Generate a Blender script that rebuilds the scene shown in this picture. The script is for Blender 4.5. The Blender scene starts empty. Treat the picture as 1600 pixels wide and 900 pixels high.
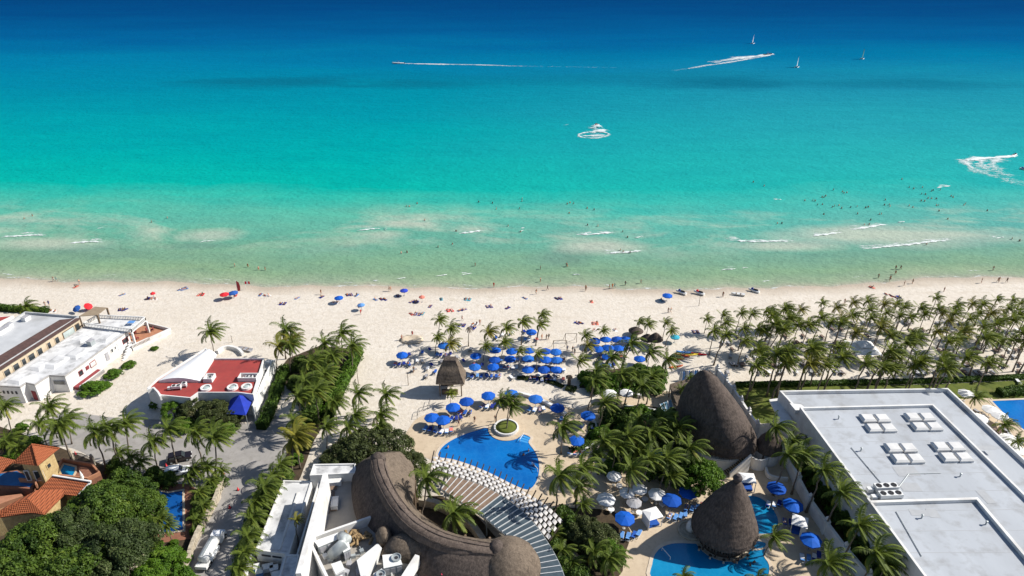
import bpy, bmesh, math, random
import numpy as np
from mathutils import Vector, Matrix
rad = math.radians
SC = bpy.context.scene
COL = SC.collection
# ---------------------------------------------------------------- camera, sky, sun, exposure
CAM_H, PITCH, FPX = 90.0, rad(27.3), 1067.0
cam_data = bpy.data.cameras.new('camera'); cam_data.lens = 24.0; cam_data.sensor_width = 36.0
cam_data.clip_start = 1.0; cam_data.clip_end = 20000
cam = bpy.data.objects.new('camera', cam_data); COL.objects.link(cam)
cam.location = (0, 0, CAM_H); cam.rotation_euler = (rad(90) - PITCH, 0, 0)
SC.camera = cam
SUN_EL = rad(40); SUN_AZ = math.atan2(1.0, 0.17)          # measured clockwise from +Y
world = bpy.data.worlds.new('World'); SC.world = world; world.use_nodes = True
wn = world.node_tree.nodes; wl = world.node_tree.links
sky = wn.new('ShaderNodeTexSky'); sky.sky_type = 'NISHITA'; sky.sun_disc = False
sky.ozone_density = 3.5; sky.sun_elevation = SUN_EL; sky.sun_rotation = SUN_AZ
bg = wn['Background']; bg.inputs['Strength'].default_value = 0.08
wl.new(sky.outputs[0], bg.inputs['Color'])
sd = bpy.data.lights.new('sun', 'SUN'); sd.energy = 5.0; sd.angle = rad(0.53); sd.color = (1.0, 0.955, 0.88)
sun = bpy.data.objects.new('sun', sd); COL.objects.link(sun)
tosun = Vector((math.sin(SUN_AZ) * math.cos(SUN_EL), math.cos(SUN_AZ) * math.cos(SUN_EL), math.sin(SUN_EL)))
sun.rotation_euler = tosun.to_track_quat('Z', 'Y').to_euler(); sun.location = (100, 60, 150)
vs = SC.view_settings; vs.view_transform = 'Standard'; vs.look = 'None'; vs.gamma = 1; vs.exposure = 0.4
vs.use_curve_mapping = False
# ---------------------------------------------------------------- survey: photo point -> place on a level plane
CP, SP = math.cos(PITCH), math.sin(PITCH)
def G(px, py, z=0.0):
    x = (px - 800) / FPX; y = -(py - 450) / FPX
    dz = y * CP - SP; dy = y * SP + CP
    t = (z - CAM_H) / dz
    return Vector((x * t, dy * t, z))
def GP(pts, z=0.0):
    return [G(p[0], p[1], z) for p in pts]
# ---------------------------------------------------------------- helpers
def tag(o, label=None, cat=None, group=None, kind=None):
    if label: o['label'] = label
    if cat: o['category'] = cat
    if group: o['group'] = group
    if kind: o['kind'] = kind
    return o
def link(o, parent=None):
    COL.objects.link(o)
    if parent is not None: o.parent = parent
    return o
def empty(name, loc=(0, 0, 0), rz=0.0, parent=None):
    o = bpy.data.objects.new(name, None); o.location = loc; o.rotation_euler = (0, 0, rz)
    o.empty_display_size = 0.3
    return link(o, parent)
def thing(name, label, cat, loc=(0, 0, 0), rz=0.0, group=None):
    return tag(empty(name, loc, rz), label, cat, group)
def copy_tree(o, parent=None):
    c = o.copy(); COL.objects.link(c); c.parent = parent
    for ch in o.children: copy_tree(ch, c)
    return c
def put(name, me, parent=None, loc=(0, 0, 0), rz=0.0, sc=None):
    o = bpy.data.objects.new(name, me); o.location = loc; o.rotation_euler = (0, 0, rz)
    if sc is not None: o.scale = (sc, sc, sc) if not isinstance(sc, tuple) else sc
    return link(o, parent)
def area2(p):
    return sum(p[i][0] * p[(i + 1) % len(p)][1] - p[(i + 1) % len(p)][0] * p[i][1] for i in range(len(p)))
def ccw(p):
    p = [Vector((q[0], q[1], 0)) for q in p]
    return p if area2(p) > 0 else p[::-1]
def inset(p, d):
    p = ccw(p); n = len(p); r = []
    for i in range(n):
        a, b, c = p[i - 1], p[i], p[(i + 1) % n]
        e1 = (b - a).normalized(); e2 = (c - b).normalized()
        n1 = Vector((-e1.y, e1.x, 0)); n2 = Vector((-e2.y, e2.x, 0))
        m = n1 + n2; k = m.dot(n1)
        r.append(b + m * (d / max(k, 0.25)))
    return r
def smooth_path(pts, n=4, closed=False):
    P = [Vector(p) for p in pts]; r = []; L = len(P)
    rng = range(L if closed else L - 1)
    for i in rng:
        if closed: p0, p1, p2, p3 = P[i - 1], P[i], P[(i + 1) % L], P[(i + 2) % L]
        else: p0, p1, p2, p3 = P[max(i - 1, 0)], P[i], P[i + 1], P[min(i + 2, L - 1)]
        for k in range(n):
            t = k / n
            r.append(0.5 * ((2 * p1) + (p2 - p0) * t + (2 * p0 - 5 * p1 + 4 * p2 - p3) * t * t + (3 * p1 - p0 - 3 * p2 + p3) * t ** 3))
    if not closed: r.append(P[-1])
    return r
class MB:
    def __init__(s): s.v = []; s.f = []; s.m = []
    def add(s, vs, fs, mi=0):
        o = len(s.v); s.v += [tuple(v) for v in vs]
        for f in fs: s.f.append([i + o for i in f]); s.m.append(mi)
        return s
    def box(s, c, size, rz=0.0, mi=0, taper=1.0):
        x, y, z = size[0] / 2, size[1] / 2, size[2] / 2; ca, sa = math.cos(rz), math.sin(rz)
        vs = []
        for dz in (-z, z):
            k = 1.0 if dz < 0 else taper
            for dx, dy in ((-x, -y), (x, -y), (x, y), (-x, y)):
                dx *= k; dy *= k
                vs.append((c[0] + dx * ca - dy * sa, c[1] + dx * sa + dy * ca, c[2] + dz))
        return s.add(vs, [(3, 2, 1, 0), (4, 5, 6, 7), (0, 1, 5, 4), (1, 2, 6, 5), (2, 3, 7, 6), (3, 0, 4, 7)], mi)
    def beam(s, a, b, w, h, mi=0):
        a = Vector(a); b = Vector(b); d = (b - a)
        if d.length < 1e-6: return s
        d.normalize(); up = Vector((0, 0, 1))
        if abs(d.z) > 0.95: up = Vector((1, 0, 0))
        r = d.cross(up).normalized(); u = r.cross(d).normalized()
        r *= w / 2; u *= h / 2
        vs = [a - r - u, a + r - u, a + r + u, a - r + u, b - r - u, b + r - u, b + r + u, b - r + u]
        return s.add(vs, [(3, 2, 1, 0), (4, 5, 6, 7), (0, 1, 5, 4), (1, 2, 6, 5), (2, 3, 7, 6), (3, 0, 4, 7)][:], mi)
    def prism(s, poly, z0, z1, mi=0, bottom=True):
        p = ccw(poly); n = len(p)
        vs = [(q.x, q.y, z0) for q in p] + [(q.x, q.y, z1) for q in p]
        fs = [list(range(n, 2 * n))] + [(i, (i + 1) % n, n + (i + 1) % n, n + i) for i in range(n)]
        if bottom: fs.append(list(range(n))[::-1])
        return s.add(vs, fs, mi)
    def ring(s, outer, inner, z0, z1, mi=0):
        n = len(outer)
        vs = [(q.x, q.y, z0) for q in outer] + [(q.x, q.y, z1) for q in outer] + [(q.x, q.y, z1) for q in inner] + [(q.x, q.y, z0) for q in inner]
        fs = []
        for i in range(n):
            j = (i + 1) % n
            fs += [(i, j, n + j, n + i), (n + i, n + j, 2 * n + j, 2 * n + i), (2 * n + i, 2 * n + j, 3 * n + j, 3 * n + i)]
        return s.add(vs, fs, mi)
    def tube(s, pts, radii, seg=6, mi=0, cap=True):
        pts = [Vector(p) for p in pts]; n = len(pts); vs = []
        for i, p in enumerate(pts):
            d = (pts[min(i + 1, n - 1)] - pts[max(i - 1, 0)]).normalized()
            ref = Vector((0, 1, 0)) if abs(d.y) < 0.9 else Vector((1, 0, 0))
            r = d.cross(ref).normalized(); u = r.cross(d)
            rr = radii[i] if isinstance(radii, (list, tuple)) else radii
            for k in range(seg):
                a = 2 * math.pi * k / seg
                vs.append(p + r * (math.cos(a) * rr) + u * (math.sin(a) * rr))
        fs = []
        for i in range(n - 1):
            for k in range(seg):
                k2 = (k + 1) % seg
                fs.append((i * seg + k, (i + 1) * seg + k, (i + 1) * seg + k2, i * seg + k2))
        if cap: fs += [list(range(seg)), list(range((n - 1) * seg, n * seg))[::-1]]
        return s.add(vs, fs, mi)
    def lathe(s, prof, c=(0, 0, 0), seg=24, mi=0, sx=1.0, sy=1.0, rz=0.0, jit=None):
        vs = []; n = len(prof)
        for i, (r, z) in enumerate(prof):
            for k in range(seg):
                a = 2 * math.pi * k / seg + rz
                q = r * (1 + (jit(i, k) if jit else 0))
                vs.append((c[0] + q * sx * math.cos(a), c[1] + q * sy * math.sin(a), c[2] + z))
        fs = []
        for i in range(n - 1):
            for k in range(seg):
                k2 = (k + 1) % seg
                fs.append((i * seg + k, i * seg + k2, (i + 1) * seg + k2, (i + 1) * seg + k))
        if prof[0][0] > 1e-4: fs.append(list(range(seg))[::-1])
        if prof[-1][0] > 1e-4: fs.append(list(range((n - 1) * seg, n * seg)))
        return s.add(vs, fs, mi)
    def mesh(s, name, *mats, smooth=False):
        me = bpy.data.meshes.new(name); me.from_pydata(s.v, [], s.f)
        for m in mats: me.materials.append(m)
        if len(mats) > 1: me.polygons.foreach_set('material_index', s.m)
        if smooth: me.polygons.foreach_set('use_smooth', [True] * len(me.polygons))
        me.update()
        return me
    def build(s, name, mats, parent=None, loc=(0, 0, 0), smooth=False):
        if not isinstance(mats, (list, tuple)): mats = [mats]
        return put(name, s.mesh(name, *mats, smooth=smooth), parent, loc)
def fixn(o):
    bm = bmesh.new(); bm.from_mesh(o.data); bmesh.ops.recalc_face_normals(bm, faces=bm.faces); bm.to_mesh(o.data); bm.free(); return o
# ---------------------------------------------------------------- materials
class NT:
    def __init__(s, name):
        s.m = bpy.data.materials.new(name); s.m.use_nodes = True; s.t = s.m.node_tree; s.n = s.t.nodes
        s.b = s.n['Principled BSDF']; s.out = s.n['Material Output']
    def node(s, typ, **kw):
        nd = s.n.new('ShaderNode' + typ)
        for k, v in kw.items(): setattr(nd, k, v)
        return nd
    def L(s, a, b): s.t.links.new(a, b)
    def set(s, nd, **kw):
        for k, v in kw.items():
            i = nd.inputs[k.replace('_', ' ')]
            if hasattr(v, 'is_output') or hasattr(v, 'links'): s.L(v, i)
            else: i.default_value = v
    def coord(s, kind='Object'):
        return s.node('TexCoord').outputs[kind]
    def pos(s): return s.node('NewGeometry').outputs['Position']
    def noise(s, scale, vec=None, detail=4.0, rough=0.55, stretch=None, dist=0.0):
        nd = s.node('TexNoise'); nd.inputs['Scale'].default_value = scale; nd.inputs['Detail'].default_value = detail
        nd.inputs['Roughness'].default_value = rough; nd.inputs['Distortion'].default_value = dist
        v = vec if vec is not None else s.pos()
        if stretch:
            mp = s.node('Mapping'); mp.inputs['Scale'].default_value = stretch; s.L(v, mp.inputs['Vector']); v = mp.outputs[0]
        s.L(v, nd.inputs['Vector']); return nd.outputs['Fac']
    def ramp(s, fac, stops, interp='LINEAR'):
        nd = s.node('ValToRGB'); cr = nd.color_ramp; cr.interpolation = interp
        while len(cr.elements) < len(stops): cr.elements.new(0.5)
        for e, (p, c) in zip(cr.elements, stops):
            e.position = p; e.color = (*c, 1) if len(c) == 3 else c
        s.L(fac, nd.inputs[0]); return nd.outputs['Color']
    def val(s, fac, a, b):                       # remap noise to 0..1
        nd = s.node('MapRange'); nd.inputs['From Min'].default_value = a; nd.inputs['From Max'].default_value = b
        s.L(fac, nd.inputs['Value']); return nd.outputs[0]
    def mix(s, fac, a, b, mode='MIX'):
        nd = s.node('Mix', data_type='RGBA', blend_type=mode)
        for i, v in ((0, fac), (6, a), (7, b)):
            if isinstance(v, (int, float)): nd.inputs[i].default_value = v
            elif isinstance(v, tuple): nd.inputs[i].default_value = (*v, 1)
            else: s.L(v, nd.inputs[i])
        return nd.outputs[2]
    def math(s, op, a, b=0.0, clamp=False):
        nd = s.node('Math', operation=op); nd.use_clamp = clamp
        for i, v in ((0, a), (1, b)):
            if isinstance(v, (int, float)): nd.inputs[i].default_value = v
            else: s.L(v, nd.inputs[i])
        return nd.outputs[0]
    def bump(s, h, strength=0.4, dist=0.05):
        nd = s.node('Bump'); nd.inputs['Strength'].default_value = strength; nd.inputs['Distance'].default_value = dist
        s.L(h, nd.inputs['Height']); s.L(nd.outputs[0], s.b.inputs['Normal']); return nd
    def attr(s, name):
        return s.node('Attribute', attribute_name=name).outputs['Fac']
    def base(s, v, rough=0.8, spec=0.3):
        if isinstance(v, tuple): s.b.inputs['Base Color'].default_value = (*v, 1)
        else: s.L(v, s.b.inputs['Base Color'])
        s.b.inputs['Roughness'].default_value = rough; s.b.inputs['Specular IOR Level'].default_value = spec
        return s
MATS = {}
def mt(name, c1, c2=None, scale=1.0, rough=0.75, spec=0.3, bump=0.0, bscale=None, stretch=None, lo=0.35, hi=0.65, c3=None, s3=6.0, metal=0.0):
    if name in MATS: return MATS[name]
    t = NT(name); P = t.pos()
    col = c1
    if c2 is not None: col = t.mix(t.val(t.noise(scale, P, 5, 0.6, stretch), lo, hi), c1, c2)
    if c3 is not None: col = t.mix(t.val(t.noise(s3, P, 4, 0.6), 0.5, 0.75), col, c3)
    t.base(col, rough, spec); t.b.inputs['Metallic'].default_value = metal
    if bump: t.bump(t.noise(bscale or scale * 6, P, 4), bump, 0.05)
    MATS[name] = t.m; return t.m
# ---------------------------------------------------------------- shoreline, land and sea
SEA_Z = -0.3
SHORE_PX = [(-60, 434), (0, 435), (150, 439), (300, 443), (450, 446), (600, 448), (750, 448), (900, 449), (1050, 451), (1200, 451), (1280, 446), (1400, 438), (1500, 434), (1600, 431), (1660, 430)]
SHORE = GP(SHORE_PX, SEA_Z)
SHX = [p.x for p in SHORE]; SHY = [p.y for p in SHORE]
def shore_y(x):
    w = 0.7 * math.sin(x * 0.11) + 0.45 * math.sin(x * 0.31 + 1.3) + 0.25 * math.sin(x * 0.73 + 0.4)
    return float(np.interp(x, SHX, SHY)) + w
XS = sorted(set([-9000, -5000, -2500, -1500, -900, -600, -400, -300, -250, -200] + [x * 1.0 for x in range(-180, 181, 2)] + [200, 250, 300, 400, 600, 900, 1500, 2500, 5000, 9000]))
def shore_grid(name, rows, mat, kind='structure'):
    vs, fs, d = [], [], []
    for off, z, follow in rows:
        for x in XS:
            y = shore_y(x) * follow + (1 - follow) * 190 + off
            vs.append((x, y, z)); d.append(y - shore_y(x))
    n = len(XS)
    for r in range(len(rows) - 1):
        for i in range(n - 1):
            a = r * n + i; fs.append((a, a + 1, a + n + 1, a + n))
    me = bpy.data.meshes.new(name); me.from_pydata(vs, [], fs); me.materials.append(mat)
    at = me.attributes.new('shore', 'FLOAT', 'POINT'); at.data.foreach_set('value', d)
    me.polygons.foreach_set('use_smooth', [True] * len(me.polygons)); me.update()
    return tag(put(name, me), kind=kind)
# sand
t = NT('sand'); P = t.pos(); sh = t.attr('shore')
dry = t.mix(t.val(t.noise(0.05, P, 5, 0.6), 0.35, 0.65), (0.64, 0.585, 0.51), (0.60, 0.54, 0.46))
dry = t.mix(t.val(t.noise(0.9, P, 6, 0.7), 0.42, 0.75), dry, (0.505, 0.44, 0.355))
dry = t.mix(t.val(t.noise(0.32, P, 5, 0.65, (0.35, 1.3, 1), 0.6), 0.55, 0.72), dry, (0.535, 0.47, 0.385))
shn = t.math('ADD', sh, t.math('MULTIPLY', t.math('SUBTRACT', t.noise(0.12, P, 4, 0.6, (0.5, 1, 1)), 0.5), 5.0))
wr = t.math('MULTIPLY', t.math('MULTIPLY', t.val(shn, -11, -9), t.math('SUBTRACT', 1.0, t.val(shn, -8, -6))), t.val(t.noise(1.1, P, 6, 0.75), 0.55, 0.68))
dry = t.mix(t.math('MULTIPLY', wr, 0.55), dry, (0.20, 0.16, 0.10))
wet = t.val(shn, -6.5, -1.0)
col = t.mix(wet, dry, (0.43, 0.36, 0.28))
col = t.mix(t.val(sh, -1.0, 2.0), col, (0.36, 0.36, 0.27))
inl = t.val(t.math('ADD', sh, t.math('MULTIPLY', t.noise(0.06, P), 14.0)), -85, -62)   # darker trodden soil inland
soil = t.mix(t.val(t.noise(0.5, P, 5), 0.4, 0.65), (0.42, 0.37, 0.31), (0.30, 0.27, 0.22))
col = t.mix(inl, soil, col)
t.base(col, 0.9, 0.2)
rr = t.math('SUBTRACT', 0.92, t.math('MULTIPLY', t.val(shn, -3.5, 0.0), 0.55)); t.L(rr, t.b.inputs['Roughness'])
bmp = t.math('ADD', t.noise(1.6, P, 6, 0.7), t.math('MULTIPLY', t.noise(0.4, P, 3), 1.2)); t.bump(bmp, 0.5, 0.22)
SAND = t.m
shore_grid('beach', [(-900, 0, 0), (-300, 0, 0), (-190, 0, 0), (-120, 0, 1), (-70, 0, 1), (-40, 0, 1), (-24, 0, 1), (-14, 0, 1), (-9, 0.0, 1), (-6, -0.04, 1), (-3, -0.14, 1), (-1, -0.245, 1), (1, -0.36, 1), (4, -0.55, 1), (10, -1.0, 1), (40, -3, 1)][::1], SAND)
# sea: the colour follows the depth of water over white sand, sand bars and weed beds
t = NT('sea_water'); P = t.pos(); sh = t.attr('shore')
nz = t.math('SUBTRACT', t.noise(0.012, P, 5, 0.6, (0.35, 1.0, 1)), 0.5)
nz2 = t.math('SUBTRACT', t.noise(0.05, P, 5, 0.6, (0.4, 1.0, 1), 0.8), 0.5)
d = t.math('ADD', sh, t.math('MULTIPLY', t.math('MULTIPLY', nz, sh), 0.45))
d = t.math('ADD', d, t.math('MULTIPLY', nz2, t.math('MINIMUM', t.math('MULTIPLY', sh, 0.7), 26.0)))
d = t.math('MAXIMUM', d, 0.0)
u = t.math('DIVIDE', d, t.math('ADD', d, 120.0))
def U(dd): return dd / (dd + 120.0)
SEASTOPS = [(0.0, (0.34, 0.335, 0.255)), (U(2.5), (0.265, 0.330, 0.220)), (U(9), (0.198, 0.308, 0.180)), (U(20), (0.160, 0.305, 0.195)),
     (U(32), (0.120, 0.318, 0.222)), (U(46), (0.105, 0.345, 0.255)), (U(60), (0.075, 0.365, 0.275)), (U(72), (0.032, 0.362, 0.285)), (U(86), (0.002, 0.340, 0.282)), (U(125), (0.0005, 0.300, 0.282)),
     (U(185), (0.0005, 0.248, 0.280)), (U(285), (0.0005, 0.185, 0.265)), (U(385), (0.0005, 0.146, 0.268)), (U(537), (0.0005, 0.084, 0.222)), (U(790), (0.0005, 0.048, 0.165)), (U(1300), (0.0005, 0.030, 0.125))]
col = t.ramp(u, SEASTOPS)
# clearer, bluer water towards one end of the bay
sx_ = t.node('SeparateXYZ'); t.L(P, sx_.inputs[0])
bl_ = t.math('MULTIPLY', t.val(t.math('ADD', sx_.outputs[0], t.math('MULTIPLY', nz, 90.0)), -60.0, 170.0), t.math('MULTIPLY', t.math('MULTIPLY', t.val(sh, 4.0, 30.0), t.math('SUBTRACT', 1.0, t.val(sh, 120.0, 420.0))), 0.5))
col = t.mix(bl_, col, t.mix(0.5, col, (0.07, 0.33, 0.42)))
# pale churned sand clouds over the bar, dark weed
bar = t.math('MULTIPLY', t.val(sh, 18, 34), t.math('SUBTRACT', 1.0, t.val(sh, 48, 70)))
cl = t.val(t.noise(0.030, P, 5, 0.62, (0.45, 1.0, 1), 0.4), 0.50, 0.68)
col = t.mix(t.math('MULTIPLY', t.math('MULTIPLY', bar, cl), 0.9), col, (0.42, 0.455, 0.36))
lo = t.math('MULTIPLY', t.val(sh, 3, 10), t.math('SUBTRACT', 1.0, t.val(sh, 24, 38)))
wd = t.val(t.noise(0.045, P, 6, 0.65, (0.4, 1.0, 1), 0.6), 0.56, 0.74)
col = t.mix(t.math('MULTIPLY', t.math('MULTIPLY', lo, wd), 0.6), col, (0.10, 0.20, 0.15))
def patch(cx, cy, rx, ry):
    c = G(cx, cy); ex = (G(cx + rx, cy) - c).length; ey = abs(G(cx, cy - ry).y - c.y)
    mp = t.node('Mapping'); mp.inputs['Location'].default_value = (-c.x / ex, -c.y / ey, 0); mp.inputs['Scale'].default_value = (1 / ex, 1 / ey, 0)
    t.L(P, mp.inputs['Vector']); ln = t.node('VectorMath', operation='LENGTH'); t.L(mp.outputs[0], ln.inputs[0])
    q = t.math('ADD', ln.outputs['Value'], t.math('MULTIPLY', t.math('SUBTRACT', t.noise(0.03, P, 5, 0.65, (0.4, 1, 1)), 0.5), 1.6))
    return t.math('SUBTRACT', 1.0, t.val(q, 0.25, 1.0))
for a in ((430, 128, 170, 12, .6), (640, 131, 120, 9, .45), (1330, 131, 420, 10, .4), (880, 400, 60, 16, .5), (1160, 128, 110, 12, .5), (900, 122, 700, 16, .3), (310, 383, 70, 8, .45), (120, 395, 200, 14, .3)):
    col = t.mix(t.math('MULTIPLY', patch(*a[:4]), a[4], True), col, (0.002, 0.10, 0.165) if a[1] < 300 else (0.12, 0.2, 0.17))
for a in ((935, 383, 90, 16, .8), (600, 364, 55, 9, .55), (1420, 366, 230, 19, .75), (60, 378, 120, 12, .6), (330, 366, 60, 12, .6), (1220, 383, 110, 10, .7), (740, 357, 45, 8, .6)):
    col = t.mix(t.math('MULTIPLY', patch(*a[:4]), a[4], True), col, (0.44, 0.455, 0.37))
t.base(col, 0.35, 0.0)
w1 = t.noise(0.22, P, 5, 0.6, (0.45, 1.0, 1)); w2 = t.noise(0.9, P, 4, 0.6, (0.6, 1.0, 1))
# ripple shading painted in: long blue streaks mixed into the water colour
st = t.noise(0.10, P, 5, 0.7, (0.22, 1.0, 1))
col = t.mix(t.math('MULTIPLY', t.val(st, 0.35, 0.7), 0.34), col, t.mix(0.5, col, (0.0, 0.10, 0.16)))
t.L(col, t.b.inputs['Base Color'])
t.bump(t.math('ADD', w1, t.math('MULTIPLY', w2, 0.45)), 1.0, 0.9)
gl_ = t.node('BsdfGlossy'); gl_.inputs['Roughness'].default_value = 0.25; gl_.inputs['Color'].default_value = (1, 1, 1, 1)
t.L(t.n['Bump'].outputs[0], gl_.inputs['Normal']); ms_ = t.node('MixShader'); ms_.inputs[0].default_value = 0.004
t.L(t.b.outputs[0], ms_.inputs[1]); t.L(gl_.outputs[0], ms_.inputs[2]); t.L(ms_.outputs[0], t.out.inputs['Surface'])
SEA = t.m
shore_grid('sea', [(-1.3, SEA_Z, 1)] + [(o, SEA_Z, 1) for o in (0, 1.5, 3, 6, 10, 15, 20, 28, 36, 46, 58, 72, 90, 115, 150, 200, 260, 340, 450, 600, 800, 1100, 1600, 2600, 5000, 12000)], SEA)
# ---------------------------------------------------------------- foam: breakers, swash and wakes
t = NT('foam'); P = t.pos(); fa = t.attr('foam')
n1 = t.noise(0.8, P, 7, 0.78, (0.45, 1.0, 1), 1.0)
al = t.math('MULTIPLY', t.val(t.math('ADD', fa, t.math('MULTIPLY', t.math('SUBTRACT', n1, 0.5), 3.2)), 0.38, 1.1), 0.92)
t.base((0.74, 0.78, 0.77), 0.7, 0.3); t.L(al, t.b.inputs['Alpha'])
t.bump(t.noise(2.0, P, 4), 0.6, 0.2)
FOAM = t.m
def foam_strip(mb, pts, w0, w1, vals, k0=1.0, k1=1.0, hump=0.0, z=SEA_Z + 0.03, fade=True, wm=(1, 1, 1)):
    """a low ridge of broken water along a line; widths towards and away from the land"""
    pts = smooth_path(pts, 5); n = len(pts); seed = random.random() * 99
    prof = [(-1.0, 0.0), (-0.45, 0.75), (0.0, 1.0), (0.5, 0.55), (1.0, 0.0)]
    b = len(mb.v); S = len(prof)
    for i, p in enumerate(pts):
        t_ = i / (n - 1); d_ = (pts[min(i + 1, n - 1)] - pts[max(i - 1, 0)]).normalized(); nn = Vector((-d_.y, d_.x, 0))
        e = min(1.0, 4 * t_, 4 * (1 - t_)) if fade else 1.0
        k = k0 + (k1 - k0) * t_
        wob = (wm[0] + (wm[1] - wm[0]) * min(1, 2 * t_) + (wm[2] - wm[1]) * max(0, 2 * t_ - 1)) * (0.75 + 0.35 * math.sin(seed + i * 0.9) + 0.2 * math.sin(seed * 2 + i * 2.3))
        for q, f in prof:
            ww = (w1 if q > 0 else w0) * wob * (0.35 + 0.65 * e)
            mb.v.append((p.x + nn.x * q * ww, p.y + nn.y * q * ww, z + hump * e * f))
            vals.append(f * k * (0.35 + 0.65 * e))
    for i in range(n - 1):
        for s_ in range(S - 1):
            a = b + i * S + s_; mb.f.append([a, a + S, a + S + 1, a + 1]); mb.m.append(0)
def foam_obj(name, strips, kind='stuff', label=None):
    mb = MB(); vals = []
    for a in strips: foam_strip(mb, a[0], a[1], a[2], vals, *a[3:])
    me = mb.mesh(name, FOAM, smooth=True); at = me.attributes.new('foam', 'FLOAT', 'POINT'); at.data.foreach_set('value', vals)
    return tag(fixn(put(name, me)), label, kind=kind)
random.seed(3)
BRK = [((0, 371), (35, 369), (76, 367)), ((104, 381), (135, 379), (162, 379)), ((311, 379), (324, 377), (337, 376)), ((556, 361), (578, 359), (597, 357)),
       ((716, 366), (738, 363), (757, 360)), ((899, 367), (930, 366), (962, 364)), ((990, 372), (1007, 370)), ((944, 396), (975, 395), (1008, 392)),
       ((1132, 375), (1190, 378), (1243, 376)), ((1266, 370), (1290, 367), (1316, 363)), ((1329, 360), (1360, 355), (1388, 351)),
       ((1343, 390), (1400, 385), (1450, 379), (1490, 375)), ((1402, 348), (1414, 346)), ((1463, 294), (1486, 290)), ((618, 437), (635, 434)), ((680, 432), (700, 429)),
       ((720, 431), (738, 428)), ((1127, 423), (1151, 420)), ((1160, 420), (1170, 419)), ((150, 358), (162, 357)), ((893, 429), (907, 430)), ((583, 440), (592, 439)), ((810, 362), (820, 361)), ((1555, 373), (1570, 371)), ((1210, 313), (1222, 312)), ((600, 358), (603, 361))]
br_ = []
for l in BRK:
    P0 = GP(l, SEA_Z); Lb = (P0[-1] - P0[0]).length; rp_ = smooth_path(P0, max(3, int(Lb / 2.2 / (len(l) - 1))))
    rp_ = [q + Vector((0, random.uniform(-.3, .3), 0)) for q in rp_]; big = l[-1][0] - l[0][0] > 18
    br_.append((rp_, min(.8, .06 * Lb), min(1.5, .13 * Lb), 1.3, 1.2, .3))
    for k in range(int(Lb / 3.2) if big else 1):
        a_ = random.uniform(0, .75); n_ = len(rp_); i0 = int(a_ * (n_ - 1)); i1 = min(n_ - 1, i0 + max(2, int(n_ * random.uniform(.15, .4)))); o_ = random.uniform(.4, 2.8)
        if i1 - i0 < 2: continue
        br_.append(([q + Vector((0, o_ + random.uniform(-.4, .4), 0)) for q in rp_[i0:i1 + 1]], random.uniform(.4, 1.0), random.uniform(.6, 1.6), random.uniform(.55, .95), random.uniform(.4, .8), .05, SEA_Z + .02 + .004 * k))
foam_obj('breaking_wave_foam', br_, label='white foam of small waves breaking over the sand bars')
sw = []
x0 = -178.0
while x0 < 178:
    L_ = random.uniform(6, 22); o = random.uniform(-0.5, 0.5)
    sw.append(([Vector((x, shore_y(x) + o + .4 * math.sin(x * .5), 0)) for x in np.linspace(x0, x0 + L_, 7)], 0.5, 0.8, random.uniform(.35, .75), random.uniform(.35, .75), 0.04, SEA_Z + 0.06)); x0 += L_ * random.uniform(.7, 1.3)
    if random.random() < .35:
        o2 = o + random.uniform(1.5, 5.0); xb = x0 + random.uniform(-6, 6); sw.append(([Vector((x, shore_y(x) + o2, 0)) for x in np.linspace(xb, xb + random.uniform(3, 8), 5)], 0.4, 0.6, .7, .7, 0.08, SEA_Z + 0.04))
foam_obj('swash_foam', sw, label='thin line of foam where the sea washes the sand')
# ---------------------------------------------------------------- plain materials
WHITE = mt('white_stucco', (0.72, 0.715, 0.70), (0.64, 0.63, 0.605), 0.6, 0.85, 0.2, 0.25, 6, c3=(0.52, 0.50, 0.47), s3=0.35)
WROOF = mt('white_roof_coating', (0.68, 0.68, 0.675), (0.52, 0.52, 0.52), 0.35, 0.85, 0.2, 0.2, 4, c3=(0.22, 0.22, 0.22), s3=0.42)
GROOF = mt('grey_roof_membrane', (0.50, 0.51, 0.52), (0.42, 0.43, 0.44), 0.3, 0.85, 0.2, 0.1, 4, c3=(0.33, 0.33, 0.33), s3=0.12)
HROOF = mt('pale_hotel_roof', (0.425, 0.45, 0.48), (0.365, 0.385, 0.41), 0.14, 0.8, 0.25, 0.1, 3, stretch=(1, .25, 1), c3=(0.29, 0.295, 0.30), s3=0.35)
REDROOF = mt('red_roof_paint', (0.34, 0.055, 0.048), (0.27, 0.045, 0.042), 0.5, 0.8, 0.25, 0.1, 5, c3=(0.26, 0.06, 0.05), s3=1.2)
BROWNROOF = mt('brown_shingle', (0.085, 0.05, 0.045), (0.06, 0.038, 0.036), 1.5, 0.85, 0.2, 0.4, 12)
BEIGE = mt('beige_render', (0.55, 0.46, 0.34), (0.47, 0.38, 0.27), 0.8, 0.85, 0.2, 0.2, 8)
YSTONE = mt('yellow_stone', (0.52, 0.40, 0.20), (0.38, 0.27, 0.13), 1.6, 0.9, 0.2, 0.6, 6)
STONE = mt('pale_rubble_stone', (0.50, 0.44, 0.34), (0.33, 0.28, 0.21), 1.8, 0.9, 0.2, 0.8, 4)
TERRA = mt('terracotta_floor', (0.42, 0.20, 0.115), (0.34, 0.155, 0.09), 1.2, 0.8, 0.3, 0.2, 8)
BRICK = mt('red_brick_paving', (0.27, 0.125, 0.08), (0.20, 0.09, 0.06), 2.0, 0.85, 0.2, 0.3, 10)
DECK = mt('sandstone_deck', (0.56, 0.455, 0.325), (0.49, 0.39, 0.275), 0.35, 0.75, 0.3, 0.15, 6, c3=(0.43, 0.34, 0.24), s3=1.3)
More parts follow.
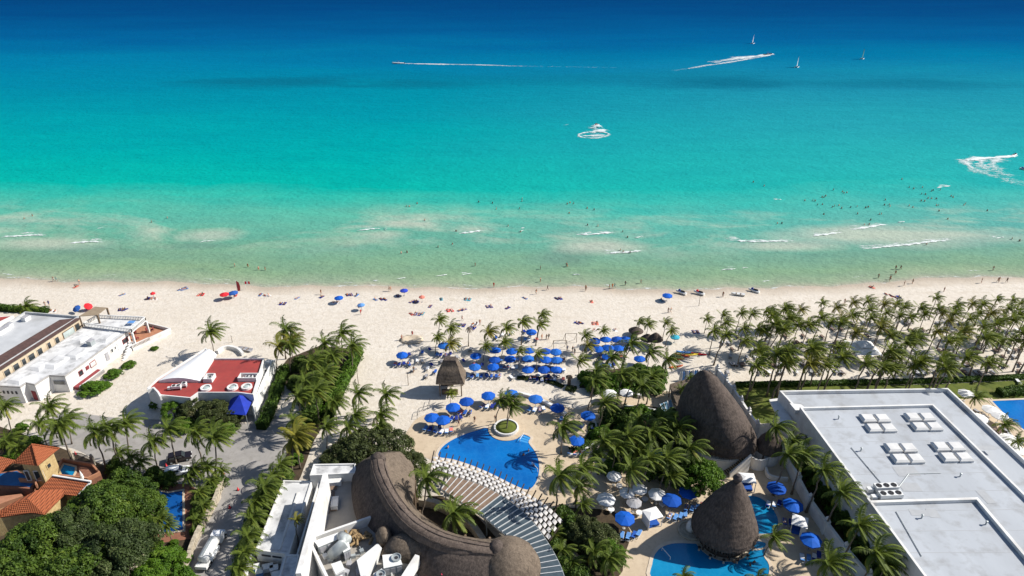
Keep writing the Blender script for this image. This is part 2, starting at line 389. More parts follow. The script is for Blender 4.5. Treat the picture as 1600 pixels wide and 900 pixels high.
LOT = mt('pale_gravel_lot', (0.33, 0.31, 0.29), (0.27, 0.255, 0.24), 0.35, 0.9, 0.2, 0.5, 9, c3=(0.24, 0.225, 0.205), s3=0.9)
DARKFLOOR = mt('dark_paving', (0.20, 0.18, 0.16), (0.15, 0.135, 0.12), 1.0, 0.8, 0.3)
COURT = mt('courtyard_paving', (0.40, 0.36, 0.31), (0.34, 0.31, 0.27), 0.5, 0.8, 0.3)
LAWN = mt('lawn_grass', (0.115, 0.14, 0.022), (0.075, 0.10, 0.018), 0.6, 0.9, 0.2, 0.8, 7, c3=(0.16, 0.15, 0.05), s3=0.35)
WOOD = mt('weathered_wood', (0.20, 0.145, 0.10), (0.13, 0.092, 0.062), 1.5, 0.85, 0.2, 0.4, 8)
DWOOD = mt('dark_wood', (0.055, 0.04, 0.032), (0.035, 0.026, 0.02), 2.0, 0.7, 0.3)
PWOOD = mt('brown_slats', (0.23, 0.16, 0.115), (0.17, 0.115, 0.08), 1.0, 0.7, 0.3)
MAROON = mt('maroon_paint', (0.26, 0.045, 0.05), (0.20, 0.035, 0.04), 1.5, 0.7)
METAL = mt('galvanised_metal', (0.40, 0.43, 0.43), (0.31, 0.34, 0.35), 0.9, 0.5, 0.5, metal=0.25)
DMETAL = mt('dark_metal', (0.04, 0.04, 0.045), None, rough=0.5)
ACWHITE = mt('white_enamel', (0.74, 0.74, 0.72), (0.66, 0.66, 0.64), 2.0, 0.45, 0.5)
GLASSD = mt('dark_window_glass', (0.025, 0.032, 0.038), (0.04, 0.05, 0.055), 0.5, 0.08, 0.8)
SKYGLASS = mt('pale_skylight', (0.46, 0.52, 0.50), (0.36, 0.42, 0.41), 0.8, 0.15, 0.7)
BLUEFAB = mt('blue_canvas', (0.004, 0.095, 0.50), (0.006, 0.085, 0.40), 0.7, 0.7, 0.2)
BLUE2 = mt('sun_faded_blue_canvas', (0.02, 0.135, 0.50), (0.012, 0.11, 0.43), 0.7, 0.8, 0.2)
BLUE3 = mt('deep_blue_canvas', (0.004, 0.07, 0.38), (0.005, 0.06, 0.32), 0.7, 0.8, 0.2)
NAVYFAB = mt('navy_canvas', (0.012, 0.03, 0.22), None, rough=0.8)
LBLUE = mt('light_blue_cloth', (0.12, 0.30, 0.62), (0.09, 0.22, 0.5), 1.0, 0.85)
REDFAB = mt('red_canvas', (0.62, 0.02, 0.03), None, rough=0.8)
PINKFAB = mt('coral_canvas', (0.70, 0.20, 0.15), None, rough=0.8)
TEALFAB = mt('teal_canvas', (0.03, 0.33, 0.45), None, rough=0.8)
ORANGE = mt('orange_plastic', (0.75, 0.13, 0.03), None, rough=0.5)
YELLOW = mt('yellow_plastic', (0.75, 0.55, 0.05), None, rough=0.5)
WFAB = mt('white_canvas', (0.80, 0.79, 0.78), (0.72, 0.71, 0.70), 1.0, 0.85, 0.15)
GFAB = mt('grey_canvas', (0.40, 0.40, 0.42), (0.30, 0.29, 0.30), 0.8, 0.85, 0.15)
BFAB = mt('brown_cushion', (0.22, 0.16, 0.13), (0.16, 0.11, 0.09), 0.8, 0.85, 0.15)
SOIL = mt('planting_soil', (0.085, 0.062, 0.04), (0.05, 0.038, 0.026), 1.2, 0.95, 0.1, 0.6, 6)
POTTERY = mt('dark_pottery', (0.05, 0.04, 0.04), None, rough=0.6)
CARBLACK = mt('black_car_paint', (0.012, 0.008, 0.009), None, rough=0.18, spec=0.7)
CARWHITE = mt('white_car_paint', (0.78, 0.79, 0.80), None, rough=0.22, spec=0.6)
RUBBER = mt('rubber', (0.015, 0.015, 0.015), None, rough=0.9)
def pool_mat(name, c1, c2, c3):
    t = NT(name); P = t.pos()
    v = t.node('TexVoronoi', feature='DISTANCE_TO_EDGE'); v.inputs['Scale'].default_value = 0.9
    mp = t.node('Mapping'); t.L(P, mp.inputs[0])
    ad = t.node('VectorMath', operation='ADD'); nz = t.node('TexNoise'); nz.inputs['Scale'].default_value = 0.8; t.L(P, nz.inputs['Vector'])
    t.L(mp.outputs[0], ad.inputs[0]); t.L(nz.outputs['Color'], ad.inputs[1]); t.L(ad.outputs[0], v.inputs['Vector'])
    col = t.mix(t.val(t.noise(0.12, P, 3), 0.38, 0.62), c1, c2)
    ca = t.math('SUBTRACT', 1.0, t.val(v.outputs['Distance'], 0.0, 0.12))
    col = t.mix(t.math('MULTIPLY', ca, 0.07), col, c3)  # painted caustics: pale web of light lines mixed into the water colour
    t.base(col, 0.08, 0.35); t.bump(t.noise(1.3, P, 3), 0.18, 0.2); return t.m
POOLB = pool_mat('pool_water_blue', (0.004, 0.105, 0.37), (0.006, 0.15, 0.46), (0.06, 0.33, 0.68))
POOLT = pool_mat('pool_water_turquoise', (0.004, 0.155, 0.34), (0.008, 0.215, 0.42), (0.06, 0.40, 0.58))
POOLD = pool_mat('pool_water_deep', (0.006, 0.07, 0.27), (0.008, 0.10, 0.34), (0.03, 0.22, 0.5))
# thatch: fine strands running down the slope, weathered
def thatch_mat(name, c1, c2, c3):
    t = NT(name); P = t.pos()
    n1 = t.noise(3.2, P, 6, 0.75, (1, 1, 0.22)); n2 = t.noise(0.35, P, 5, 0.65); n3 = t.noise(1.1, P, 5, 0.7, (1, 1, 0.5))
    wv = t.node('TexWave', wave_type='BANDS', bands_direction='Z'); wv.inputs['Scale'].default_value = 0.42; wv.inputs['Distortion'].default_value = 5.0
    wv.inputs['Detail'].default_value = 4; wv.inputs['Detail Scale'].default_value = 0.8; t.L(P, wv.inputs['Vector'])
    col = t.mix(t.val(n2, 0.35, 0.68), c1, c2); col = t.mix(t.val(n1, 0.42, 0.64), col, c3)
    col = t.mix(t.math('MULTIPLY', t.val(n3, 0.50, 0.70), 0.7), col, tuple(x * .55 for x in c2))
    t.base(col, 0.97, 0.05)
    t.bump(t.math('ADD', t.math('MULTIPLY', n1, 1.0), t.math('ADD', t.math('MULTIPLY', n3, 0.9), t.math('MULTIPLY', wv.outputs['Fac'], 0.25))), 0.5, 0.22); return t.m
THATCH = thatch_mat('old_thatch', (0.088, 0.071, 0.062), (0.062, 0.051, 0.045), (0.132, 0.105, 0.090))
THATCHT = thatch_mat('tan_thatch', (0.145, 0.114, 0.088), (0.108, 0.085, 0.066), (0.20, 0.158, 0.12))
# roman tile roof
t = NT('clay_roof_tiles'); P = t.pos()
def _w(dirn, sc):
    w = t.node('TexWave', wave_type='BANDS', bands_direction=dirn); w.inputs['Scale'].default_value = sc; w.inputs['Distortion'].default_value = 0.3; t.L(P, w.inputs['Vector']); return w.outputs['Fac']
wx, wy, wz = _w('X', 1.0), _w('Y', 1.0), _w('Z', 1.6)
col = t.mix(t.val(t.noise(2.2, P, 4, 0.7), 0.35, 0.65), (0.60, 0.20, 0.075), (0.46, 0.135, 0.05))
col = t.mix(t.math('MULTIPLY', t.val(wz, 0.0, 0.35), 0.35), (0.22, 0.06, 0.03), col)
t.base(t.mix(t.val(wz, 0.05, 0.35), (0.24, 0.075, 0.035), col), 0.85, 0.2)
t.bump(t.math('ADD', t.math('MULTIPLY', wx, 0.8), wz), 0.7, 0.12); TILE = t.m
# ---------------------------------------------------------------- foliage
def foliage(name, dark, light, odd, trans=0.22):
    t = NT(name); P = t.pos(); r = t.attr('rnd')
    f = t.math('ADD', t.math('MULTIPLY', r, 0.6), t.math('MULTIPLY', t.val(t.noise(0.5, P, 3), 0.3, 0.7), 0.4))
    col = t.ramp(f, [(0.05, dark), (0.72, light), (0.97, odd)])
    t.base(col, 0.55, 0.22)
    tr = t.node('BsdfTranslucent'); t.L(col, tr.inputs['Color'])
    mx = t.node('MixShader'); mx.inputs[0].default_value = trans
    t.L(t.b.outputs[0], mx.inputs[1]); t.L(tr.outputs[0], mx.inputs[2]); t.L(mx.outputs[0], t.out.inputs['Surface'])
    return t.m
F_TREE = foliage('broadleaf_green', (0.018, 0.044, 0.007), (0.088, 0.145, 0.018), (0.17, 0.22, 0.03))
F_BRIGHT = foliage('bright_green_leaves', (0.04, 0.10, 0.008), (0.105, 0.195, 0.014), (0.17, 0.25, 0.03))
F_OLIVE = foliage('olive_leaves', (0.035, 0.048, 0.014), (0.085, 0.105, 0.032), (0.15, 0.135, 0.06))
F_HEDGE = foliage('hedge_leaves', (0.03, 0.075, 0.009), (0.09, 0.155, 0.018), (0.15, 0.20, 0.03))
F_PALM = foliage('palm_fronds', (0.048, 0.080, 0.013), (0.20, 0.235, 0.032), (0.40, 0.34, 0.05), 0.36)
F_PALMN = foliage('deep_palm_fronds', (0.034, 0.062, 0.011), (0.140, 0.185, 0.026), (0.38, 0.32, 0.05), 0.32)
F_PALMY = foliage('yellowing_palm_fronds', (0.075, 0.095, 0.016), (0.22, 0.20, 0.025), (0.42, 0.29, 0.04), 0.26)
F_FLOWER = mt('magenta_flowers', (0.45, 0.02, 0.10), (0.6, 0.05, 0.08), 3.0, 0.8)
BARK = mt('bark', (0.13, 0.105, 0.08), (0.085, 0.068, 0.052), 2.0, 0.9, 0.2, 0.6, 8)
PTRUNK = mt('palm_trunk', (0.20, 0.165, 0.13), (0.13, 0.105, 0.082), 3.0, 0.9, 0.2, 0.7, 9, stretch=(.4, .4, 3))
def set_rnd(me, vals):
    a = me.attributes.new('rnd', 'FLOAT', 'FACE'); a.data.foreach_set('value', vals)
def quads_mesh(name, V, mat, rnd):
    n = len(V) // 4
    me = bpy.data.meshes.new(name); me.vertices.add(n * 4); me.vertices.foreach_set('co', V.reshape(-1).astype(np.float32))
    me.loops.add(n * 4); me.loops.foreach_set('vertex_index', np.arange(n * 4, dtype=np.int32))
    me.polygons.add(n); me.polygons.foreach_set('loop_start', np.arange(0, n * 4, 4, dtype=np.int32))
    me.materials.append(mat); me.update(calc_edges=True); set_rnd(me, rnd); return me
def leaf_quads(P, N, rng, ll=0.45, lw=0.24):
    """pointed leaf quads at P facing roughly along N"""
    n = len(P); N = N + rng.normal(0, 0.55, (n, 3)); N /= np.linalg.norm(N, axis=1, keepdims=True) + 1e-9
    A = rng.normal(0, 1, (n, 3)); A -= N * (A * N).sum(1, keepdims=True); A /= np.linalg.norm(A, axis=1, keepdims=True) + 1e-9
    B = np.cross(N, A); s = rng.uniform(0.65, 1.35, (n, 1))
    a = A * ll * s / 2; b = B * lw * s / 2
    V = np.stack([P - a, P + b, P + a, P - b], 1)
    V[:, 2, 2] -= 0.25 * ll * s[:, 0]
    return V.reshape(-1, 3)
def crown_points(rng, clumps, per):
    Ps, Ns, R = [], [], []
    for c, r in clumps:
        d = rng.normal(0, 1, (per, 3)); d /= np.linalg.norm(d, axis=1, keepdims=True)
        d[:, 2] = np.where(d[:, 2] < -0.35, -d[:, 2], d[:, 2])
        q = rng.uniform(0.72, 1.05, (per, 1))
        Ps.append(np.array(c) + d * q * r * np.array([1, 1, 0.8])); Ns.append(d + np.array([0, 0, 0.35])); R.append(np.clip(rng.normal(0.42, 0.24) + rng.normal(0, 0.15, per), 0, 1))
    return np.concatenate(Ps), np.concatenate(Ns), np.concatenate(R)
def tree_meshes(seed, R, H, crown_h, ncl, per, mat, ll=0.5, lw=0.28, flat=1.0, cr=(0.9, 1.7)):
    rng = np.random.default_rng(seed); cl = []
    for i in range(ncl):
        a = rng.uniform(0, 2 * math.pi); q = math.sqrt(rng.uniform(0, 1)); r = rng.uniform(*cr)
        rad_ = q * (R - r * 0.6); top = math.sqrt(max(0.0, 1 - q * q)) * crown_h
        z = H - crown_h + top * rng.uniform(0.72, 1.02) * flat - r * 0.4 if rng.random() < 0.8 else H - crown_h + rng.uniform(-.2, .5) * crown_h
        cl.append(((rad_ * math.cos(a), rad_ * math.sin(a), max(z, 0.6)), r))
    P, N, rn = crown_points(rng, cl, per)
    crown = quads_mesh('crown', leaf_quads(P, N, rng, ll, lw), mat, rn)
    mb = MB(); th = H - crown_h * 0.75
    mb.tube([(0, 0, -0.1), (0.1, 0.05, th * 0.5), (0.05, 0.15, th)], [0.05 * R + .1, 0.04 * R + .08, 0.035 * R + .05], 7)
    for k in range(0, len(cl), max(1, len(cl) // 9)):
        c, r = cl[k]; mb.tube([(0.05, 0.12, th * 0.8), (c[0] * .5, c[1] * .5, th + (c[2] - th) * .45), (c[0], c[1], c[2])], [0.10, 0.07, 0.03], 5)
    return crown, mb.mesh('trunk', BARK, smooth=True)
def plant_tree(name, label, cat, meshes, loc, rz=0.0, sc=1.0, group=None):
    t = thing(name, label, cat, loc, rz, group); t.scale = (sc,) * 3 if not isinstance(sc, tuple) else sc
    put('crown', meshes[0], t); put('trunk', meshes[1], t); return t
def leafy_volume(pts, w, h, dens, seed, mat, ll=0.32, lw=0.2, lump=0.35):
    """leaf mass along a path: rounded section, uneven outline"""
    rng = np.random.default_rng(seed); path = smooth_path([Vector((p[0], p[1], 0)) for p in pts], 6); Ps, Ns = [], []
    n = len(path)
    for i in range(n - 1):
        a, b = path[i], path[i + 1]; d = (b - a); L = d.length
        if L < 1e-3: continue
        d /= L; s = np.array((-d.y, d.x, 0)); k = max(6, int(L * (w + 2 * h) * dens * 2.2))
        t_ = rng.uniform(0, 1, k); th = rng.uniform(-0.05, math.pi + 0.05, k)
        base = np.array((a.x, a.y, 0)) + np.outer(t_, np.array((d.x, d.y, 0)) * L)
        al = base[:, 0] * 1.3 + base[:, 1] * 0.9
        k_ = 1 + lump * (np.sin(al * 1.1 + seed) * 0.5 + np.sin(al * 2.7 + th * 2) * 0.35) + rng.normal(0, 0.06, k)
        off = np.sign(np.cos(th)) * np.abs(np.cos(th)) ** 0.6 * w / 2 * k_; up = np.abs(np.sin(th)) ** 0.6 * h * (0.75 + 0.25 * k_)
        P = base + off[:, None] * s + np.stack([0 * up, 0 * up, up], 1)
        N = np.cos(th)[:, None] * s + np.stack([0 * up, 0 * up, np.sin(th)], 1); Ps.append(P); Ns.append(N)
    P = np.concatenate(Ps); N = np.concatenate(Ns)
    return quads_mesh('leaves', leaf_quads(P, N, rng, ll, lw), mat, np.clip(rng.normal(0.45, 0.22, len(P)), 0, 1))
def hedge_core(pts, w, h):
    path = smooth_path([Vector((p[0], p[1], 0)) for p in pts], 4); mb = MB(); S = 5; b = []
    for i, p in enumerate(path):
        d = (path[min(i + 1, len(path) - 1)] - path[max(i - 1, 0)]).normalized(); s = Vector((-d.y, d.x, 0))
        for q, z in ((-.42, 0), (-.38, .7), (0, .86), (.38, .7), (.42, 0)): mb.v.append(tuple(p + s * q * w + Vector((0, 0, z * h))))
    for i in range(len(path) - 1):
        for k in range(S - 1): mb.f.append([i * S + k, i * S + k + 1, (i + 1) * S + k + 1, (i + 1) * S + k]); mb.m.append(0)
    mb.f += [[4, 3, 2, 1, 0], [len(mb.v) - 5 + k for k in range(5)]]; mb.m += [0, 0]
    return mb.mesh('leaf_core', mt('hedge_inner', (0.022, 0.042, 0.008), (0.014, 0.028, 0.006), 1.5, .95, .05))  # dark filler core behind the leaves, keeps the hedge from being see-through
def hedge(name, label, cat, pts, w, h, mat=None, dens=9, seed=1, ll=0.34, lw=0.22, lump=0.35, group=None):
    c = sum((Vector(p) for p in pts), Vector()) / len(pts); c.z = 0
    loc = [Vector(p) - c for p in pts]
    t = thing(name, label, cat, c, 0, group)
    put('leaves', leafy_volume(loc, w, h, dens, seed, mat or F_HEDGE, ll, lw, lump), t); put('leaf_core', hedge_core(loc, w, h), t); return t
# ---------------------------------------------------------------- coconut palms, fronds swept by the wind off the left
WIND = Vector((0.95, -0.28, 0))
def frond_mesh(rng, az, el, L, npair, mat, age, wind=0.5, wid=0.13):
    d = Vector((math.cos(az) * math.cos(el), math.sin(az) * math.cos(el), math.sin(el))); p = Vector((0, 0, 0)); N = 11
    pts = [p.copy()]; dirs = [d.copy()]
    sag = rng.uniform(0.085, 0.15)
    for i in range(N):
        t_ = i / N
        d = (d + Vector((0, 0, -1)) * sag * (0.5 + 1.5 * t_) + WIND * wind * 0.17 * (0.4 + t_)).normalized()
        p = p + d * (L / N); pts.append(p.copy()); dirs.append(d.copy())
    V, R = [], []
    def at(t_):
        f = min(t_ * N, N - 1e-4); i = int(f); q = f - i; return pts[i].lerp(pts[i + 1], q), dirs[i].lerp(dirs[i + 1], q).normalized()
    for i in range(N):                                            # rachis ribbon
        a, b = pts[i], pts[i + 1]; s = dirs[i].cross(Vector((0, 0, 1))); s = (s.normalized() if s.length > .05 else Vector((1, 0, 0))) * (0.055 * (1 - i / N) + 0.015)
        V += [a - s, a + s, b + s * .85, b - s * .85]; R.append(min(1, age + 0.25))
    for k in range(npair):
        t_ = 0.10 + 0.9 * (k + 0.5) / npair; a, d = at(t_)
        s = d.cross(Vector((0, 0, 1))); s = s.normalized() if s.length > .05 else Vector((0, 1, 0)); u = s.cross(d).normalized()
        ll = L * 0.235 * (math.sin(math.pi * (0.16 + 0.78 * t_)) ** 0.8) * rng.uniform(0.85, 1.12)
        for sg in (-1, 1):
            drop = 0.30 + 0.5 * rng.random()
            v = (s * sg * 0.82 + d * (0.50 + 0.45 * t_) + u * 0.10 + Vector((0, 0, -1)) * drop + WIND * wind * 0.55).normalized()
            w_ = d * (wid * (0.6 + 0.4 * rng.random()))
            m = a + v * ll * 0.5; tip = a + v * ll + Vector((0, 0, -0.22 * ll)) + WIND * wind * 0.12 * ll
            V += [a - w_ * .6, m - w_ * .45, tip, m + w_ * .55]; R.append(float(np.clip(age + rng.normal(0, 0.11), 0, 1)))
    return np.array([tuple(v) for v in V]), R
def palm_variant(seed, nf, npair, L=1.0, joined=False, wind=0.5, mat=None, wid=0.034):
    rng = np.random.default_rng(seed); mat = mat or F_PALM; fr = []
    for i in range(nf):
        t_ = (i + 0.5) / nf
        az = i * 2.39996 + rng.normal(0, 0.15); el = 1.30 - 1.75 * t_ ** 1.05 + rng.normal(0, 0.08)
        fr.append(frond_mesh(rng, az, el, L * (0.80 + 0.3 * math.sin(math.pi * min(1, t_ + .25))) * rng.uniform(.9, 1.08), npair, mat, 0.28 + 0.30 * t_ + (0.35 if t_ > .88 and rng.random() < .6 else 0) + rng.normal(0, .05), wind, wid))
    if joined:
        return quads_mesh('crown', np.concatenate([f[0] for f in fr]), mat, sum([f[1] for f in fr], []))
    return [quads_mesh('frond', f[0], mat, f[1]) for f in fr]
def trunk_variant(seed, lean):
    rng = random.Random(seed); pts, rr = [], []
    la = rng.uniform(-0.5, 0.3)
    for i in range(8):
        t_ = i / 7; b = lean * (0.55 * t_ + 0.45 * t_ * t_); c = 0.025 * math.sin(t_ * math.pi) * rng.uniform(-1, 1)
        pts.append((b * math.cos(la) + c, b * math.sin(la), t_)); rr.append(0.0185 - 0.0075 * t_ + (0.010 * (1 - t_ * 5) if t_ < .2 else 0))
    return MB().tube(pts, rr, 7).mesh('trunk', PTRUNK, smooth=True), Vector(pts[-1])
TRUNKS = [trunk_variant(i, l) for i, l in enumerate((0.05, 0.10, 0.16, 0.08, 0.22, 0.13))]
NUT = MB()
for k in range(7):
    a = k * 0.9; NUT.lathe([(0.0, -.028), (.022, -.015), (.026, 0), (.02, .018), (0, .026)], (0.055 * math.cos(a), 0.055 * math.sin(a), -0.05 - .012 * (k % 3)), 6)
NUT_ME = NUT.mesh('coconuts', mt('green_coconut', (0.16, 0.13, 0.03), (0.10, 0.07, 0.02), 3.0, 0.6), smooth=True)
NEARV = [palm_variant(10 + i, 19, 26, 1.0, False, w, m, .036) for i, (w, m) in enumerate(((.75, F_PALMN), (.95, F_PALMN), (.6, F_PALMN), (.8, F_PALMY)))]
FARV = [palm_variant(40 + i, 19, 16, 1.0, True, w, m, .058) for i, (w, m) in enumerate(((.85, None), (1.1, None), (.75, None), (.95, None), (1.25, None), (.9, F_PALMY)))]
RP = random.Random(77)
def palm(loc, h, L, kind='far', v=None, tv=None, label=None, group=None, name='coconut_palm', nuts=True):
    t = thing(name, label, 'palm tree', loc, RP.uniform(-.35, .35), group)
    tm, top = TRUNKS[tv if tv is not None else RP.randrange(len(TRUNKS))]
    put('trunk', tm, t, sc=h); tp = top * h
    if kind == 'far':
        put('crown', FARV[v if v is not None else RP.choice((0, 1, 2, 3, 4, 0, 1, 2, 3, 4, 5))], t, tp, 0, L)
    else:
        rz = RP.uniform(-.3, .3)
        for fm in NEARV[v if v is not None else RP.choice((0, 1, 2))]: put('frond', fm, t, tp, rz, L)
        if nuts: put('coconuts', NUT_ME, t, tp, 0, L)
    return t
# ---------------------------------------------------------------- people
SKINS = [mt('skin_tan', (0.36, 0.19, 0.11), None, rough=0.6), mt('skin_light', (0.52, 0.31, 0.21), None, rough=0.6), mt('skin_brown', (0.17, 0.085, 0.05), None, rough=0.6)]
HAIRS = [mt('hair_dark', (0.02, 0.014, 0.01), None, rough=0.7), mt('hair_fair', (0.30, 0.20, 0.09), None, rough=0.7)]
SWIM = {'black': mt('cloth_black', (0.015, 0.015, 0.02), None, rough=.8), 'red': mt('cloth_red', (0.50, 0.03, 0.03), None, rough=.8), 'navy': mt('cloth_navy', (0.015, 0.03, 0.13), None, rough=.8),
        'white': mt('cloth_white', (0.75, 0.75, 0.74), None, rough=.8), 'orange': mt('cloth_orange', (0.70, 0.19, 0.03), None, rough=.8), 'teal': mt('cloth_teal', (0.02, 0.25, 0.28), None, rough=.8)}
def person_mesh(name, pose, shirt=False):
    J = {'pel': (0, 0, .95, .135), 'bel': (0, .01, 1.12, .125), 'che': (0, .0, 1.33, .145), 'nec': (0, .01, 1.50, .055), 'hea': (0, -.02, 1.60, .085), 'top': (0, -.01, 1.70, .075)}
    for s, sg in (('l', -1), ('r', 1)):
        J['hip' + s] = (sg * .09, 0, .88, .09); J['kne' + s] = (sg * .10, -.02, .48, .062); J['ank' + s] = (sg * .10, .02, .08, .042); J['toe' + s] = (sg * .12, -.14, .04, .036)
        J['sho' + s] = (sg * .19, 0, 1.40, .062); J['elb' + s] = (sg * .26, .03, 1.13, .045); J['wri' + s] = (sg * .28, -.05, .89, .034); J['han' + s] = (sg * .28, -.08, .79, .036)
    if pose == 'walk':
        J['knel'] = (-.10, -.20, .52, .062); J['ankl'] = (-.10, -.22, .10, .042); J['toel'] = (-.11, -.37, .06, .036)
        J['kner'] = (.10, .08, .50, .062); J['ankr'] = (.10, .30, .16, .042); J['toer'] = (.11, .20, .05, .036)
        J['elbl'] = (-.25, .16, 1.16, .045); J['wril'] = (-.25, .12, .93, .034); J['hanl'] = (-.25, .08, .84, .036)
        J['elbr'] = (.25, -.10, 1.15, .045); J['wrir'] = (.25, -.28, .99, .034); J['hanr'] = (.25, -.35, .93, .036)
    elif pose == 'sit':
        for k in J:
            x, y, z, r = J[k]
            if k[:3] in ('hip', 'kne', 'ank', 'toe'): continue
            J[k] = (x, y + .30 * (z - .95), .13 + (z - .95) * .93, r)
        for s, sg in (('l', -1), ('r', 1)):
            J['hip' + s] = (sg * .10, -.06, .12, .09); J['kne' + s] = (sg * .14, -.46, .30, .062); J['ank' + s] = (sg * .13, -.82, .07, .042); J['toe' + s] = (sg * .14, -.92, .12, .036)
            J['elb' + s] = (sg * .27, .30, .38, .045); J['wri' + s] = (sg * .28, .36, .12, .034); J['han' + s] = (sg * .28, .32, .05, .036)
    elif pose == 'lie':
        for k in list(J):
            x, y, z, r = J[k]; J[k] = (x * 1.05, (z - .9), .13 + (y * .3), r)
        for s, sg in (('l', -1), ('r', 1)):
            J['toe' + s] = (sg * .12, -.90, .18, .036); J['ank' + s] = (sg * .11, -.84, .07, .042); J['kne' + s] = (sg * .10, -.42, .12, .062)
            J['wri' + s] = (sg * .33, .0, .06, .034); J['han' + s] = (sg * .34, -.08, .05, .036)
    E_ = [('pel', 'bel'), ('bel', 'che'), ('che', 'nec'), ('nec', 'hea'), ('hea', 'top')]
    for s in 'lr':
        E_ += [('pel', 'hip' + s), ('hip' + s, 'kne' + s), ('kne' + s, 'ank' + s), ('ank' + s, 'toe' + s), ('che', 'sho' + s), ('sho' + s, 'elb' + s), ('elb' + s, 'wri' + s), ('wri' + s, 'han' + s)]
    ks = list(J); ix = {k: i for i, k in enumerate(ks)}
    me = bpy.data.meshes.new(name); me.from_pydata([J[k][:3] for k in ks], [(ix[a], ix[b]) for a, b in E_], [])
    o = bpy.data.objects.new(name, me); COL.objects.link(o)
    sk = o.modifiers.new('skin', 'SKIN')
    if not me.skin_vertices: me.attributes.new
    sv = me.skin_vertices[0].data if me.skin_vertices else None
    if sv is None:
        bpy.context.view_layer.objects.active = o; o.select_set(True); bpy.ops.object.modifier_remove(modifier='skin'); bpy.ops.object.modifier_add(type='SKIN'); sv = me.skin_vertices[0].data
    for i, k in enumerate(ks): sv[i].radius = (J[k][3],) * 2; sv[i].use_root = (k == 'pel')
    sb = o.modifiers.new('sub', 'SUBSURF'); sb.levels = 1; sb.render_levels = 1
    dg = bpy.context.evaluated_depsgraph_get(); em = bpy.data.meshes.new_from_object(o.evaluated_get(dg))
    bpy.data.objects.remove(o, do_unlink=True)
    em.name = name; em.materials.clear()
    for m in (SKINS[0], SWIM['black'], HAIRS[0]): em.materials.append(m)
    cloth = {'pel', 'hipl', 'hipr'} | ({'bel', 'che', 'shol', 'shor'} if shirt else set())
    pts = [(k, Vector(J[k][:3])) for k in ks] + [('thi', (Vector(J['hip' + s][:3]) + Vector(J['kne' + s][:3])) / 2) for s in 'lr']
    cloth.add('thi') if shirt else None
    for pg in em.polygons:
        k = min(pts, key=lambda q: (q[1] - pg.center).length_squared)[0]
        pg.material_index = 1 if k in cloth else (2 if k == 'top' else 0)
        pg.use_smooth = True
    if pose in ('stand', 'walk'):
        zmin = min(v.co.z for v in em.vertices)
        for v in em.vertices: v.co.z -= zmin
    else:
        zmin = min(v.co.z for v in em.vertices)
        for v in em.vertices: v.co.z -= zmin - 0.01
    return em
PM = {'stand': person_mesh('stand', 'stand'), 'walk': person_mesh('walk', 'walk'), 'shirt': person_mesh('shirt', 'walk', True), 'sit': person_mesh('sit', 'sit'), 'lie': person_mesh('lie', 'lie')}
RQ = random.Random(5)
def person(loc, pose, label, group, color=None, rz=None, sc=1.0):
    color = color or RQ.choice(list(SWIM))
    o = put('person', PM[pose], None, loc, RQ.uniform(0, 6.28) if rz is None else rz, sc)
    for i, m in enumerate((RQ.choice(SKINS), SWIM[color], HAIRS[0] if RQ.random() < .8 else HAIRS[1])):
        o.material_slots[i].link = 'OBJECT'; o.material_slots[i].material = m
    return tag(o, label.format(c=color), 'person', group.format(c=color))
# ---------------------------------------------------------------- umbrellas, loungers, towels
def umbrella_parts(R, H, drop, fab, n=8):
    mb = MB(); vs = [(0, 0, H)]
    for ring, (q, zz) in enumerate(((.5, -.42 * drop), (1.0, -drop))):
        for k in range(n):
            a = 2 * math.pi * (k + .5) / n
            vs.append((R * q * math.cos(a), R * q * math.sin(a), H + zz))
    for k in range(n):
        a = 2 * math.pi * (k + .5) / n; vs.append((R * .99 * math.cos(a), R * .99 * math.sin(a), H - drop - .20))
    fs = []
    for k in range(n):
        j = (k + 1) % n; fs += [(0, 1 + k, 1 + j), (1 + k, 1 + n + k, 1 + n + j, 1 + j), (1 + n + k, 1 + 2 * n + k, 1 + 2 * n + j, 1 + n + j)]
    mb.add(vs, fs); can = mb.mesh('canopy', fab)
    pole = MB().tube([(0, 0, 0), (0, 0, H - .05)], 0.035, 6).mesh('pole', WOOD)
    fin = MB().lathe([(.0, 0), (.05, .02), (.05, .08), (0, .14)], (0, 0, H), 6).mesh('finial', fab)
    rib = MB()
    for k in range(n):
        a = 2 * math.pi * (k + .5) / n; rib.beam((0, 0, H - .06), (R * .97 * math.cos(a), R * .97 * math.sin(a), H - drop - .03), .03, .03)
    base = MB().lathe([(.28, 0), (.28, .08), (.06, .12)], (0, 0, 0), 10).mesh('base', mt('concrete_base', (.4, .39, .37)))
    return [('canopy', can), ('pole', pole), ('finial', fin), ('ribs', rib.mesh('ribs', WOOD)), ('base', base)]
UMB = {}
def umbrella(loc, R=1.5, H=2.45, fab=None, label='', group=None, key='blue', drop=.55, tilt=(0, 0)):
    fab = fab or BLUEFAB
    if fab is BLUEFAB:
        q_ = RP.random(); fab, key = (BLUEFAB, key) if q_ < .6 else ((BLUE2, key + 'f') if q_ < .85 else (BLUE3, key + 'd'))
    k = (key, R, H)
    if k not in UMB: UMB[k] = umbrella_parts(R, H, drop, fab)
    t = thing('beach_umbrella' if H < 2.2 else 'parasol', label, 'umbrella', loc, RP.uniform(0, .8), group)
    t.rotation_euler.x, t.rotation_euler.y = tilt
    for nm, me in UMB[k]: put(nm, me, t)
    return t
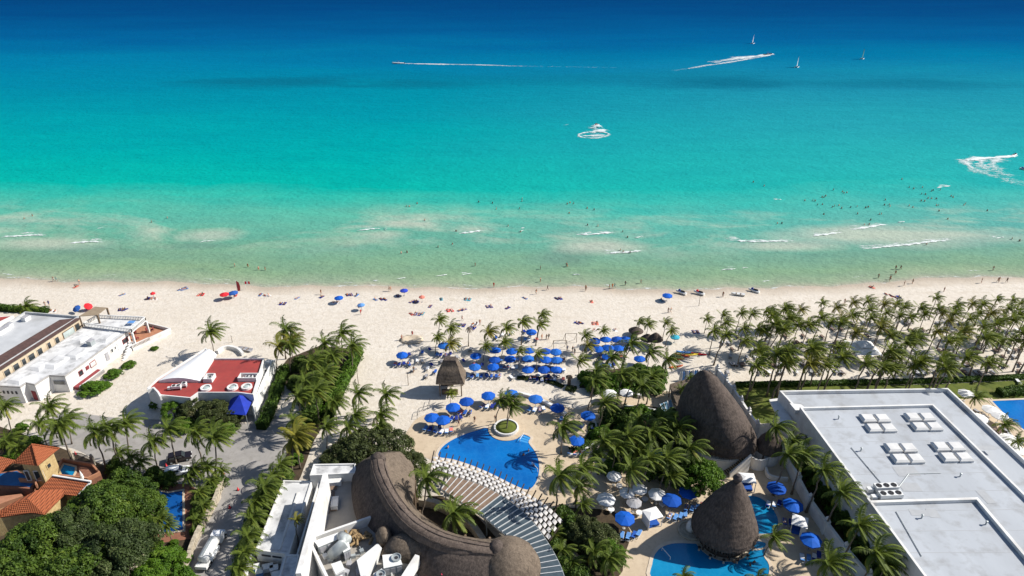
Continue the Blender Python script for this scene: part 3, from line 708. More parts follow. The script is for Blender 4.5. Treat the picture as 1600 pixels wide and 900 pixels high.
def lounger_meshes(cush, frame):
    f = MB()
    for s in (-1, 1):
        f.beam((s * .32, -.95, .30), (s * .32, .95, .30), .05, .06)
        for y in (-.8, .55): f.beam((s * .32, y, 0), (s * .32, y, .28), .05, .05)
    for y in (-.93, -.3, .3, .93): f.beam((-.295, y, .30), (.295, y, .30), .05, .05)
    seat = MB().box((0, -.32, .385), (.62, 1.24, .10)); back = MB().add([(-.31, .30, .36), (.31, .30, .36), (.31, .98, .78), (-.31, .98, .78), (-.31, .25, .44), (.31, .25, .44), (.31, .93, .87), (-.31, .93, .87)], [(3, 2, 1, 0), (4, 5, 6, 7), (0, 1, 5, 4), (1, 2, 6, 5), (2, 3, 7, 6), (3, 0, 4, 7)])
    return [('frame', f.mesh('frame', frame)), ('seat', seat.mesh('seat', cush)), ('backrest', back.mesh('backrest', cush))]
LNG = {k: lounger_meshes(c, f) for k, (c, f) in {'blue': (mt('blue_cushion', (0.02, 0.10, 0.42), (0.015, 0.07, 0.32), 1.5, .85), ACWHITE), 'navy': (NAVYFAB, ACWHITE), 'light': (LBLUE, ACWHITE), 'white': (WFAB, ACWHITE), 'grey': (GFAB, DWOOD), 'brown': (BFAB, DWOOD)}.items()}
def lounger(loc, rz, col, label, group):
    t = thing('sun_lounger', label, 'lounger', loc, rz, group)
    for nm, me in LNG[col]: put(nm, me, t)
    return t
TOWELS = {}
def towel(loc, rz, c, label, group):
    if c not in TOWELS:
        mb = MB(); n = 6
        vs = [(-.42 + .84 * i / 3, -.9 + 1.8 * j / n, .02 + .018 * math.sin(i * 2.1 + j * 1.7)) for j in range(n + 1) for i in range(4)]
        mb.add(vs, [(j * 4 + i, j * 4 + i + 1, (j + 1) * 4 + i + 1, (j + 1) * 4 + i) for j in range(n) for i in range(3)])
        TOWELS[c] = mb.mesh('towel', {'blue': LBLUE, 'red': REDFAB, 'white': WFAB, 'navy': NAVYFAB, 'teal': TEALFAB, 'pink': PINKFAB}[c])
    return tag(put('beach_towel', TOWELS[c], None, loc, rz), label, 'towel', group)
def sheet(name, pts, z, mat, curve=0, px=True, zsrc=0.0, kind='structure'):
    p = GP(pts, zsrc) if px else [Vector(q) for q in pts]
    if curve: p = smooth_path(p, curve, True)
    p = ccw(p); mb = MB(); mb.add([(q.x, q.y, z) for q in p], [list(range(len(p)))])
    o = mb.build(name, mat); return tag(o, kind=kind) if kind else o
# ---------------------------------------------------------------- ground sheets of the resort
class Site:
    """a thing whose parts are modelled in place"""
    def __init__(s, name, label, cat, c, group=None):
        s.c = Vector((c[0], c[1], 0)); s.t = thing(name, label, cat, s.c, 0, group)
    def add(s, name, mb, mat, parent=None, smooth=False, fix=False):
        o = mb.build(name, mat, parent or s.t, (0, 0, 0) if parent else -s.c, smooth)
        return fixn(o) if fix else o
    def inst(s, name, me, loc, rz=0.0, sc=None):
        return put(name, me, s.t, Vector(loc) - s.c, rz, sc)
def resample(P, n):
    P = [Vector(p) for p in P]; L = [0]
    for a, b in zip(P, P[1:]): L.append(L[-1] + (b - a).length)
    out = []
    for k in range(n + 1):
        s_ = L[-1] * k / n; i = 0
        while i < len(P) - 2 and L[i + 1] < s_: i += 1
        out.append(P[i].lerp(P[i + 1], (s_ - L[i]) / max(1e-6, L[i + 1] - L[i])))
    return out
def wall_run(mb, pts, h, w, z0=0.0, mi=0):
    P_ = [Vector((q[0], q[1], 0)) for q in pts]; n = len(P_); b = len(mb.v)
    for i, p in enumerate(P_):
        d1 = (P_[i] - P_[i - 1]).normalized() if i else (P_[1] - P_[0]).normalized(); d2 = (P_[i + 1] - P_[i]).normalized() if i < n - 1 else d1
        n1 = Vector((-d1.y, d1.x, 0)); m = n1 + Vector((-d2.y, d2.x, 0)); m *= (w / 2) / max(m.dot(n1), .3)
        mb.v += [(p.x - m.x, p.y - m.y, z0), (p.x + m.x, p.y + m.y, z0), (p.x + m.x, p.y + m.y, z0 + h), (p.x - m.x, p.y - m.y, z0 + h)]
    for i in range(n - 1):
        for k in range(4): mb.f.append([b + i * 4 + k, b + i * 4 + (k + 1) % 4, b + (i + 1) * 4 + (k + 1) % 4, b + (i + 1) * 4 + k]); mb.m.append(mi)
    mb.f += [[b + k for k in (3, 2, 1, 0)], [b + (n - 1) * 4 + k for k in (0, 1, 2, 3)]]; mb.m += [mi, mi]
    return mb
sheet('pool_deck', [(632, 690), (640, 668), (655, 652), (690, 640), (740, 630), (800, 616), (850, 622), (905, 640), (950, 617), (1050, 612), (1062, 650), (1080, 722), (1170, 722), (1228, 722), (1262, 790), (1312, 862), (1342, 905), (860, 905), (850, 800), (690, 726), (660, 712)], 0.03, DECK, 3)
sheet('parking_lot', [(92, 645), (170, 652), (232, 655), (400, 662), (432, 650), (486, 664), (462, 720), (412, 790), (392, 840), (372, 905), (288, 905), (305, 850), (325, 812), (345, 765), (262, 755), (160, 722), (112, 700), (60, 690)], 0.02, LOT, 3)
sheet('lawn', [(1145, 604), (1300, 603), (1450, 601), (1610, 594), (1610, 628), (1545, 640), (1492, 622), (1360, 640), (1215, 660), (1190, 662), (1160, 640)], 0.02, LAWN)
sheet('garden_bed', [(1236, 690), (1262, 690), (1330, 770), (1420, 905), (1345, 905), (1312, 858), (1264, 786), (1246, 750)], 0.02, SOIL)
sheet('garden_soil', [(-20, 660), (70, 690), (160, 726), (262, 758), (345, 768), (330, 800), (318, 822), (300, 855), (288, 910), (-20, 910)], 0.012, SOIL)
sheet('garden_ground', [(852, 800), (905, 795), (960, 800), (985, 830), (975, 870), (960, 910), (860, 910)], 0.045, SOIL, 2)
sheet('palm_garden_ground', [(905, 606), (912, 582), (1000, 572), (1036, 580), (1036, 606), (990, 613)], 0.015, SOIL)
sheet('shade_garden', [(950, 640), (1050, 640), (1078, 715), (1060, 740), (1000, 735), (940, 700)], 0.045, SOIL, 2)
sheet('side_garden', [(430, 585), (450, 560), (500, 540), (548, 545), (560, 560), (520, 640), (490, 690), (470, 745), (440, 800), (405, 850), (385, 905), (360, 905), (395, 830), (425, 770), (455, 690), (480, 640)], 0.03, SOIL)
sheet('villa_pool_terrace', [(222, 755), (300, 757), (322, 790), (300, 842), (240, 850), (215, 820)], 0.03, BRICK)
# ---------------------------------------------------------------- pools
def pool(name, label, px, mat, curve=3, cop=0.55, z=0.05):
    p = ccw(smooth_path(GP(px), curve, True) if curve else GP(px)); c = sum(p, Vector()) / len(p)
    s = Site(name, label, 'swimming pool', c)
    s.add('water', MB().add([(q.x, q.y, z) for q in p], [list(range(len(p)))]), mat)
    s.add('coping', MB().ring(inset(p, -cop), inset(p, 0.02), 0.0, z + 0.06), mt('pool_coping', (0.60, 0.51, 0.40), (0.52, 0.43, 0.33), 0.8, .7), fix=True)
    return s
MAINPOOL = [(685, 714), (690, 700), (706, 688), (728, 678), (748, 672), (758, 669), (768, 672), (772, 683), (786, 689), (803, 687), (815, 679), (829, 684), (826, 692), (836, 706), (842, 722), (842, 741), (836, 757), (824, 766), (802, 758), (780, 747), (757, 736), (732, 726), (706, 718)]
s = pool('swimming_pool', 'large free-form blue swimming pool beside the woven white shade', MAINPOOL, POOLB)
st = MB()
for k, q in enumerate((0.0, 0.75, 1.5)): a, b = G(815 - 3 * k, 681 + 3 * k), G(829 - 2 * k, 686 + 3 * k); st.beam((a.x, a.y, .056 + .003 * (2 - k)), (b.x, b.y, .056 + .003 * (2 - k)), .5, .01)
s.add('steps', st, mt('pool_step', (0.04, 0.27, 0.60)))
for a, b in (((812, 691), (818, 683)), ((831, 727), (840, 738))):
    p, q = G(*a), G(*b); s.add('handrail', MB().tube([(p.x, p.y, .1), (p.x, p.y, .75), (q.x, q.y, .85), (q.x, q.y, .1)], .06, 6), ACWHITE)
s = pool('swimming_pool', 'wide turquoise pool curving round the thatched pool bar', [(1018, 905), (1019, 882), (1023, 867), (1033, 856), (1049, 850), (1068, 849), (1100, 850), (1150, 848), (1175, 846), (1190, 846), (1199, 853), (1193, 868), (1202, 884), (1196, 905), (1150, 935), (1060, 935)], POOLT)
rl = MB(); p, q = G(1034, 861), G(1047, 875); rl.tube([(p.x, p.y, .1), (p.x, p.y, .75), (q.x, q.y, .65), (q.x, q.y, .1)], .07, 6); s.add('handrail', rl, ACWHITE)
s = pool('swimming_pool', 'teardrop turquoise pool behind the thatched pool bar', [(1158, 780), (1172, 775), (1187, 778), (1200, 787), (1210, 799), (1216, 813), (1214, 827), (1206, 833), (1192, 835), (1170, 832), (1152, 815), (1150, 795)], POOLT)
pool('swimming_pool', 'small kidney pool between the pool bar and the parasols', [(1170, 850), (1182, 846), (1196, 849), (1194, 856), (1178, 858)], POOLT, 3, .3, .07)
s = pool('swimming_pool', 'deep blue rectangular villa pool beside the brick terrace', [(240, 766), (262, 771), (285, 767), (286, 829), (252, 833), (243, 812)], POOLD, 0, .35)
pool('swimming_pool', 'blue hotel pool seen beyond the white hotel roof', [(1550, 627), (1620, 624), (1640, 672), (1600, 672), (1570, 648)], POOLB, 0, .5)
# ---------------------------------------------------------------- hotel with pale flat roofs
HZ, HZ2 = 7.4, 8.5
hp = GP([(1217, 615), (1480, 611), (1835, 942), (1520, 942)], HZ); hi = GP([(1249, 640), (1457, 635), (1768, 942), (1470, 942)], HZ2)
s = Site('hotel_block', 'large white hotel block with stepped pale flat roofs', 'building', hi[0])
s.add('lower_wall', MB().prism(hp, 0, HZ), WHITE); s.add('lower_roof', MB().prism(inset(hp, .4), HZ, HZ + .02), HROOF)
s.add('lower_parapet', MB().ring(ccw(hp), inset(hp, .38), HZ + .001, HZ + .75), WHITE, fix=True)
s.add('upper_wall', MB().prism(inset(hi, .004), HZ - 7.39, HZ2), WHITE)
s.add('upper_roof', MB().prism(inset(hi, .40), HZ2, HZ2 + .02), HROOF)
s.add('upper_parapet', MB().ring(ccw(hi), inset(hi, .38), HZ2 + .001, HZ2 + .6), WHITE, fix=True)
pq = GP([(1360, 784), (1527, 779), (1672, 950)], HZ2 + .6)
s.add('dividing_parapet', wall_run(MB(), pq, .62, .5, HZ2 + .02), WHITE)
# seams of the roof membrane, laid as strips
sm = MB(); a, b, c_, d_ = GP([(1262, 647), (1452, 642), (1700, 900), (1445, 900)], HZ2)
for k in range(1, 9):
    t_ = k / 9; p, q = a.lerp(d_, t_), b.lerp(c_, t_); sm.beam((p.x, p.y, HZ2 + .03), (q.x, q.y, HZ2 + .03), .09, .016)
s.add('roof_seams', sm, mt('roof_seam', (0.40, 0.41, 0.42)))
le = GP([(1202, 624), (1218, 622), (1240, 660), (1222, 664)], 5.6)
s.add('porch_roof', MB().prism(le, 5.2, 5.6), WHITE)
s.add('roof_vent', MB().prism(GP([(1234, 630), (1252, 632), (1262, 640), (1243, 641)], HZ + 1.0), HZ + .02, HZ + 1.0), WHITE)
# windows down the shaded flank
fa_, fb_ = hi[0], hi[3]
dv = (fb_ - fa_); dv.z = 0; Lf = dv.length; dv.normalize(); nrm = Vector((dv.y, -dv.x, 0)); nrm = nrm if nrm.x < 0 else -nrm
for k in range(9):
    p = fa_ + dv * (5 + k * 7.2)
    if 5 + k * 7.2 > Lf: break
    ang = math.atan2(dv.y, dv.x)
    w = s.add('window', MB().box((p.x + nrm.x * .03, p.y + nrm.y * .03, 5.2), (1.9, .16, 1.5), ang), WHITE)
    pn = MB().box((p.x + nrm.x * .1, p.y + nrm.y * .1, 5.2), (1.6, .08, 1.2), ang).mesh('pane', GLASSD); put('pane', pn, w)
# skylights in sets of four
SKY_ME = [('curb', MB().box((0, 0, .22), (2.4, 2.1, .44)).mesh('curb', WHITE)), ('dome', MB().add([(-1.27, -1.12, .44), (1.27, -1.12, .44), (1.27, 1.12, .44), (-1.27, 1.12, .44), (-.95, -.8, .72), (.95, -.8, .72), (.95, .8, .72), (-.95, .8, .72)], [(0, 1, 5, 4), (1, 2, 6, 5), (2, 3, 7, 6), (3, 0, 4, 7), (4, 5, 6, 7)]).mesh('dome', mt('skylight_acrylic', (0.70, 0.69, 0.66), (0.60, 0.59, 0.57), 0.6, .25, .5)))]
for (x, y) in ((1372, 660), (1443, 658), (1413, 707), (1488, 705)):
    c = G(x, y, HZ2 + .5)
    for i in (-1, 1):
        for j in (-1, 1):
            tt = thing('roof_skylight', 'boxy white skylight standing in a block of four on the hotel roof', 'skylight', (c.x + i * 1.36 + dv.x * j * 1.42, c.y + dv.y * j * 1.42 * -1 * (1 if dv.y < 0 else -1), HZ2 + .02), 0.03, 'skylights in blocks of four on the hotel roof')
            for nm, me in SKY_ME: put(nm, me, tt)
def ac_unit(loc, rz, n, label, group=None, sc=1.0):
    tt = thing('air_conditioner', label, 'air conditioner', loc, rz, group); tt.scale = (sc,) * 3; w = 1.25 * n
    put('casing', MB().box((0, 0, .95), (w, 1.15, .8)).mesh('casing', ACWHITE), tt)
    for x in (-w * .45, w * .45): put('stand', MB().box((x, 0, .275), (.1, 1.1, .55)).mesh('stand', METAL), tt)
    for k in range(n):
        f = put('fan', MB().lathe([(.47, 0), (.47, .06), (.40, .07), (.36, .03)], (0, 0, 0), 14).mesh('fan', DMETAL), tt, (-w / 2 + 1.25 * (k + .5), 0, 1.35))
        bl = MB()
        for q in range(5): a = q * 1.2566; bl.add([(.06 * math.cos(a), .06 * math.sin(a), .075), (.34 * math.cos(a - .2), .34 * math.sin(a - .2), .075), (.34 * math.cos(a + .3), .34 * math.sin(a + .3), .10)], [(0, 1, 2)])
        put('blade', bl.mesh('blade', RUBBER), f)
    put('junction_box', MB().box((-w / 2 - .75, 0, .55), (.9, .7, .7)).mesh('junction_box', ACWHITE), tt)
    put('pipe', MB().tube([(-w / 2 - .35, 0, .6), (-w / 2 + .05, 0, .75)], .07, 6).mesh('pipe', METAL), tt); return tt
for (x, y) in ((1382, 768), (1389, 780)):
    ac_unit((*G(x, y, HZ2).xy, HZ2 + .02), 0.06, 3, 'white three-fan air conditioner on the hotel roof behind the dividing parapet', 'three-fan air conditioners on the hotel roof')
rr_ = random.Random(12)
for k in range(9):
    c = G(rr_.uniform(1330, 1560), rr_.uniform(690, 860), HZ2); s_ = Site('roof_patch', 'darker felt repair patch on the hotel roof', 'roof patch', c, 'repair patches on the hotel roof'); s_.add('sheet', MB().box((c.x, c.y, HZ2 + .036 + .002 * k), (rr_.uniform(1.2, 4.5), rr_.uniform(1.0, 3.0), .012), rr_.uniform(-.1, .1)), mt('patch_felt', (.40, .41, .42), (.35, .36, .37), .8))
for a_, b_ in (((1392, 778), (1420, 741)), ((1384, 764), (1330, 700)), ((1420, 741), (1470, 740)), ((1400, 800), (1440, 870))):
    p, q = G(*a_, HZ2), G(*b_, HZ2); s_ = Site('roof_conduit', 'thin grey conduit running over the hotel roof', 'pipe', p, 'conduits on the hotel roof'); s_.add('pipe', MB().tube([(p.x, p.y, HZ2 + .12), (q.x, q.y, HZ2 + .12)], .06, 6), METAL); m_ = (p + q) / 2; s_.add('block', MB().box((m_.x, m_.y, HZ2 + .045), (.3, .3, .05)), GFAB)
for (x, y) in ((1345, 705), (1500, 745), (1440, 810), (1540, 820), (1310, 655)):
    c = G(x, y, HZ2); s_ = Site('vent_pipe', 'short capped vent pipe on the hotel roof', 'vent', c, 'vent pipes on the hotel roof'); s_.add('pipe', MB().tube([(c.x, c.y, HZ2 + .02), (c.x, c.y, HZ2 + .7)], .11, 8), METAL); s_.add('cap', MB().lathe([(.22, 0), (.2, .08), (0, .16)], (c.x, c.y, HZ2 + .7), 8), METAL)
# ---------------------------------------------------------------- white flat-roofed beach house
WZ = 4.2
wp = GP([(101, 588), (200, 518), (131, 511), (-10, 603), (31, 605), (41, 598.5), (54, 601.5), (77, 587)], WZ)
s = Site('beach_house', 'long white beach house with stained flat roof and maroon window trim', 'house', wp[0])
s.add('wall', MB().prism(wp, 0, WZ), WHITE); s.add('roof', MB().prism(inset(wp, .16), WZ, WZ + .03), WROOF)
s.add('roof_edge', MB().ring(inset(wp, -.06), inset(wp, .14), WZ - .18, WZ + .16), mt('grimy_edge', (0.45, 0.43, 0.41), (0.30, 0.29, 0.28), 1.0), fix=True)
A, B = wp[0].copy(), wp[1].copy(); ax = (B - A); ax.z = 0; LW = ax.length; ax.normalize(); ang = math.atan2(ax.y, ax.x); nr = Vector((ax.y, -ax.x, 0)); nr = nr if nr.x > 0 else -nr
for (x, y, lx, ly) in ((128, 529, 5, 3.4), (168, 527, 5, 3.2), (62, 571, 4.5, 4), (88, 566, 5.5, 4), (30, 592, 4, 4.2), (120, 552, 5, 4)):
    c = G(x, y, WZ); s.add('roof_vault', MB().box((c.x, c.y, WZ + .24), (lx, ly, .42), ang, 0, .62), WROOF)
for u, z, w, h, fr, pane in ((.20, 2.5, 1.2, 1.3, MAROON, GLASSD), (.30, 2.6, .9, .9, MAROON, MAROON), (.385, 2.6, 1.7, 1.35, MAROON, WHITE), (.60, 1.9, 1.0, 2.1, GFAB, GFAB), (.69, 2.5, .8, 1.1, WHITE, GLASSD), (.745, 2.6, .6, 1.0, WHITE, GLASSD), (.81, 2.3, 1.1, 2.0, ACWHITE, WHITE), (.92, 2.6, 1.9, 1.3, MAROON, GLASSD)):
    p = A + ax * LW * u + nr * .0
    wd = s.add('window' if u != .60 else 'door', MB().box((p.x, p.y, z), (w, .18, h), ang), fr)
    put('pane', MB().box((p.x + nr.x * .07, p.y + nr.y * .07, z), (w - .3, .1, h - .3), ang).mesh('pane', pane), wd)
fw = (wp[7] + wp[0]) / 2; fa2 = (wp[0] - wp[7]); fang = math.atan2(fa2.y, fa2.x); fn = Vector((fa2.y, -fa2.x, 0)).normalized()
w = s.add('window', MB().box((fw.x, fw.y, 2.5), (2.7, .2, 1.1), fang), GFAB); put('pane', MB().box((fw.x + fn.x * .08, fw.y + fn.y * .08, 2.5), (2.4, .1, .8), fang).mesh('pane', GLASSD), w)
pd = (wp[5] + wp[6]) / 2; w = s.add('door', MB().box((pd.x, pd.y, 1.2), (1.2, .2, 2.3), math.atan2((wp[6] - wp[5]).y, (wp[6] - wp[5]).x)), MAROON)
for k in range(4):
    p = wp[3].lerp(wp[4], .3 + .16 * k); s.add('vent', MB().box((p.x, p.y - .03, 2.7), (.35, .16, .7), 0.06), DMETAL)
wk = [A + nr * .9 + ax * 1.0, A + nr * .9 + ax * LW * .42]
s.add('walkway', MB().beam((wk[0].x, wk[0].y, .35), (wk[1].x, wk[1].y, .35), 1.7, .7), MAROON)
bl = MB()
for k in range(26):
    p = (wk[0] + nr * .95).lerp(wk[1] + nr * .95, k / 25); bl.box((p.x, p.y, .55), (.14, .14, 1.0))
p, q = wk[0] + nr * .95, wk[1] + nr * .95; bl.beam((p.x, p.y, 1.1), (q.x, q.y, 1.1), .22, .14); s.add('balustrade', bl, WHITE)
# upper terrace at the sea end
tq = GP([(130, 504), (152, 491.5), (226, 495), (204, 513.5)], 5.5)
s.add('terrace_slab', MB().prism(tq, 4.24, 4.5), WHITE); s.add('terrace_floor', MB().prism(inset(tq, .2), 4.5, 4.52), WROOF)
bl = MB()
for i in range(4):
    a, b = tq[i], tq[(i + 1) % 4]; n = int((b - a).length / .42)
    for k in range(n + 1): p = a.lerp(b, k / n); bl.box((p.x, p.y, 4.93), (.16, .16, .84))
    bl.beam((a.x, a.y, 5.42), (b.x, b.y, 5.42), .26, .15)
s.add('terrace_balustrade', bl, WHITE)
for q in (tq[2], tq[3], tq[1]):
    s.add('pillar', MB().box((q.x, q.y, 2.12), (.42, .42, 4.24)), WHITE)
pt = GP([(207, 544), (186, 527), (226, 507), (266, 517)], .9)
s.add('patio', MB().prism(pt, 0, .9), WHITE); s.add('patio_floor', MB().prism(inset(pt, .12), .9, .925), TERRA)
s.add('patio_wall', wall_run(MB(), [pt[2], pt[3], pt[3].lerp(pt[0], .55)], .8, .25, .9), WHITE)
bl = MB(); a, b = pt[3].lerp(pt[0], .57), pt[0]
for k in range(14): p = a.lerp(b, k / 13); bl.box((p.x, p.y, 1.3), (.15, .15, .8))
bl.beam((a.x, a.y, 1.75), (b.x, b.y, 1.75), .25, .14); s.add('patio_balustrade', bl, WHITE)
sx_ = MB()
for k in range(6): p = G(206 - 2.2 * k, 545 + 3.2 * k); sx_.box((p.x, p.y, .07 + .14 * (5 - k) / 1), (1.6, .55, .14 + .28 * (5 - k)), ang)
s.add('stairs', sx_, WHITE)
tk = thing('roof_tank', 'square dark vent box on the stained white roof', 'vent', (*G(143, 539, WZ).xy, WZ + .03), ang)
put('casing', MB().box((0, 0, .6), (1.3, 1.2, 1.2)).mesh('casing', METAL), tk); put('lid', MB().box((0, 0, 1.25), (1.5, 1.4, .1)).mesh('lid', GFAB), tk)
pg = GP([(123, 494), (148, 479), (167, 480.5), (152, 492)], 6.9); s = Site('pergola', 'wooden roofed pergola on the terrace of the white beach house', 'pergola', pg[0])
s.add('roof', MB().prism(pg, 6.78, 6.9), mt('tan_boards', (0.30, 0.235, 0.16), (0.25, 0.19, 0.13), 1.5, .85))
for q in pg: s.add('post', MB().box((q.x * .985 + pg[0].x * .015, q.y, 3.39), (.35, .35, 6.78)), WOOD)
for (x, y, m) in ((206, 507, LBLUE),):
    c = G(x, y, 4.53); tt = thing('patio_table', 'blue-topped table on the balustraded roof terrace', 'table', (c.x, c.y, 4.52)); put('top', MB().box((0, 0, .72), (1.6, 1.2, .06)).mesh('top', m), tt)
    lg = MB(); [lg.box((i * .7, j * .5, .345), (.06, .06, .69)) for i in (-1, 1) for j in (-1, 1)]; put('legs', lg.mesh('legs', ACWHITE), tt)
for (x, y) in ((211, 522), (215, 530), (231, 518), (238, 517)):
    c = G(x, y, .93); tt = thing('patio_chair', 'dark red wooden chair on the terracotta patio', 'chair', (c.x, c.y, .925), RP.uniform(0, 6), 'dark red chairs on the terracotta patio')
    put('seat', MB().box((0, 0, .43), (.6, .6, .08)).mesh('seat', MAROON), tt); put('backrest', MB().box((0, .28, .8), (.6, .08, .7)).mesh('backrest', MAROON), tt)
    lg = MB(); [lg.box((i * .26, j * .26, .195), (.06, .06, .39)) for i in (-1, 1) for j in (-1, 1)]; put('legs', lg.mesh('legs', MAROON), tt)
# ---------------------------------------------------------------- neighbour with brown sloping roof strip
NZ = 6.4
npx = GP([(124, 497), (40, 490), (-80, 566), (-45, 605)], NZ)
s = Site('beige_house', 'beige house with grey flat roof and brown shingle strip along one side', 'house', npx[0])
s.add('wall', MB().prism(npx, 0, NZ), BEIGE); s.add('roof', MB().prism(inset(npx, .2), NZ, NZ + .02), GROOF)
s.add('parapet', MB().ring(inset(npx, -.02), inset(npx, .28), NZ + .001, NZ + .6), mt('weathered_parapet', (.50, .50, .49), (.36, .37, .38), .8), fix=True)
a, b = npx[0], npx[3]; r1, r2 = G(93, 499.5, NZ + 1.5), G(-45, 582, NZ + 1.5); o_ = Vector((.5, -.3, 0))
s.add('shingle_roof', MB().add([a + o_ + Vector((0, 0, .25)), b + o_ + Vector((0, 0, .25)), r2, r1, a + o_, b + o_, Vector((r2.x, r2.y, NZ + .02)), Vector((r1.x, r1.y, NZ + .02))], [(0, 1, 2, 3), (0, 4, 5, 1), (3, 2, 6, 7), (0, 3, 7, 4), (1, 5, 6, 2), (4, 7, 6, 5)]), BROWNROOF, fix=True)
ex = (a - b); ex.z = 0; LN = ex.length; ex.normalize(); en = Vector((ex.y, -ex.x, 0)); en = en if en.x > 0 else -en; ea = math.atan2(ex.y, ex.x)
for u, w_ in ((.27, 1.3), (.35, 1.3), (.42, .9), (.49, 1.5), (.57, 1.2), (.66, .8), (.74, 1.0), (.86, 3.2), (.955, 1.0)):
    p = b + ex * LN * u; wd = s.add('window', MB().box((p.x, p.y, 4.6), (w_ + .3, .2, 1.9), ea), WOOD if u > .8 else BEIGE)
    put('pane', MB().box((p.x + en.x * .09, p.y + en.y * .09, 4.6), (w_, .1, 1.6), ea).mesh('pane', GLASSD if u < .8 or u > .9 else SKYGLASS), wd)
for (x, y, m, lx) in ((40, 497, ACWHITE, 1.6), (4, 516, ACWHITE, 3.0), (14, 508, ACWHITE, 1.2)):
    c = G(x, y, NZ + .6); tt = thing('roof_box', 'white equipment box on the grey flat roof', 'equipment box', (c.x, c.y, NZ + .02), ea, 'white equipment boxes on the grey flat roof')
    put('casing', MB().box((0, 0, .5), (lx, 1.2, 1.0)).mesh('casing', m), tt); put('lid', MB().box((0, 0, 1.04), (lx + .15, 1.35, .08)).mesh('lid', GFAB), tt)
rp = GP([(-30, 497), (21, 493), (-20, 512)], 5); s = Site('red_roof_house', 'low house with flat red roof beside the grey roof', 'house', rp[0]); s.add('wall', MB().prism(rp, 0, 5), WHITE); s.add('roof', MB().prism(inset(rp, .3), 5, 5.03), REDROOF)
# ---------------------------------------------------------------- house with red flat roof
RZ = 5.0
rp = GP([(230, 609), (246, 594), (322, 546), (333, 562), (413, 562), (396, 619), (372, 616), (310, 616), (298, 624.5), (251, 620), (243, 612)], RZ)
s = Site('red_roof_house', 'white house with red painted flat roof, round skylights and barrel roof', 'house', rp[4])
s.add('wall', MB().prism(rp, 0, RZ), WHITE); s.add('roof', MB().prism(inset(rp, .25), RZ, RZ + .03), REDROOF)
s.add('parapet', MB().ring(ccw(rp), inset(rp, .22), RZ + .001, RZ + .45), WHITE, fix=True)
a0, a1, b0, b1 = G(247, 595, 5.5), G(319, 548, 5.5), G(312, 595, 5.5), G(338, 553, 5.5)     # barrel roof
mb = MB(); N_ = 8; vv = []
for j in range(7):
    l, r = a0.lerp(a1, j / 6), b0.lerp(b1, j / 6)
    for i in range(N_ + 1): q = l.lerp(r, i / N_); vv.append((q.x, q.y, 5.48 + .8 * math.sin(math.pi * (i / N_) ** 1.0)))
mb.add(vv, [(j * 9 + i, j * 9 + i + 1, (j + 1) * 9 + i + 1, (j + 1) * 9 + i) for j in range(6) for i in range(N_)])
mb.add(vv[:9], [tuple(range(9))]); mb.add(vv[-9:], [tuple(range(9))])
s.add('barrel_roof', mb, mt('barrel_roof_white', (.80, .80, .80), (.74, .74, .74), .5, .6, .3), fix=False)
s.add('barrel_wall', MB().prism([a0, a1, b1, b0], RZ + .04, 5.47), WHITE)
for (x, y) in ((321.5, 605), (363, 604), (385, 603)):
    c = G(x, y, RZ + .5); sk = s.add('skylight', MB().lathe([(1.12, 0), (1.12, .5), (.80, .5), (.78, .3)], (c.x, c.y, RZ + .03), 20), WHITE)
    put('pane', MB().lathe([(.79, 0), (.4, .12), (0, .16)], (c.x, c.y, RZ + .33), 20).mesh('pane', SKYGLASS, smooth=True), sk)
for (x, y, w_, d_) in ((327, 590, 1.9, 2.2), (388, 589, 4.0, 1.9)):
    c = G(x, y, RZ + .6); mb = MB(); sq = [Vector((c.x + i * w_ / 2, c.y + j * d_ / 2, 0)) for i, j in ((-1, -1), (1, -1), (1, 1), (-1, 1))]
    mb.ring(sq, inset(sq, .2), RZ + .03, RZ + 1.0); s.add('roof_well', mb, WHITE, fix=True)
    ac_unit((c.x + .2, c.y, RZ + .03), .1, 1 if w_ < 3 else 2, 'white air conditioner standing in a walled well on the red roof', 'air conditioners in walled wells on the red roof', .6)
for (x, y, n) in ((276, 606, 2), (288, 602, 1)):
    ac_unit((*G(x, y, RZ + .4).xy, RZ + .03), .1, n, 'white air conditioner on the red roof below the barrel roof', 'air conditioners below the barrel roof', .75)
s.add('curved_parapet', wall_run(MB(), GP([(230, 609), (240, 606), (247, 613), (251, 620)], RZ + .9), 1.0, .35, RZ + .03), WHITE)
rw = [rp[4].lerp(rp[5], u) for u in (.1, .35, .6, .85)]
for p in rw:
    wd = s.add('window', MB().box((p.x + .02, p.y, 2.6), (.2, 1.5, 1.6), -.17), WHITE); put('pane', MB().box((p.x + .1, p.y, 2.6), (.12, 1.2, 1.3), -.17).mesh('pane', GLASSD), wd)
sx_ = MB()
for k in range(9): p = G(424 - 3.6 * k, 585 + 7.6 * k); h = 3.6 - .36 * k; sx_.box((p.x + .2, p.y, h / 2), (1.9, 1.45, h), -.15)
s.add('side_stairs', sx_, WHITE)
sx_ = wall_run(MB(), GP([(429, 580), (414, 612), (398, 652)], 1.0), 4.0, .25, 0); s.add('stair_wall', sx_, WHITE)
cn = [G(360, 623, 3.5), G(397, 620, 3.5), G(384, 649, 3.5), G(354, 646, 3.5)]; ap = (cn[0] + cn[1] + cn[2] + cn[3]) / 4 + Vector((0, 1.0, 2.0))
s = Site('shade_tent', 'royal blue pointed shade canopy in front of the red roofed house', 'canopy', cn[0]); s.add('canopy', MB().add([*cn, ap], [(0, 1, 4), (1, 2, 4), (2, 3, 4), (3, 0, 4)]), mt('royal_blue_canvas', (0.012, 0.035, 0.36), (0.01, 0.028, 0.28), .8, .7), fix=True)
for q in cn: s.add('post', MB().tube([(q.x, q.y, 0), (q.x, q.y, 3.5)], .06, 6), METAL)
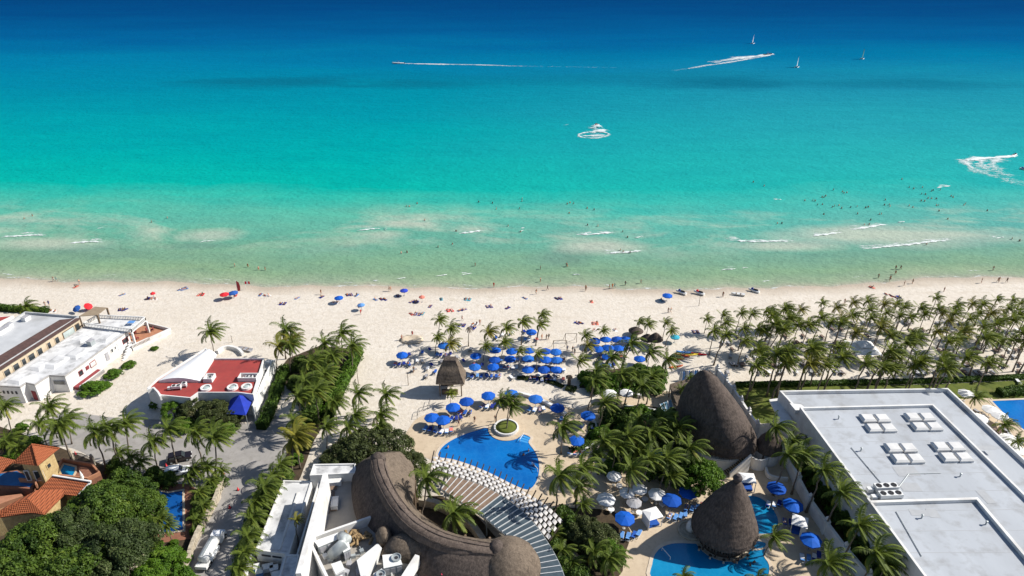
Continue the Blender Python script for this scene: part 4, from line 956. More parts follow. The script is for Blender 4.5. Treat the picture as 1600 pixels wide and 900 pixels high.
s = Site('garden_wall', 'curved low white bench wall behind the red roofed house', 'wall', G(362, 548)); s.add('wall', wall_run(MB(), smooth_path(GP([(340, 553), (348, 547), (360, 545), (373, 549), (380, 556)]), 4), .9, .6), WHITE)
def small_boat(loc, rz, mat, label, cat='boat', name='dinghy', L=3.2, group=None, over=False):
    t_ = thing(name, label, cat, loc, rz, group); mb = MB(); st = 9
    for i in range(st):
        q = i / (st - 1); w = .62 * math.sin(math.pi * min(.93, .12 + q * .62)) if q > .02 else .42
        w = .6 * (1 - max(0, q - .45) ** 2 * 3.0); w = max(w, .03); y = (q - .5) * L; r = .12 * max(0, q - .6)
        for (xx, zz) in ((-w, .55 + r), (-w * .8, .2 + r), (0, .02 + r * 2), (w * .8, .2 + r), (w, .55 + r), (w * .85, .5 + r), (0, .28 + r), (-w * .85, .5 + r)): mb.v.append((xx, y, zz))
    for i in range(st - 1):
        for k in range(8): mb.f.append([i * 8 + k, i * 8 + (k + 1) % 8, (i + 1) * 8 + (k + 1) % 8, (i + 1) * 8 + k]); mb.m.append(0)
    mb.f += [list(range(8))[::-1], [(st - 1) * 8 + k for k in range(8)]]; mb.m += [0, 0]
    fixn(mb.build('hull', mat, t_, smooth=False)); th = MB()
    for y in (-.2 * L, .12 * L): th.box((0, y, .47), (1.0, .25, .05))
    th.build('thwarts', WOOD, t_)
    return t_
small_boat(G(383, 547), 1.2, GFAB, 'grey dinghy pulled up on the sand behind the red roofed house', L=4.0)
# ---------------------------------------------------------------- terracotta villa
s = Site('tiled_villa', 'terracotta tiled villa with square tower and yellow stone walls', 'house', G(60, 770))
te = [G(21, 724, 8), G(59, 728, 8), G(92.5, 701, 8)]; te.append(te[0] + te[2] - te[1]); apx = G(54, 695, 10.6)
apx = sum(te, Vector()) / 4; apx.z = 10.6
s.add('tower_wall', MB().prism(inset(te, .7), 0, 8.1), YSTONE)
s.add('tower_roof', MB().add([*te, apx], [(0, 1, 4), (1, 2, 4), (2, 3, 4), (3, 0, 4), (3, 2, 1, 0)]), TILE, fix=True)
hr = MB(); [hr.tube([q + Vector((0, 0, .04)), apx + Vector((0, 0, .04))], .14, 6) for q in te]; s.add('ridge_tiles', hr, TILE)
ti = inset(te, .7); ti = ccw(ti)
def faces(name, lst, mat):
    mb = MB()
    for f in lst:
        p = [G(*q) for q in f]; mb.add([*p, *[q - Vector((0, 0, .22)) for q in p]], [tuple(range(len(p))), tuple(range(2 * len(p) - 1, len(p) - 1, -1))] + [(i, i + len(p), (i + 1) % len(p) + len(p), (i + 1) % len(p)) for i in range(len(p))])
    return s.add(name, mb, mat, fix=True)
faces('wing_roof', [[(82, 743, 5.2), (142, 752.5, 5.2), (121, 775, 4.2), (58, 767, 4.4)]], TILE)
faces('front_roof_slope', [[(57, 766, 5.6), (108, 764, 4.3), (69, 804, 4.0), (47, 801, 4.2), (43, 779, 5.6)]], TILE)
faces('side_roof_slope', [[(57, 766, 5.6), (43, 779, 5.6), (47, 801, 4.2), (0, 808, 4.0), (-30, 820, 4.0), (-30, 812, 4.4)]], TILE)
faces('far_roof_slope', [[(-30, 712, 7.2), (-5, 712, 7.2), (24, 719, 6.6), (-5, 742, 5.8), (-30, 750, 5.8)]], TILE)
s.add('wing_wall', MB().prism(GP([(84, 746), (139, 754.5), (118, 771), (62, 765)], 4.0), 0, 3.9), YSTONE)
s.add('front_wall', MB().prism(GP([(57, 769), (102, 766), (67, 800), (48, 797), (-30, 815), (-30, 806)], 4.0), 0, 3.75), YSTONE)
s.add('terrace', MB().prism(GP([(-30, 760), (-30, 742), (27, 734), (57, 752), (50, 764), (30, 762)], 3.0), 0, 2.95), BRICK)
s.add('terrace_floor', MB().prism(GP([(-30, 757), (-30, 745), (26, 736), (53, 752), (47, 761), (30, 759)], 3.0), 2.96, 2.99), mt('blue_glazed_floor', (.02, .14, .34), (.015, .10, .26), .8, .3))
s.add('terrace_rail', wall_run(MB(), GP([(29, 747), (55, 749), (56, 757)], 3.9), .9, .25, 2.99), TERRA)
s.add('yard_wall', MB().prism(GP([(-30, 772), (30, 765), (33, 768), (-30, 790)], 3.4), 0, 2.4), TERRA)
ct = (ti[0] + ti[1]) / 2
for (p, w_, h_, z_, an, mat) in ((G(46, 738, 6).xy, 1.3, 2.0, 4.9, .15, GLASSD), (G(38, 733, 6).xy, .5, 2.0, 4.9, .15, DMETAL)):
    wd = s.add('window', MB().box((ct.x + (.9 if w_ > 1 else -1.2), ct.y - .02, z_), (w_ + .3, .2, h_ + .3), an), WHITE); put('pane', MB().box((ct.x + (.9 if w_ > 1 else -1.2), ct.y - .1, z_), (w_, .12, h_), an).mesh('pane', mat), wd)
rt = sorted(ti, key=lambda q: -q.x)[:2]; rc = (rt[0] + rt[1]) / 2; ra = math.atan2((rt[1] - rt[0]).y, (rt[1] - rt[0]).x)
wd = s.add('round_window', MB().box((rc.x, rc.y, 6.0), (1.0, .2, 1.0), ra), YSTONE); put('pane', MB().box((rc.x + .08, rc.y - .05, 6.0), (.6, .14, .7), ra).mesh('pane', GLASSD), wd)
s.add('roof_trim', wall_run(MB(), [G(82, 743, 5.3), G(142, 752.5, 5.3)], .22, .3, 5.2), WHITE); s.add('eave_trim', MB().beam(G(142, 753, 5.1), G(121, 775.5, 4.1), .25, .25), WHITE)
pt = GP([(86, 738), (98, 720), (146, 728), (158, 742), (138, 752), (85, 746)], 2.2); s.add('pool_terrace', MB().prism(pt, 0, 2.15), BRICK); s.add('pool_terrace_wall', MB().ring(ccw(pt), inset(pt, .3), 2.151, 2.9), TERRA, fix=True)
pp = GP([(93, 738), (100, 726), (117, 730), (117, 738), (113, 745), (95, 743)], 2.2); s2 = Site('plunge_pool', 'small turquoise plunge pool beside the tiled villa tower', 'swimming pool', pp[0]); s2.add('water', MB().prism(pp, 2.16, 2.22), POOLT); s2.add('coping', MB().ring(inset(pp, -.3), inset(pp, .01), 2.155, 2.32), DECK, fix=True)
tt = thing('patio_parasol', 'folded white parasol beside the small plunge pool', 'umbrella', (*G(128, 746, 3).xy, 2.16)); put('canopy', MB().lathe([(.05, .3), (.32, .5), (.25, 1.4), (.06, 2.3)], seg=8).mesh('canopy', WFAB), tt); put('pole', MB().tube([(0, 0, 0), (0, 0, 2.5)], .04, 6).mesh('pole', ACWHITE), tt)
s = Site('iron_gate', 'dark iron gate with curved top beside the villa terrace', 'gate', G(130, 727)); gp = GP([(114, 719), (147, 727)]); n = 22; gm = MB()
for k in range(n + 1):
    p = gp[0].lerp(gp[1], k / n); h = 1.5 + .8 * math.sin(math.pi * k / n); gm.beam((p.x, p.y, 0), (p.x, p.y, h), .05, .05)
s.add('bars', gm, DMETAL); g2 = MB(); g2.tube([(gp[0].lerp(gp[1], k / n).x, gp[0].lerp(gp[1], k / n).y, 1.5 + .8 * math.sin(math.pi * k / n)) for k in range(n + 1)], .05, 5); g2.beam((*gp[0].xy, .4), (*gp[1].xy, .4), .06, .06); s.add('rail', g2, DMETAL)
for q in gp: s.add('post', MB().box((q.x, q.y, 1.1), (.5, .5, 2.2)).lathe([(.2, 0), (.3, .2), (.2, .45), (0, .5)], (q.x, q.y, 2.2), 8), STONE)
s = Site('stone_wall', 'pale stone wall curving along the gravel drive by the palms', 'wall', G(320, 820))
wpt = resample(smooth_path(GP([(353, 752), (343, 772), (338, 787), (321, 820), (305, 852), (294, 886), (288, 910)]), 4), 26)
s.add('core', wall_run(MB(), wpt, 1.35, .38), mt('wall_mortar', (.36, .31, .25)))
CAP = MB().box((0, 0, .09), (1.0, .62, .18)).mesh('cap_stone', STONE)
for a, b in zip(wpt, wpt[1:]):
    m = (a + b) / 2; o = put('cap_stone', CAP, s.t, (m.x - s.c.x, m.y - s.c.y, 1.36), math.atan2((b - a).y, (b - a).x)); o.scale = ((b - a).length * .96, RP.uniform(.9, 1.1), RP.uniform(.8, 1.2))
rs = MB(); rr_ = random.Random(4)
for a, b in zip(wpt, wpt[1:]):
    an = math.atan2((b - a).y, (b - a).x)
    for row in range(4):
        for k in range(2):
            m = a.lerp(b, (k + .5) / 2 + rr_.uniform(-.05, .05)); rs.box((m.x, m.y, .18 + row * .33), ((b - a).length * .46, .38 + rr_.uniform(.06, .2), .29), an + rr_.uniform(-.06, .06))
tag(s.add('stones', rs, STONE), kind='stuff')
s = Site('stone_wall', 'low stone edging wall beside the broadleaf trees and villa pool', 'wall', G(215, 870)); w2 = resample(GP([(230, 858), (216, 880), (200, 905)]), 8); s.add('core', wall_run(MB(), w2, .8, .5), STONE)
for a, b in zip(w2, w2[1:]): m = (a + b) / 2; o = put('cap_stone', CAP, s.t, (m.x - s.c.x, m.y - s.c.y, .8), math.atan2((b - a).y, (b - a).x)); o.scale = ((b - a).length * .96, 1, 1)
# ---------------------------------------------------------------- main thatched lobby with serpentine ridge
def thatch_surface(rows, mb, close=False):
    """rows of points from ridge to eave; lofted"""
    b = len(mb.v); S = len(rows[0]); n = len(rows)
    for r in rows: mb.v += [tuple(p) for p in r]
    for i in range(n if close else n - 1):
        j = (i + 1) % n
        for k in range(S - 1): mb.f.append([b + i * S + k, b + i * S + k + 1, b + j * S + k + 1, b + j * S + k]); mb.m.append(0)
rg = random.Random(9)
def slope(r, e, n=17, bulge=.55):
    out = []
    for k in range(n):
        q = k / (n - 1); p = r.lerp(e, q); p.z += bulge * math.sin(math.pi * q) * .8 + (rg.uniform(-.05, .05) + (.06 if k % 2 == 0 else -.03) if 0 < k < n - 1 else 0); out.append(p)
    out.append(Vector((e.x, e.y, e.z - .55))); return out
RZg, EZ = 12.6, 4.6
ridge = smooth_path([G(*q) for q in ((590, 716, 11.0), (592, 731, 11.4), (602, 757, 11.4), (622, 790, 11), (652, 820, 10.3), (694, 841, 9.6), (740, 852, 9.0), (774, 857, 8.6))], 4)
lft = smooth_path(GP([(556, 727), (549, 757), (554, 800), (575, 836), (625, 872), (680, 912), (745, 930), (780, 932)], EZ), 4)
rgt = smooth_path(GP([(628, 706), (646, 728), (648, 762), (646, 788), (674, 815), (712, 834), (752, 842), (786, 842)], EZ), 4)
s = Site('thatched_lobby', 'huge grey thatched roof with a winding ridge by the main pool', 'building', G(650, 830))
mb = MB(); rows = [slope(r, l) for r, l in zip(ridge, lft)]; thatch_surface(rows, mb)
s.add('outer_slope', mb, THATCH, smooth=True, fix=True)
mb = MB(); rows = [slope(r, l) for r, l in zip(ridge, rgt)]; thatch_surface(rows, mb); s.add('inner_slope', mb, THATCHT, smooth=True, fix=True)
c0 = ridge[0]; fan = []
L0, R0 = lft[0], rgt[0]; a0_ = math.atan2((L0 - c0).y, (L0 - c0).x); a1_ = math.atan2((R0 - c0).y, (R0 - c0).x)
while a0_ < a1_: a0_ += 2 * math.pi
for k in range(13):
    q = k / 12; a = a0_ + (a1_ - a0_) * q; rr_ = (L0 - c0).xy.length * (1 - q) + (R0 - c0).xy.length * q
    fan.append(slope(c0, Vector((c0.x + rr_ * math.cos(a), c0.y + rr_ * math.sin(a), EZ))))
mb = MB(); thatch_surface(fan, mb); s.add('hip_end', mb, THATCHT, smooth=True, fix=True)
cap = MB(); n = len(ridge); vv = []
for i, p in enumerate(ridge):
    d = (ridge[min(i + 1, n - 1)] - ridge[max(i - 1, 0)]).normalized(); sd_ = Vector((-d.y, d.x, 0)).normalized()
    for k, (o, z) in enumerate(((-1.45, -1.35), (-1.2, -.5), (-.7, .08), (0, .25), (.7, .08), (1.2, -.5), (1.45, -1.35))): vv.append(p + sd_ * (o + rg.uniform(-.12, .12)) + Vector((0, 0, z + rg.uniform(-.06, .06))))
cap.add(vv, [(i * 7 + k, i * 7 + k + 1, (i + 1) * 7 + k + 1, (i + 1) * 7 + k) for i in range(n - 1) for k in range(6)])
s.add('ridge_cap', cap, thatch_mat('bound_thatch', (0.125, 0.098, 0.083), (0.09, 0.07, 0.06), (0.17, 0.134, 0.11)), smooth=True, fix=True)
for k_, o_ in ((0, -1.02), (1, 1.02), (2, 0.0)):
    rp_ = []
    for i, p in enumerate(ridge):
        d = (ridge[min(i + 1, n - 1)] - ridge[max(i - 1, 0)]).normalized(); sd_ = Vector((-d.y, d.x, 0)).normalized(); rp_.append(p + sd_ * o_ + Vector((0, 0, -.12 if k_ < 2 else .27)))
    s.add('ridge_binding', MB().tube(rp_, .08, 5), THATCH)
s.add('ridge_knot', MB().lathe([(1.4, -.9), (1.2, .0), (.7, .5), (.3, .75), (0, .8)], (ridge[0].x, ridge[0].y + .3, 11.0), 12, jit=lambda i, k: rg.uniform(-.12, .12)), THATCH, smooth=True)
# right-hand dome at the end of the ridge
dc = G(794, 886, 4.6)
s.add('end_dome', MB().lathe([(4.9, -.9), (5.0, -.3), (4.8, .5), (4.2, 1.8), (3.2, 2.9), (2.0, 3.7), (.9, 4.2), (0, 4.4)], (dc.x, dc.y, 4.9), 28, jit=lambda i, k: rg.uniform(-.015, .015)), THATCHT, smooth=True)
kn = G(777, 855, 8.6); s.add('dome_knot', MB().lathe([(1.7, -1.6), (1.5, -.3), (1.1, .5), (.5, .95), (0, 1.0)], (kn.x, kn.y, 8.5), 12, jit=lambda i, k: rg.uniform(-.1, .1)), THATCH, smooth=True)
hp_ = G(628, 838, 9.2); s.add('side_hump', MB().lathe([(3.2, -3.8), (3.0, -2.4), (2.5, -1.2), (1.6, -.5), (1.2, -.1), (.5, .1), (0, .15)], (hp_.x + .6, hp_.y + .4, 8.6), 14, sx=1.35, sy=.85, jit=lambda i, k: rg.uniform(-.13, .13)), THATCHT, smooth=True)
hp2 = G(598, 827, 8.8); s.add('side_hump', MB().lathe([(1.2, -2.8), (1.2, -.8), (.9, .0), (.4, .4), (0, .5)], (hp2.x, hp2.y, 8.5), 12, jit=lambda i, k: rg.uniform(-.06, .06)), THATCHT, smooth=True)
pl = MB()
for l in lft[2::4] + rgt[2::4]:
    i_ = Vector((G(650, 800).x - l.x, G(650, 800).y - l.y, 0)).normalized() * .8; pl.tube([(l.x + i_.x, l.y + i_.y, 0), (l.x + i_.x, l.y + i_.y, 4.4)], .2, 7)
s.add('posts', pl, WOOD)
wi = MB()
for l, r in zip(lft[::2], rgt[::2]): pass
# white parasol-like sail and flowers in the inner garden
tt = thing('folded_sail', 'folded white canvas leaning beside the thatched roof garden', 'canvas', G(637, 787)); put('cloth', MB().lathe([(.25, .0), (.55, .8), (.5, 2.2), (.2, 3.4), (0, 3.6)], seg=8, sx=1.2).mesh('cloth', WFAB), tt); put('pole', MB().tube([(0, 0, 0), (0, 0, 3.9)], .05, 6).mesh('pole', ACWHITE), tt)
hedge('flower_bed', 'magenta flowering shrubs at the foot of the thatched roof', 'shrub', GP([(685, 899), (712, 905)], 5.0), 1.4, 5.0, F_BRIGHT, 8, 4)
fb = np.random.default_rng(5); cP = np.array([G(700, 899, 5.2)] * 90) + fb.normal(0, 1, (90, 3)) * np.array((1.6, .5, .3))
o = quads_mesh('flowers', leaf_quads(cP - np.array(G(700, 899, 5.2)), fb.normal(0, 1, (90, 3)), fb, .3, .26), F_FLOWER, [0.5] * 90); tag(put('bougainvillea_flowers', o, None, G(700, 899, 5.2)), 'cluster of magenta blossoms above the flower bed', kind='stuff')
# ---------------------------------------------------------------- radial glass canopy
s = Site('radial_canopy', 'curved canopy of dark glass and slats with white radial ribs', 'canopy', G(790, 820)); CZ = 4.0
NO = 30
oo = resample(smooth_path(GP([(706, 744), (743, 755), (776, 770), (806, 791), (829, 812), (848, 836), (864, 861), (876, 885), (883, 906), (890, 932)], CZ), 3), NO)
ii = resample(smooth_path(GP([(690, 764), (715, 781), (741, 797), (762, 812), (778, 826), (800, 842), (822, 855), (834, 872), (838, 898), (842, 932)], CZ), 3), NO)
TGLASS = mt('tinted_glass', (0.075, 0.10, 0.115), (0.055, 0.075, 0.09), 1.2, 0.12, .6)
for k in range(NO):
    q = [ii[k].lerp(ii[k + 1], .06), oo[k].lerp(oo[k + 1], .06), oo[k].lerp(oo[k + 1], .94), ii[k].lerp(ii[k + 1], .94)]
    s.add('panel', MB().prism(q, CZ - .04, CZ), PWOOD if k < 9 else TGLASS)
for k in range(NO + 1):
    a, b = ii[k], oo[k]; s.add('rib', MB().beam((a.x, a.y, CZ + .06), (b.x, b.y, CZ + .05), .10, .16), mt('rib_paint', (.55, .56, .56)))
s.add('edge_beam', wall_run(MB(), oo, .3, .2, CZ - .36), METAL); s.add('inner_beam', wall_run(MB(), ii, .3, .2, CZ - .36), METAL)
for k in range(1, NO, 5):
    for a in (ii[k], oo[k]): s.add('post', MB().tube([(a.x, a.y, 0), (a.x, a.y, CZ - .36)], .12, 6), METAL)
# curved masonry rims of the inner garden
s = Site('garden_wall', 'pale curved masonry rim round the inner palm garden', 'wall', G(700, 790)); s.add('wall', wall_run(MB(), smooth_path(GP([(655, 778), (680, 783), (705, 795), (735, 815), (755, 842)], 1.6), 5), 1.6, 1.0), STONE)
sheet('inner_garden', [(640, 775), (690, 775), (740, 800), (775, 840), (740, 845), (690, 830), (655, 808)], 0.03, SOIL)
# ---------------------------------------------------------------- woven white shade over the pool edge
s = Site('woven_shade', 'basket-woven white fabric shade on dark beams along the pool', 'canopy', G(770, 755)); SZ = 3.2; NB = 46
wo = resample(smooth_path(GP([(676, 714), (708, 721), (738, 730), (760, 738), (783, 749), (803, 760), (822, 771), (846, 785), (862, 797), (880, 815)], SZ), 3), NB)
wi_ = resample(smooth_path(GP([(672, 731), (708, 744), (743, 755), (776, 770), (806, 791), (829, 812), (848, 836), (858, 846)], SZ), 3), NB)
for k in range(0, NB + 1, 2):
    a, b = wi_[k], wo[k]; d = (b - a).normalized(); e = b + d * 1.7; s.add('beam', MB().beam((a.x, a.y, SZ), (e.x, e.y, SZ), .17, .22), DWOOD)
NS = 5
for r in range(NS):
    u0, u1 = (r + .10) / NS, (r + .92) / NS
    for k in range(NB // 2):
        c = 2 * k + (r % 2); 
        if c + 2 > NB: continue
        vs_ = []
        for q in range(5):
            t_ = c + q / 2 * .72 + .28; i_ = min(int(t_), NB - 1); f = t_ - i_
            A_, B_ = wi_[i_].lerp(wi_[i_ + 1], f), wo[i_].lerp(wo[i_ + 1], f)
            zz = SZ + .10 * math.sin(math.pi * q / 4) + .15 + .004 * r
            for u in (u0, u1): p = A_.lerp(B_, u); vs_.append((p.x, p.y, zz))
        s.add('fabric_panel', MB().add(vs_, [(2 * q, 2 * q + 2, 2 * q + 3, 2 * q + 1) for q in range(4)]), mt('woven_canvas', (.60, .575, .55), (.52, .50, .48), 1.0, .85, .15))
for k in range(0, NB + 1, 6):
    for a in (wi_[k], wo[k]): s.add('post', MB().tube([(a.x, a.y, 0), (a.x, a.y, SZ - .1)], .1, 6), DWOOD)
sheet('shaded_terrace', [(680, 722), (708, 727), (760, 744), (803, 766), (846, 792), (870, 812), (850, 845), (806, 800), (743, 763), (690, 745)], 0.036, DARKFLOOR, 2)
# ---------------------------------------------------------------- white service wings by the drive
def flat_wing(name, label, px, z, parapet=.4, roof=None, wall=None, z0=0.0):
    p = GP(px, z); s_ = Site(name, label, 'building', p[0]); s_.add('wall', MB().prism(p, z0, z), wall or WHITE)
    s_.add('roof', MB().prism(inset(p, .28), z, z + .025), roof or WROOF)
    if parapet: s_.add('parapet', MB().ring(ccw(p), inset(p, .26), z + .001, z + parapet), WHITE, fix=True)
    return s_
s = flat_wing('service_wing', 'long narrow white-roofed service wing beside the drive', [(443, 752), (488, 753), (452, 868), (399, 861)], 3.4, .25)
a, b = G(466, 770, 3.5), G(436, 860, 3.5); s.add('roof_kerb', MB().beam((a.x, a.y, 3.55), (b.x, b.y, 3.55), .35, .3), WHITE)
e0, e1 = G(399, 861, 3.4), G(452, 868, 3.4)
for u in (.3, .62): p = e0.lerp(e1, u); w = s.add('vent', MB().box((p.x, p.y - .02, 2.7), (1.5, .16, .3), math.atan2((e1 - e0).y, (e1 - e0).x)), DMETAL)
s = flat_wing('yard_wall_wing', 'low walled service yard at the end of the narrow white wing', [(398, 866), (450, 872), (436, 925), (378, 915)], 1.2, 1.6, DARKFLOOR)
for (x, y, m, w_) in ((418, 886, ACWHITE, 1.6), (405, 893, LBLUE, 1.0), (428, 888, ACWHITE, 1.2), (401, 886, TEALFAB, .9), (432, 898, ACWHITE, 1.4)):
    c = G(x, y, 1.9); tt = thing('yard_crate', 'equipment crate standing in the small walled service yard', 'crate', (c.x, c.y, 1.226), .3, 'crates in the walled service yard'); put('body', MB().box((0, 0, .4), (w_, 1.0, .8)).mesh('body', m), tt); put('lid', MB().box((0, 0, .84), (w_ + .1, 1.1, .08)).mesh('lid', ACWHITE), tt)
flat_wing('connecting_roof', 'small flat white roof joining the service yard to the long wall', [(446, 868), (468, 868), (456, 925), (430, 925)], 3.6, .25)
s = flat_wing('terrace_block', 'white block with tan roof terrace in the shade of the thatch', [(501, 743), (557, 742), (568, 832), (492, 856), (470, 905), (452, 905)], 3.2, .25, COURT)
lw = [G(508, 740, 9.4), G(466, 896, 9.4)]; s.add('tall_parapet', MB().beam((lw[0].x, lw[0].y, 4.7), (lw[1].x, lw[1].y, 4.7), .8, 9.4), WHITE)
lw2 = MB()
for k in range(16): p = lw[0].lerp(lw[1], (k + .5) / 16); lw2.box((p.x - .41, p.y, 7.4), (.06, .14, 2.4))
s.add('drain_pipes', lw2, GFAB)
for (x, y, w_, d_) in ((519, 753, 3.2, 1.4), (523, 786, 1.2, 2.4)):
    c = G(x, y, 3.8); s.add('terrace_kiosk', MB().box((c.x, c.y, 3.75), (w_, d_, .9), .15), WHITE)
for (x, y) in ((517, 762), (513, 775), (505, 800), (516, 795)):
    c = G(x, y, 3.25); s.add('timber_deck', MB().box((c.x, c.y, 3.24 + x * .0004), (2.2, 1.6, .03), .2), PWOOD)
flat_wing('rear_roof', 'pale flat roof behind the terrace block under the spreading tree', [(490, 727), (556, 726), (556, 741), (484, 745)], 4.8, .3)
# rooftop plant enclosure
eq = GP([(483, 849), (580, 815), (612, 850), (655, 868), (630, 925), (520, 925)], 6.0)
s = Site('plant_enclosure', 'white walled rooftop plant yard full of ventilation machinery', 'building', eq[0])
s.add('wall', MB().prism(eq, 0, 5.6), WHITE); s.add('floor', MB().prism(inset(eq, .3), 5.6, 5.62), mt('gravel_roof', (.36, .33, .29), (.25, .23, .20), 1.2, .9, .2, .5, 8))
s.add('parapet', wall_run(MB(), [eq[5], eq[0], eq[1]], 1.5, .4, 5.6), WHITE); s.add('fin_wall', MB().beam((*G(652, 868, 7.4).xy, 6.4), (*G(622, 915, 7.4).xy, 6.4), .7, 2.2), WHITE)
def pquad(px, z0, z1, mat, nm, par=None): return s.add(nm, MB().prism(GP(px, z1), z0, z1), mat)
def plant(name, label, px, z1, mat, extra=None):
    p = GP(px, z1); s_ = Site(name, label, 'ventilation unit', p[0]); s_.t.location.z = 5.62; s_.c.z = 5.62
    s_.add('casing', MB().prism(p, 5.62, z1), mat); ip = inset(p, .12); s_.add('lid', MB().prism(inset(p, -.06), z1, z1 + .06), ACWHITE)
    m_ = ccw(p); a, b = m_[0], m_[1]
    for k in (0, 1, 2): q = a.lerp(b, (k + .5) / 3); s_.add('louvre', MB().box((q.x, q.y - .02, (5.62 + z1) / 2), ((b - a).length * .25, .1, (z1 - 5.62) * .6), math.atan2((b - a).y, (b - a).x)), GFAB)
    if extra:
        for (x, y, r) in extra:
            c = G(x, y, z1 + .1); f = s_.add('fan', MB().lathe([(r, 0), (r, .3), (r * .86, .3), (r * .8, .12)], (c.x, c.y, z1 + .061), 16), METAL); put('grille', MB().lathe([(r * .82, .1), (0, .14)], (c.x, c.y, z1 + .061), 16).mesh('grille', DMETAL), f)
    return s_
plant('ventilation_unit', 'long grey ventilation unit against the plant yard parapet', [(492, 846), (528, 833), (534, 840), (498, 855)], 7.3, METAL)
plant('ventilation_unit', 'tall grey ventilation box with curved duct in the plant yard', [(533, 851), (544, 847), (547, 858), (537, 863)], 7.6, METAL)
plant('ventilation_unit', 'large twin-fan condenser beside the thatched hump', [(598, 868), (622, 866), (628, 882), (600, 888)], 7.4, METAL, [(619, 872, .75)])
plant('ventilation_unit', 'square single-fan condenser at the roof edge', [(584, 897), (597, 889), (604, 905), (590, 915)], 7.2, METAL, [(595, 898, .7)])
plant('ventilation_unit', 'white pipework manifold box in the plant yard corner', [(518, 882), (532, 877), (538, 890), (525, 897)], 6.9, ACWHITE)
plant('ventilation_unit', 'pale duct trunk running diagonally across the plant yard', [(558, 876), (590, 850), (596, 857), (572, 900), (564, 900)], 7.0, ACWHITE)
s = Site('ventilation_duct', 'curved metal duct elbow arching over the plant yard', 'duct', G(530, 850, 6)); s.add('elbow', MB().tube([G(533, 838, 7.2), G(541, 843, 8.0), G(537, 850, 8.2), G(526, 860, 7.4), G(520, 866, 6.2)], [.8, .85, .9, .9, .95], 10), METAL, smooth=True)
s.add('stand', MB().box((*G(520, 866, 5.7).xy, 5.85), (1.5, 1.2, .45)), METAL)
for k, (x, y) in enumerate(((508, 868), (516, 872), (526, 868), (545, 880), (552, 868), (540, 892), (530, 900), (565, 860), (575, 868), (612, 893), (505, 858), (560, 893))):
    c = G(x, y, 6.1); s_ = Site('plant_fitting', 'small pipe and valve fitting on the plant yard floor', 'pipe fitting', c, 'small fittings in the plant yard'); an = RP.uniform(0, 3); s_.add('box', MB().box((c.x, c.y, 5.62 + .3), (RP.uniform(.5, 1.0), RP.uniform(.4, .7), .6), an), RP.choice((ACWHITE, METAL, GFAB))); s_.add('pipe', MB().tube([(c.x, c.y, 6.0), (c.x + .9 * math.cos(an), c.y + .9 * math.sin(an), 6.05), (c.x + 1.0 * math.cos(an), c.y + 1.0 * math.sin(an), 5.65)], .08, 6), METAL)
s = Site('thatch_offcut', 'pile of dry straw bundles on the plant yard roof', 'straw pile', G(557, 838, 6)); c = G(557, 840, 6); sb_ = MB()
for k in range(26):
    a = rg.uniform(0, 6.3); q = rg.uniform(0, 2.2); x, y = c.x + q * math.cos(a) * 1.3, c.y + q * math.sin(a) * .8; an = rg.uniform(0, 3); sb_.tube([(x - .6 * math.cos(an), y - .6 * math.sin(an), 5.85 + rg.uniform(0, .6)), (x + .6 * math.cos(an), y + .6 * math.sin(an), 5.85 + rg.uniform(0, .6))], rg.uniform(.18, .32), 6)
s.add('bundles', sb_, mt('dry_straw', (.30, .21, .11), (.22, .15, .08), 3, .95, .1, .8, 9))
# ---------------------------------------------------------------- cone palapas
def thatch_cone(s, c, prof, z0, seg=36, name='thatch', mat=None, sx=1.0, sy=1.0, lean=(0, 0), rot=0.0):
    H_ = prof[-1][1]; r_ = random.Random(int(c.x * 10)); P_ = []
    for i in range(len(prof) - 1):
        for k in range(3): t_ = k / 3; P_.append((prof[i][0] * (1 - t_) + prof[i + 1][0] * t_, prof[i][1] * (1 - t_) + prof[i + 1][1] * t_))
    P_.append(prof[-1]); Q_ = [P_[0], P_[1]]
    for a_, b_ in zip(P_[1:], P_[2:]):                                  # overlapping courses with a small lip
        m_ = ((a_[0] + b_[0]) / 2, (a_[1] + b_[1]) / 2)
        Q_.append(m_)
        Q_.append(b_)
    mb = MB().lathe(Q_, (c.x, c.y, z0), seg, 0, sx, sy, 0, lambda i, k: r_.uniform(-.014, .014))
    R0_ = max(q[0] for q in prof); fr_ = MB()                            # ragged fringe hanging from the eave
    if H_ > 4:
        for k in range(int(R0_ * 34)):
            a_ = r_.uniform(0, 6.283); q_ = R0_ * r_.uniform(.96, 1.03); w_ = r_.uniform(.05, .14) / R0_; l_ = r_.uniform(.25, .75)
            fr_.add([(c.x + q_ * sx * math.cos(a_ - w_), c.y + q_ * sy * math.sin(a_ - w_), z0 + .1), (c.x + q_ * sx * math.cos(a_ + w_), c.y + q_ * sy * math.sin(a_ + w_), z0 + .1), (c.x + q_ * 1.01 * sx * math.cos(a_), c.y + q_ * 1.01 * sy * math.sin(a_), z0 - .2 - l_)], [(0, 1, 2)])
        cr_, sr_ = math.cos(rot), math.sin(rot); fr_.v = [(c.x + (x - c.x) * cr_ - (y - c.y) * sr_, c.y + (x - c.x) * sr_ + (y - c.y) * cr_, z) for x, y, z in fr_.v]
        tag(s.add('eave_fringe', fr_, mat or THATCH), kind='stuff')
    cr_, sr_ = math.cos(rot), math.sin(rot); mb.v = [(c.x + (x - c.x) * cr_ - (y - c.y) * sr_, c.y + (x - c.x) * sr_ + (y - c.y) * cr_, z) for x, y, z in mb.v]
    mb.v = [(x + lean[0] * max(0, (z - z0) / H_), y + lean[1] * max(0, (z - z0) / H_), z) for x, y, z in mb.v]
    return s.add(name, mb, mat or THATCH, smooth=True)
c = G(1118, 671, 4.0); s = Site('thatched_restaurant', 'towering dark cone of thatch on white walls beside the stairs', 'building', c)
ap = G(1109, 583, 17.5); ln = (ap.x - c.x, ap.y - c.y)
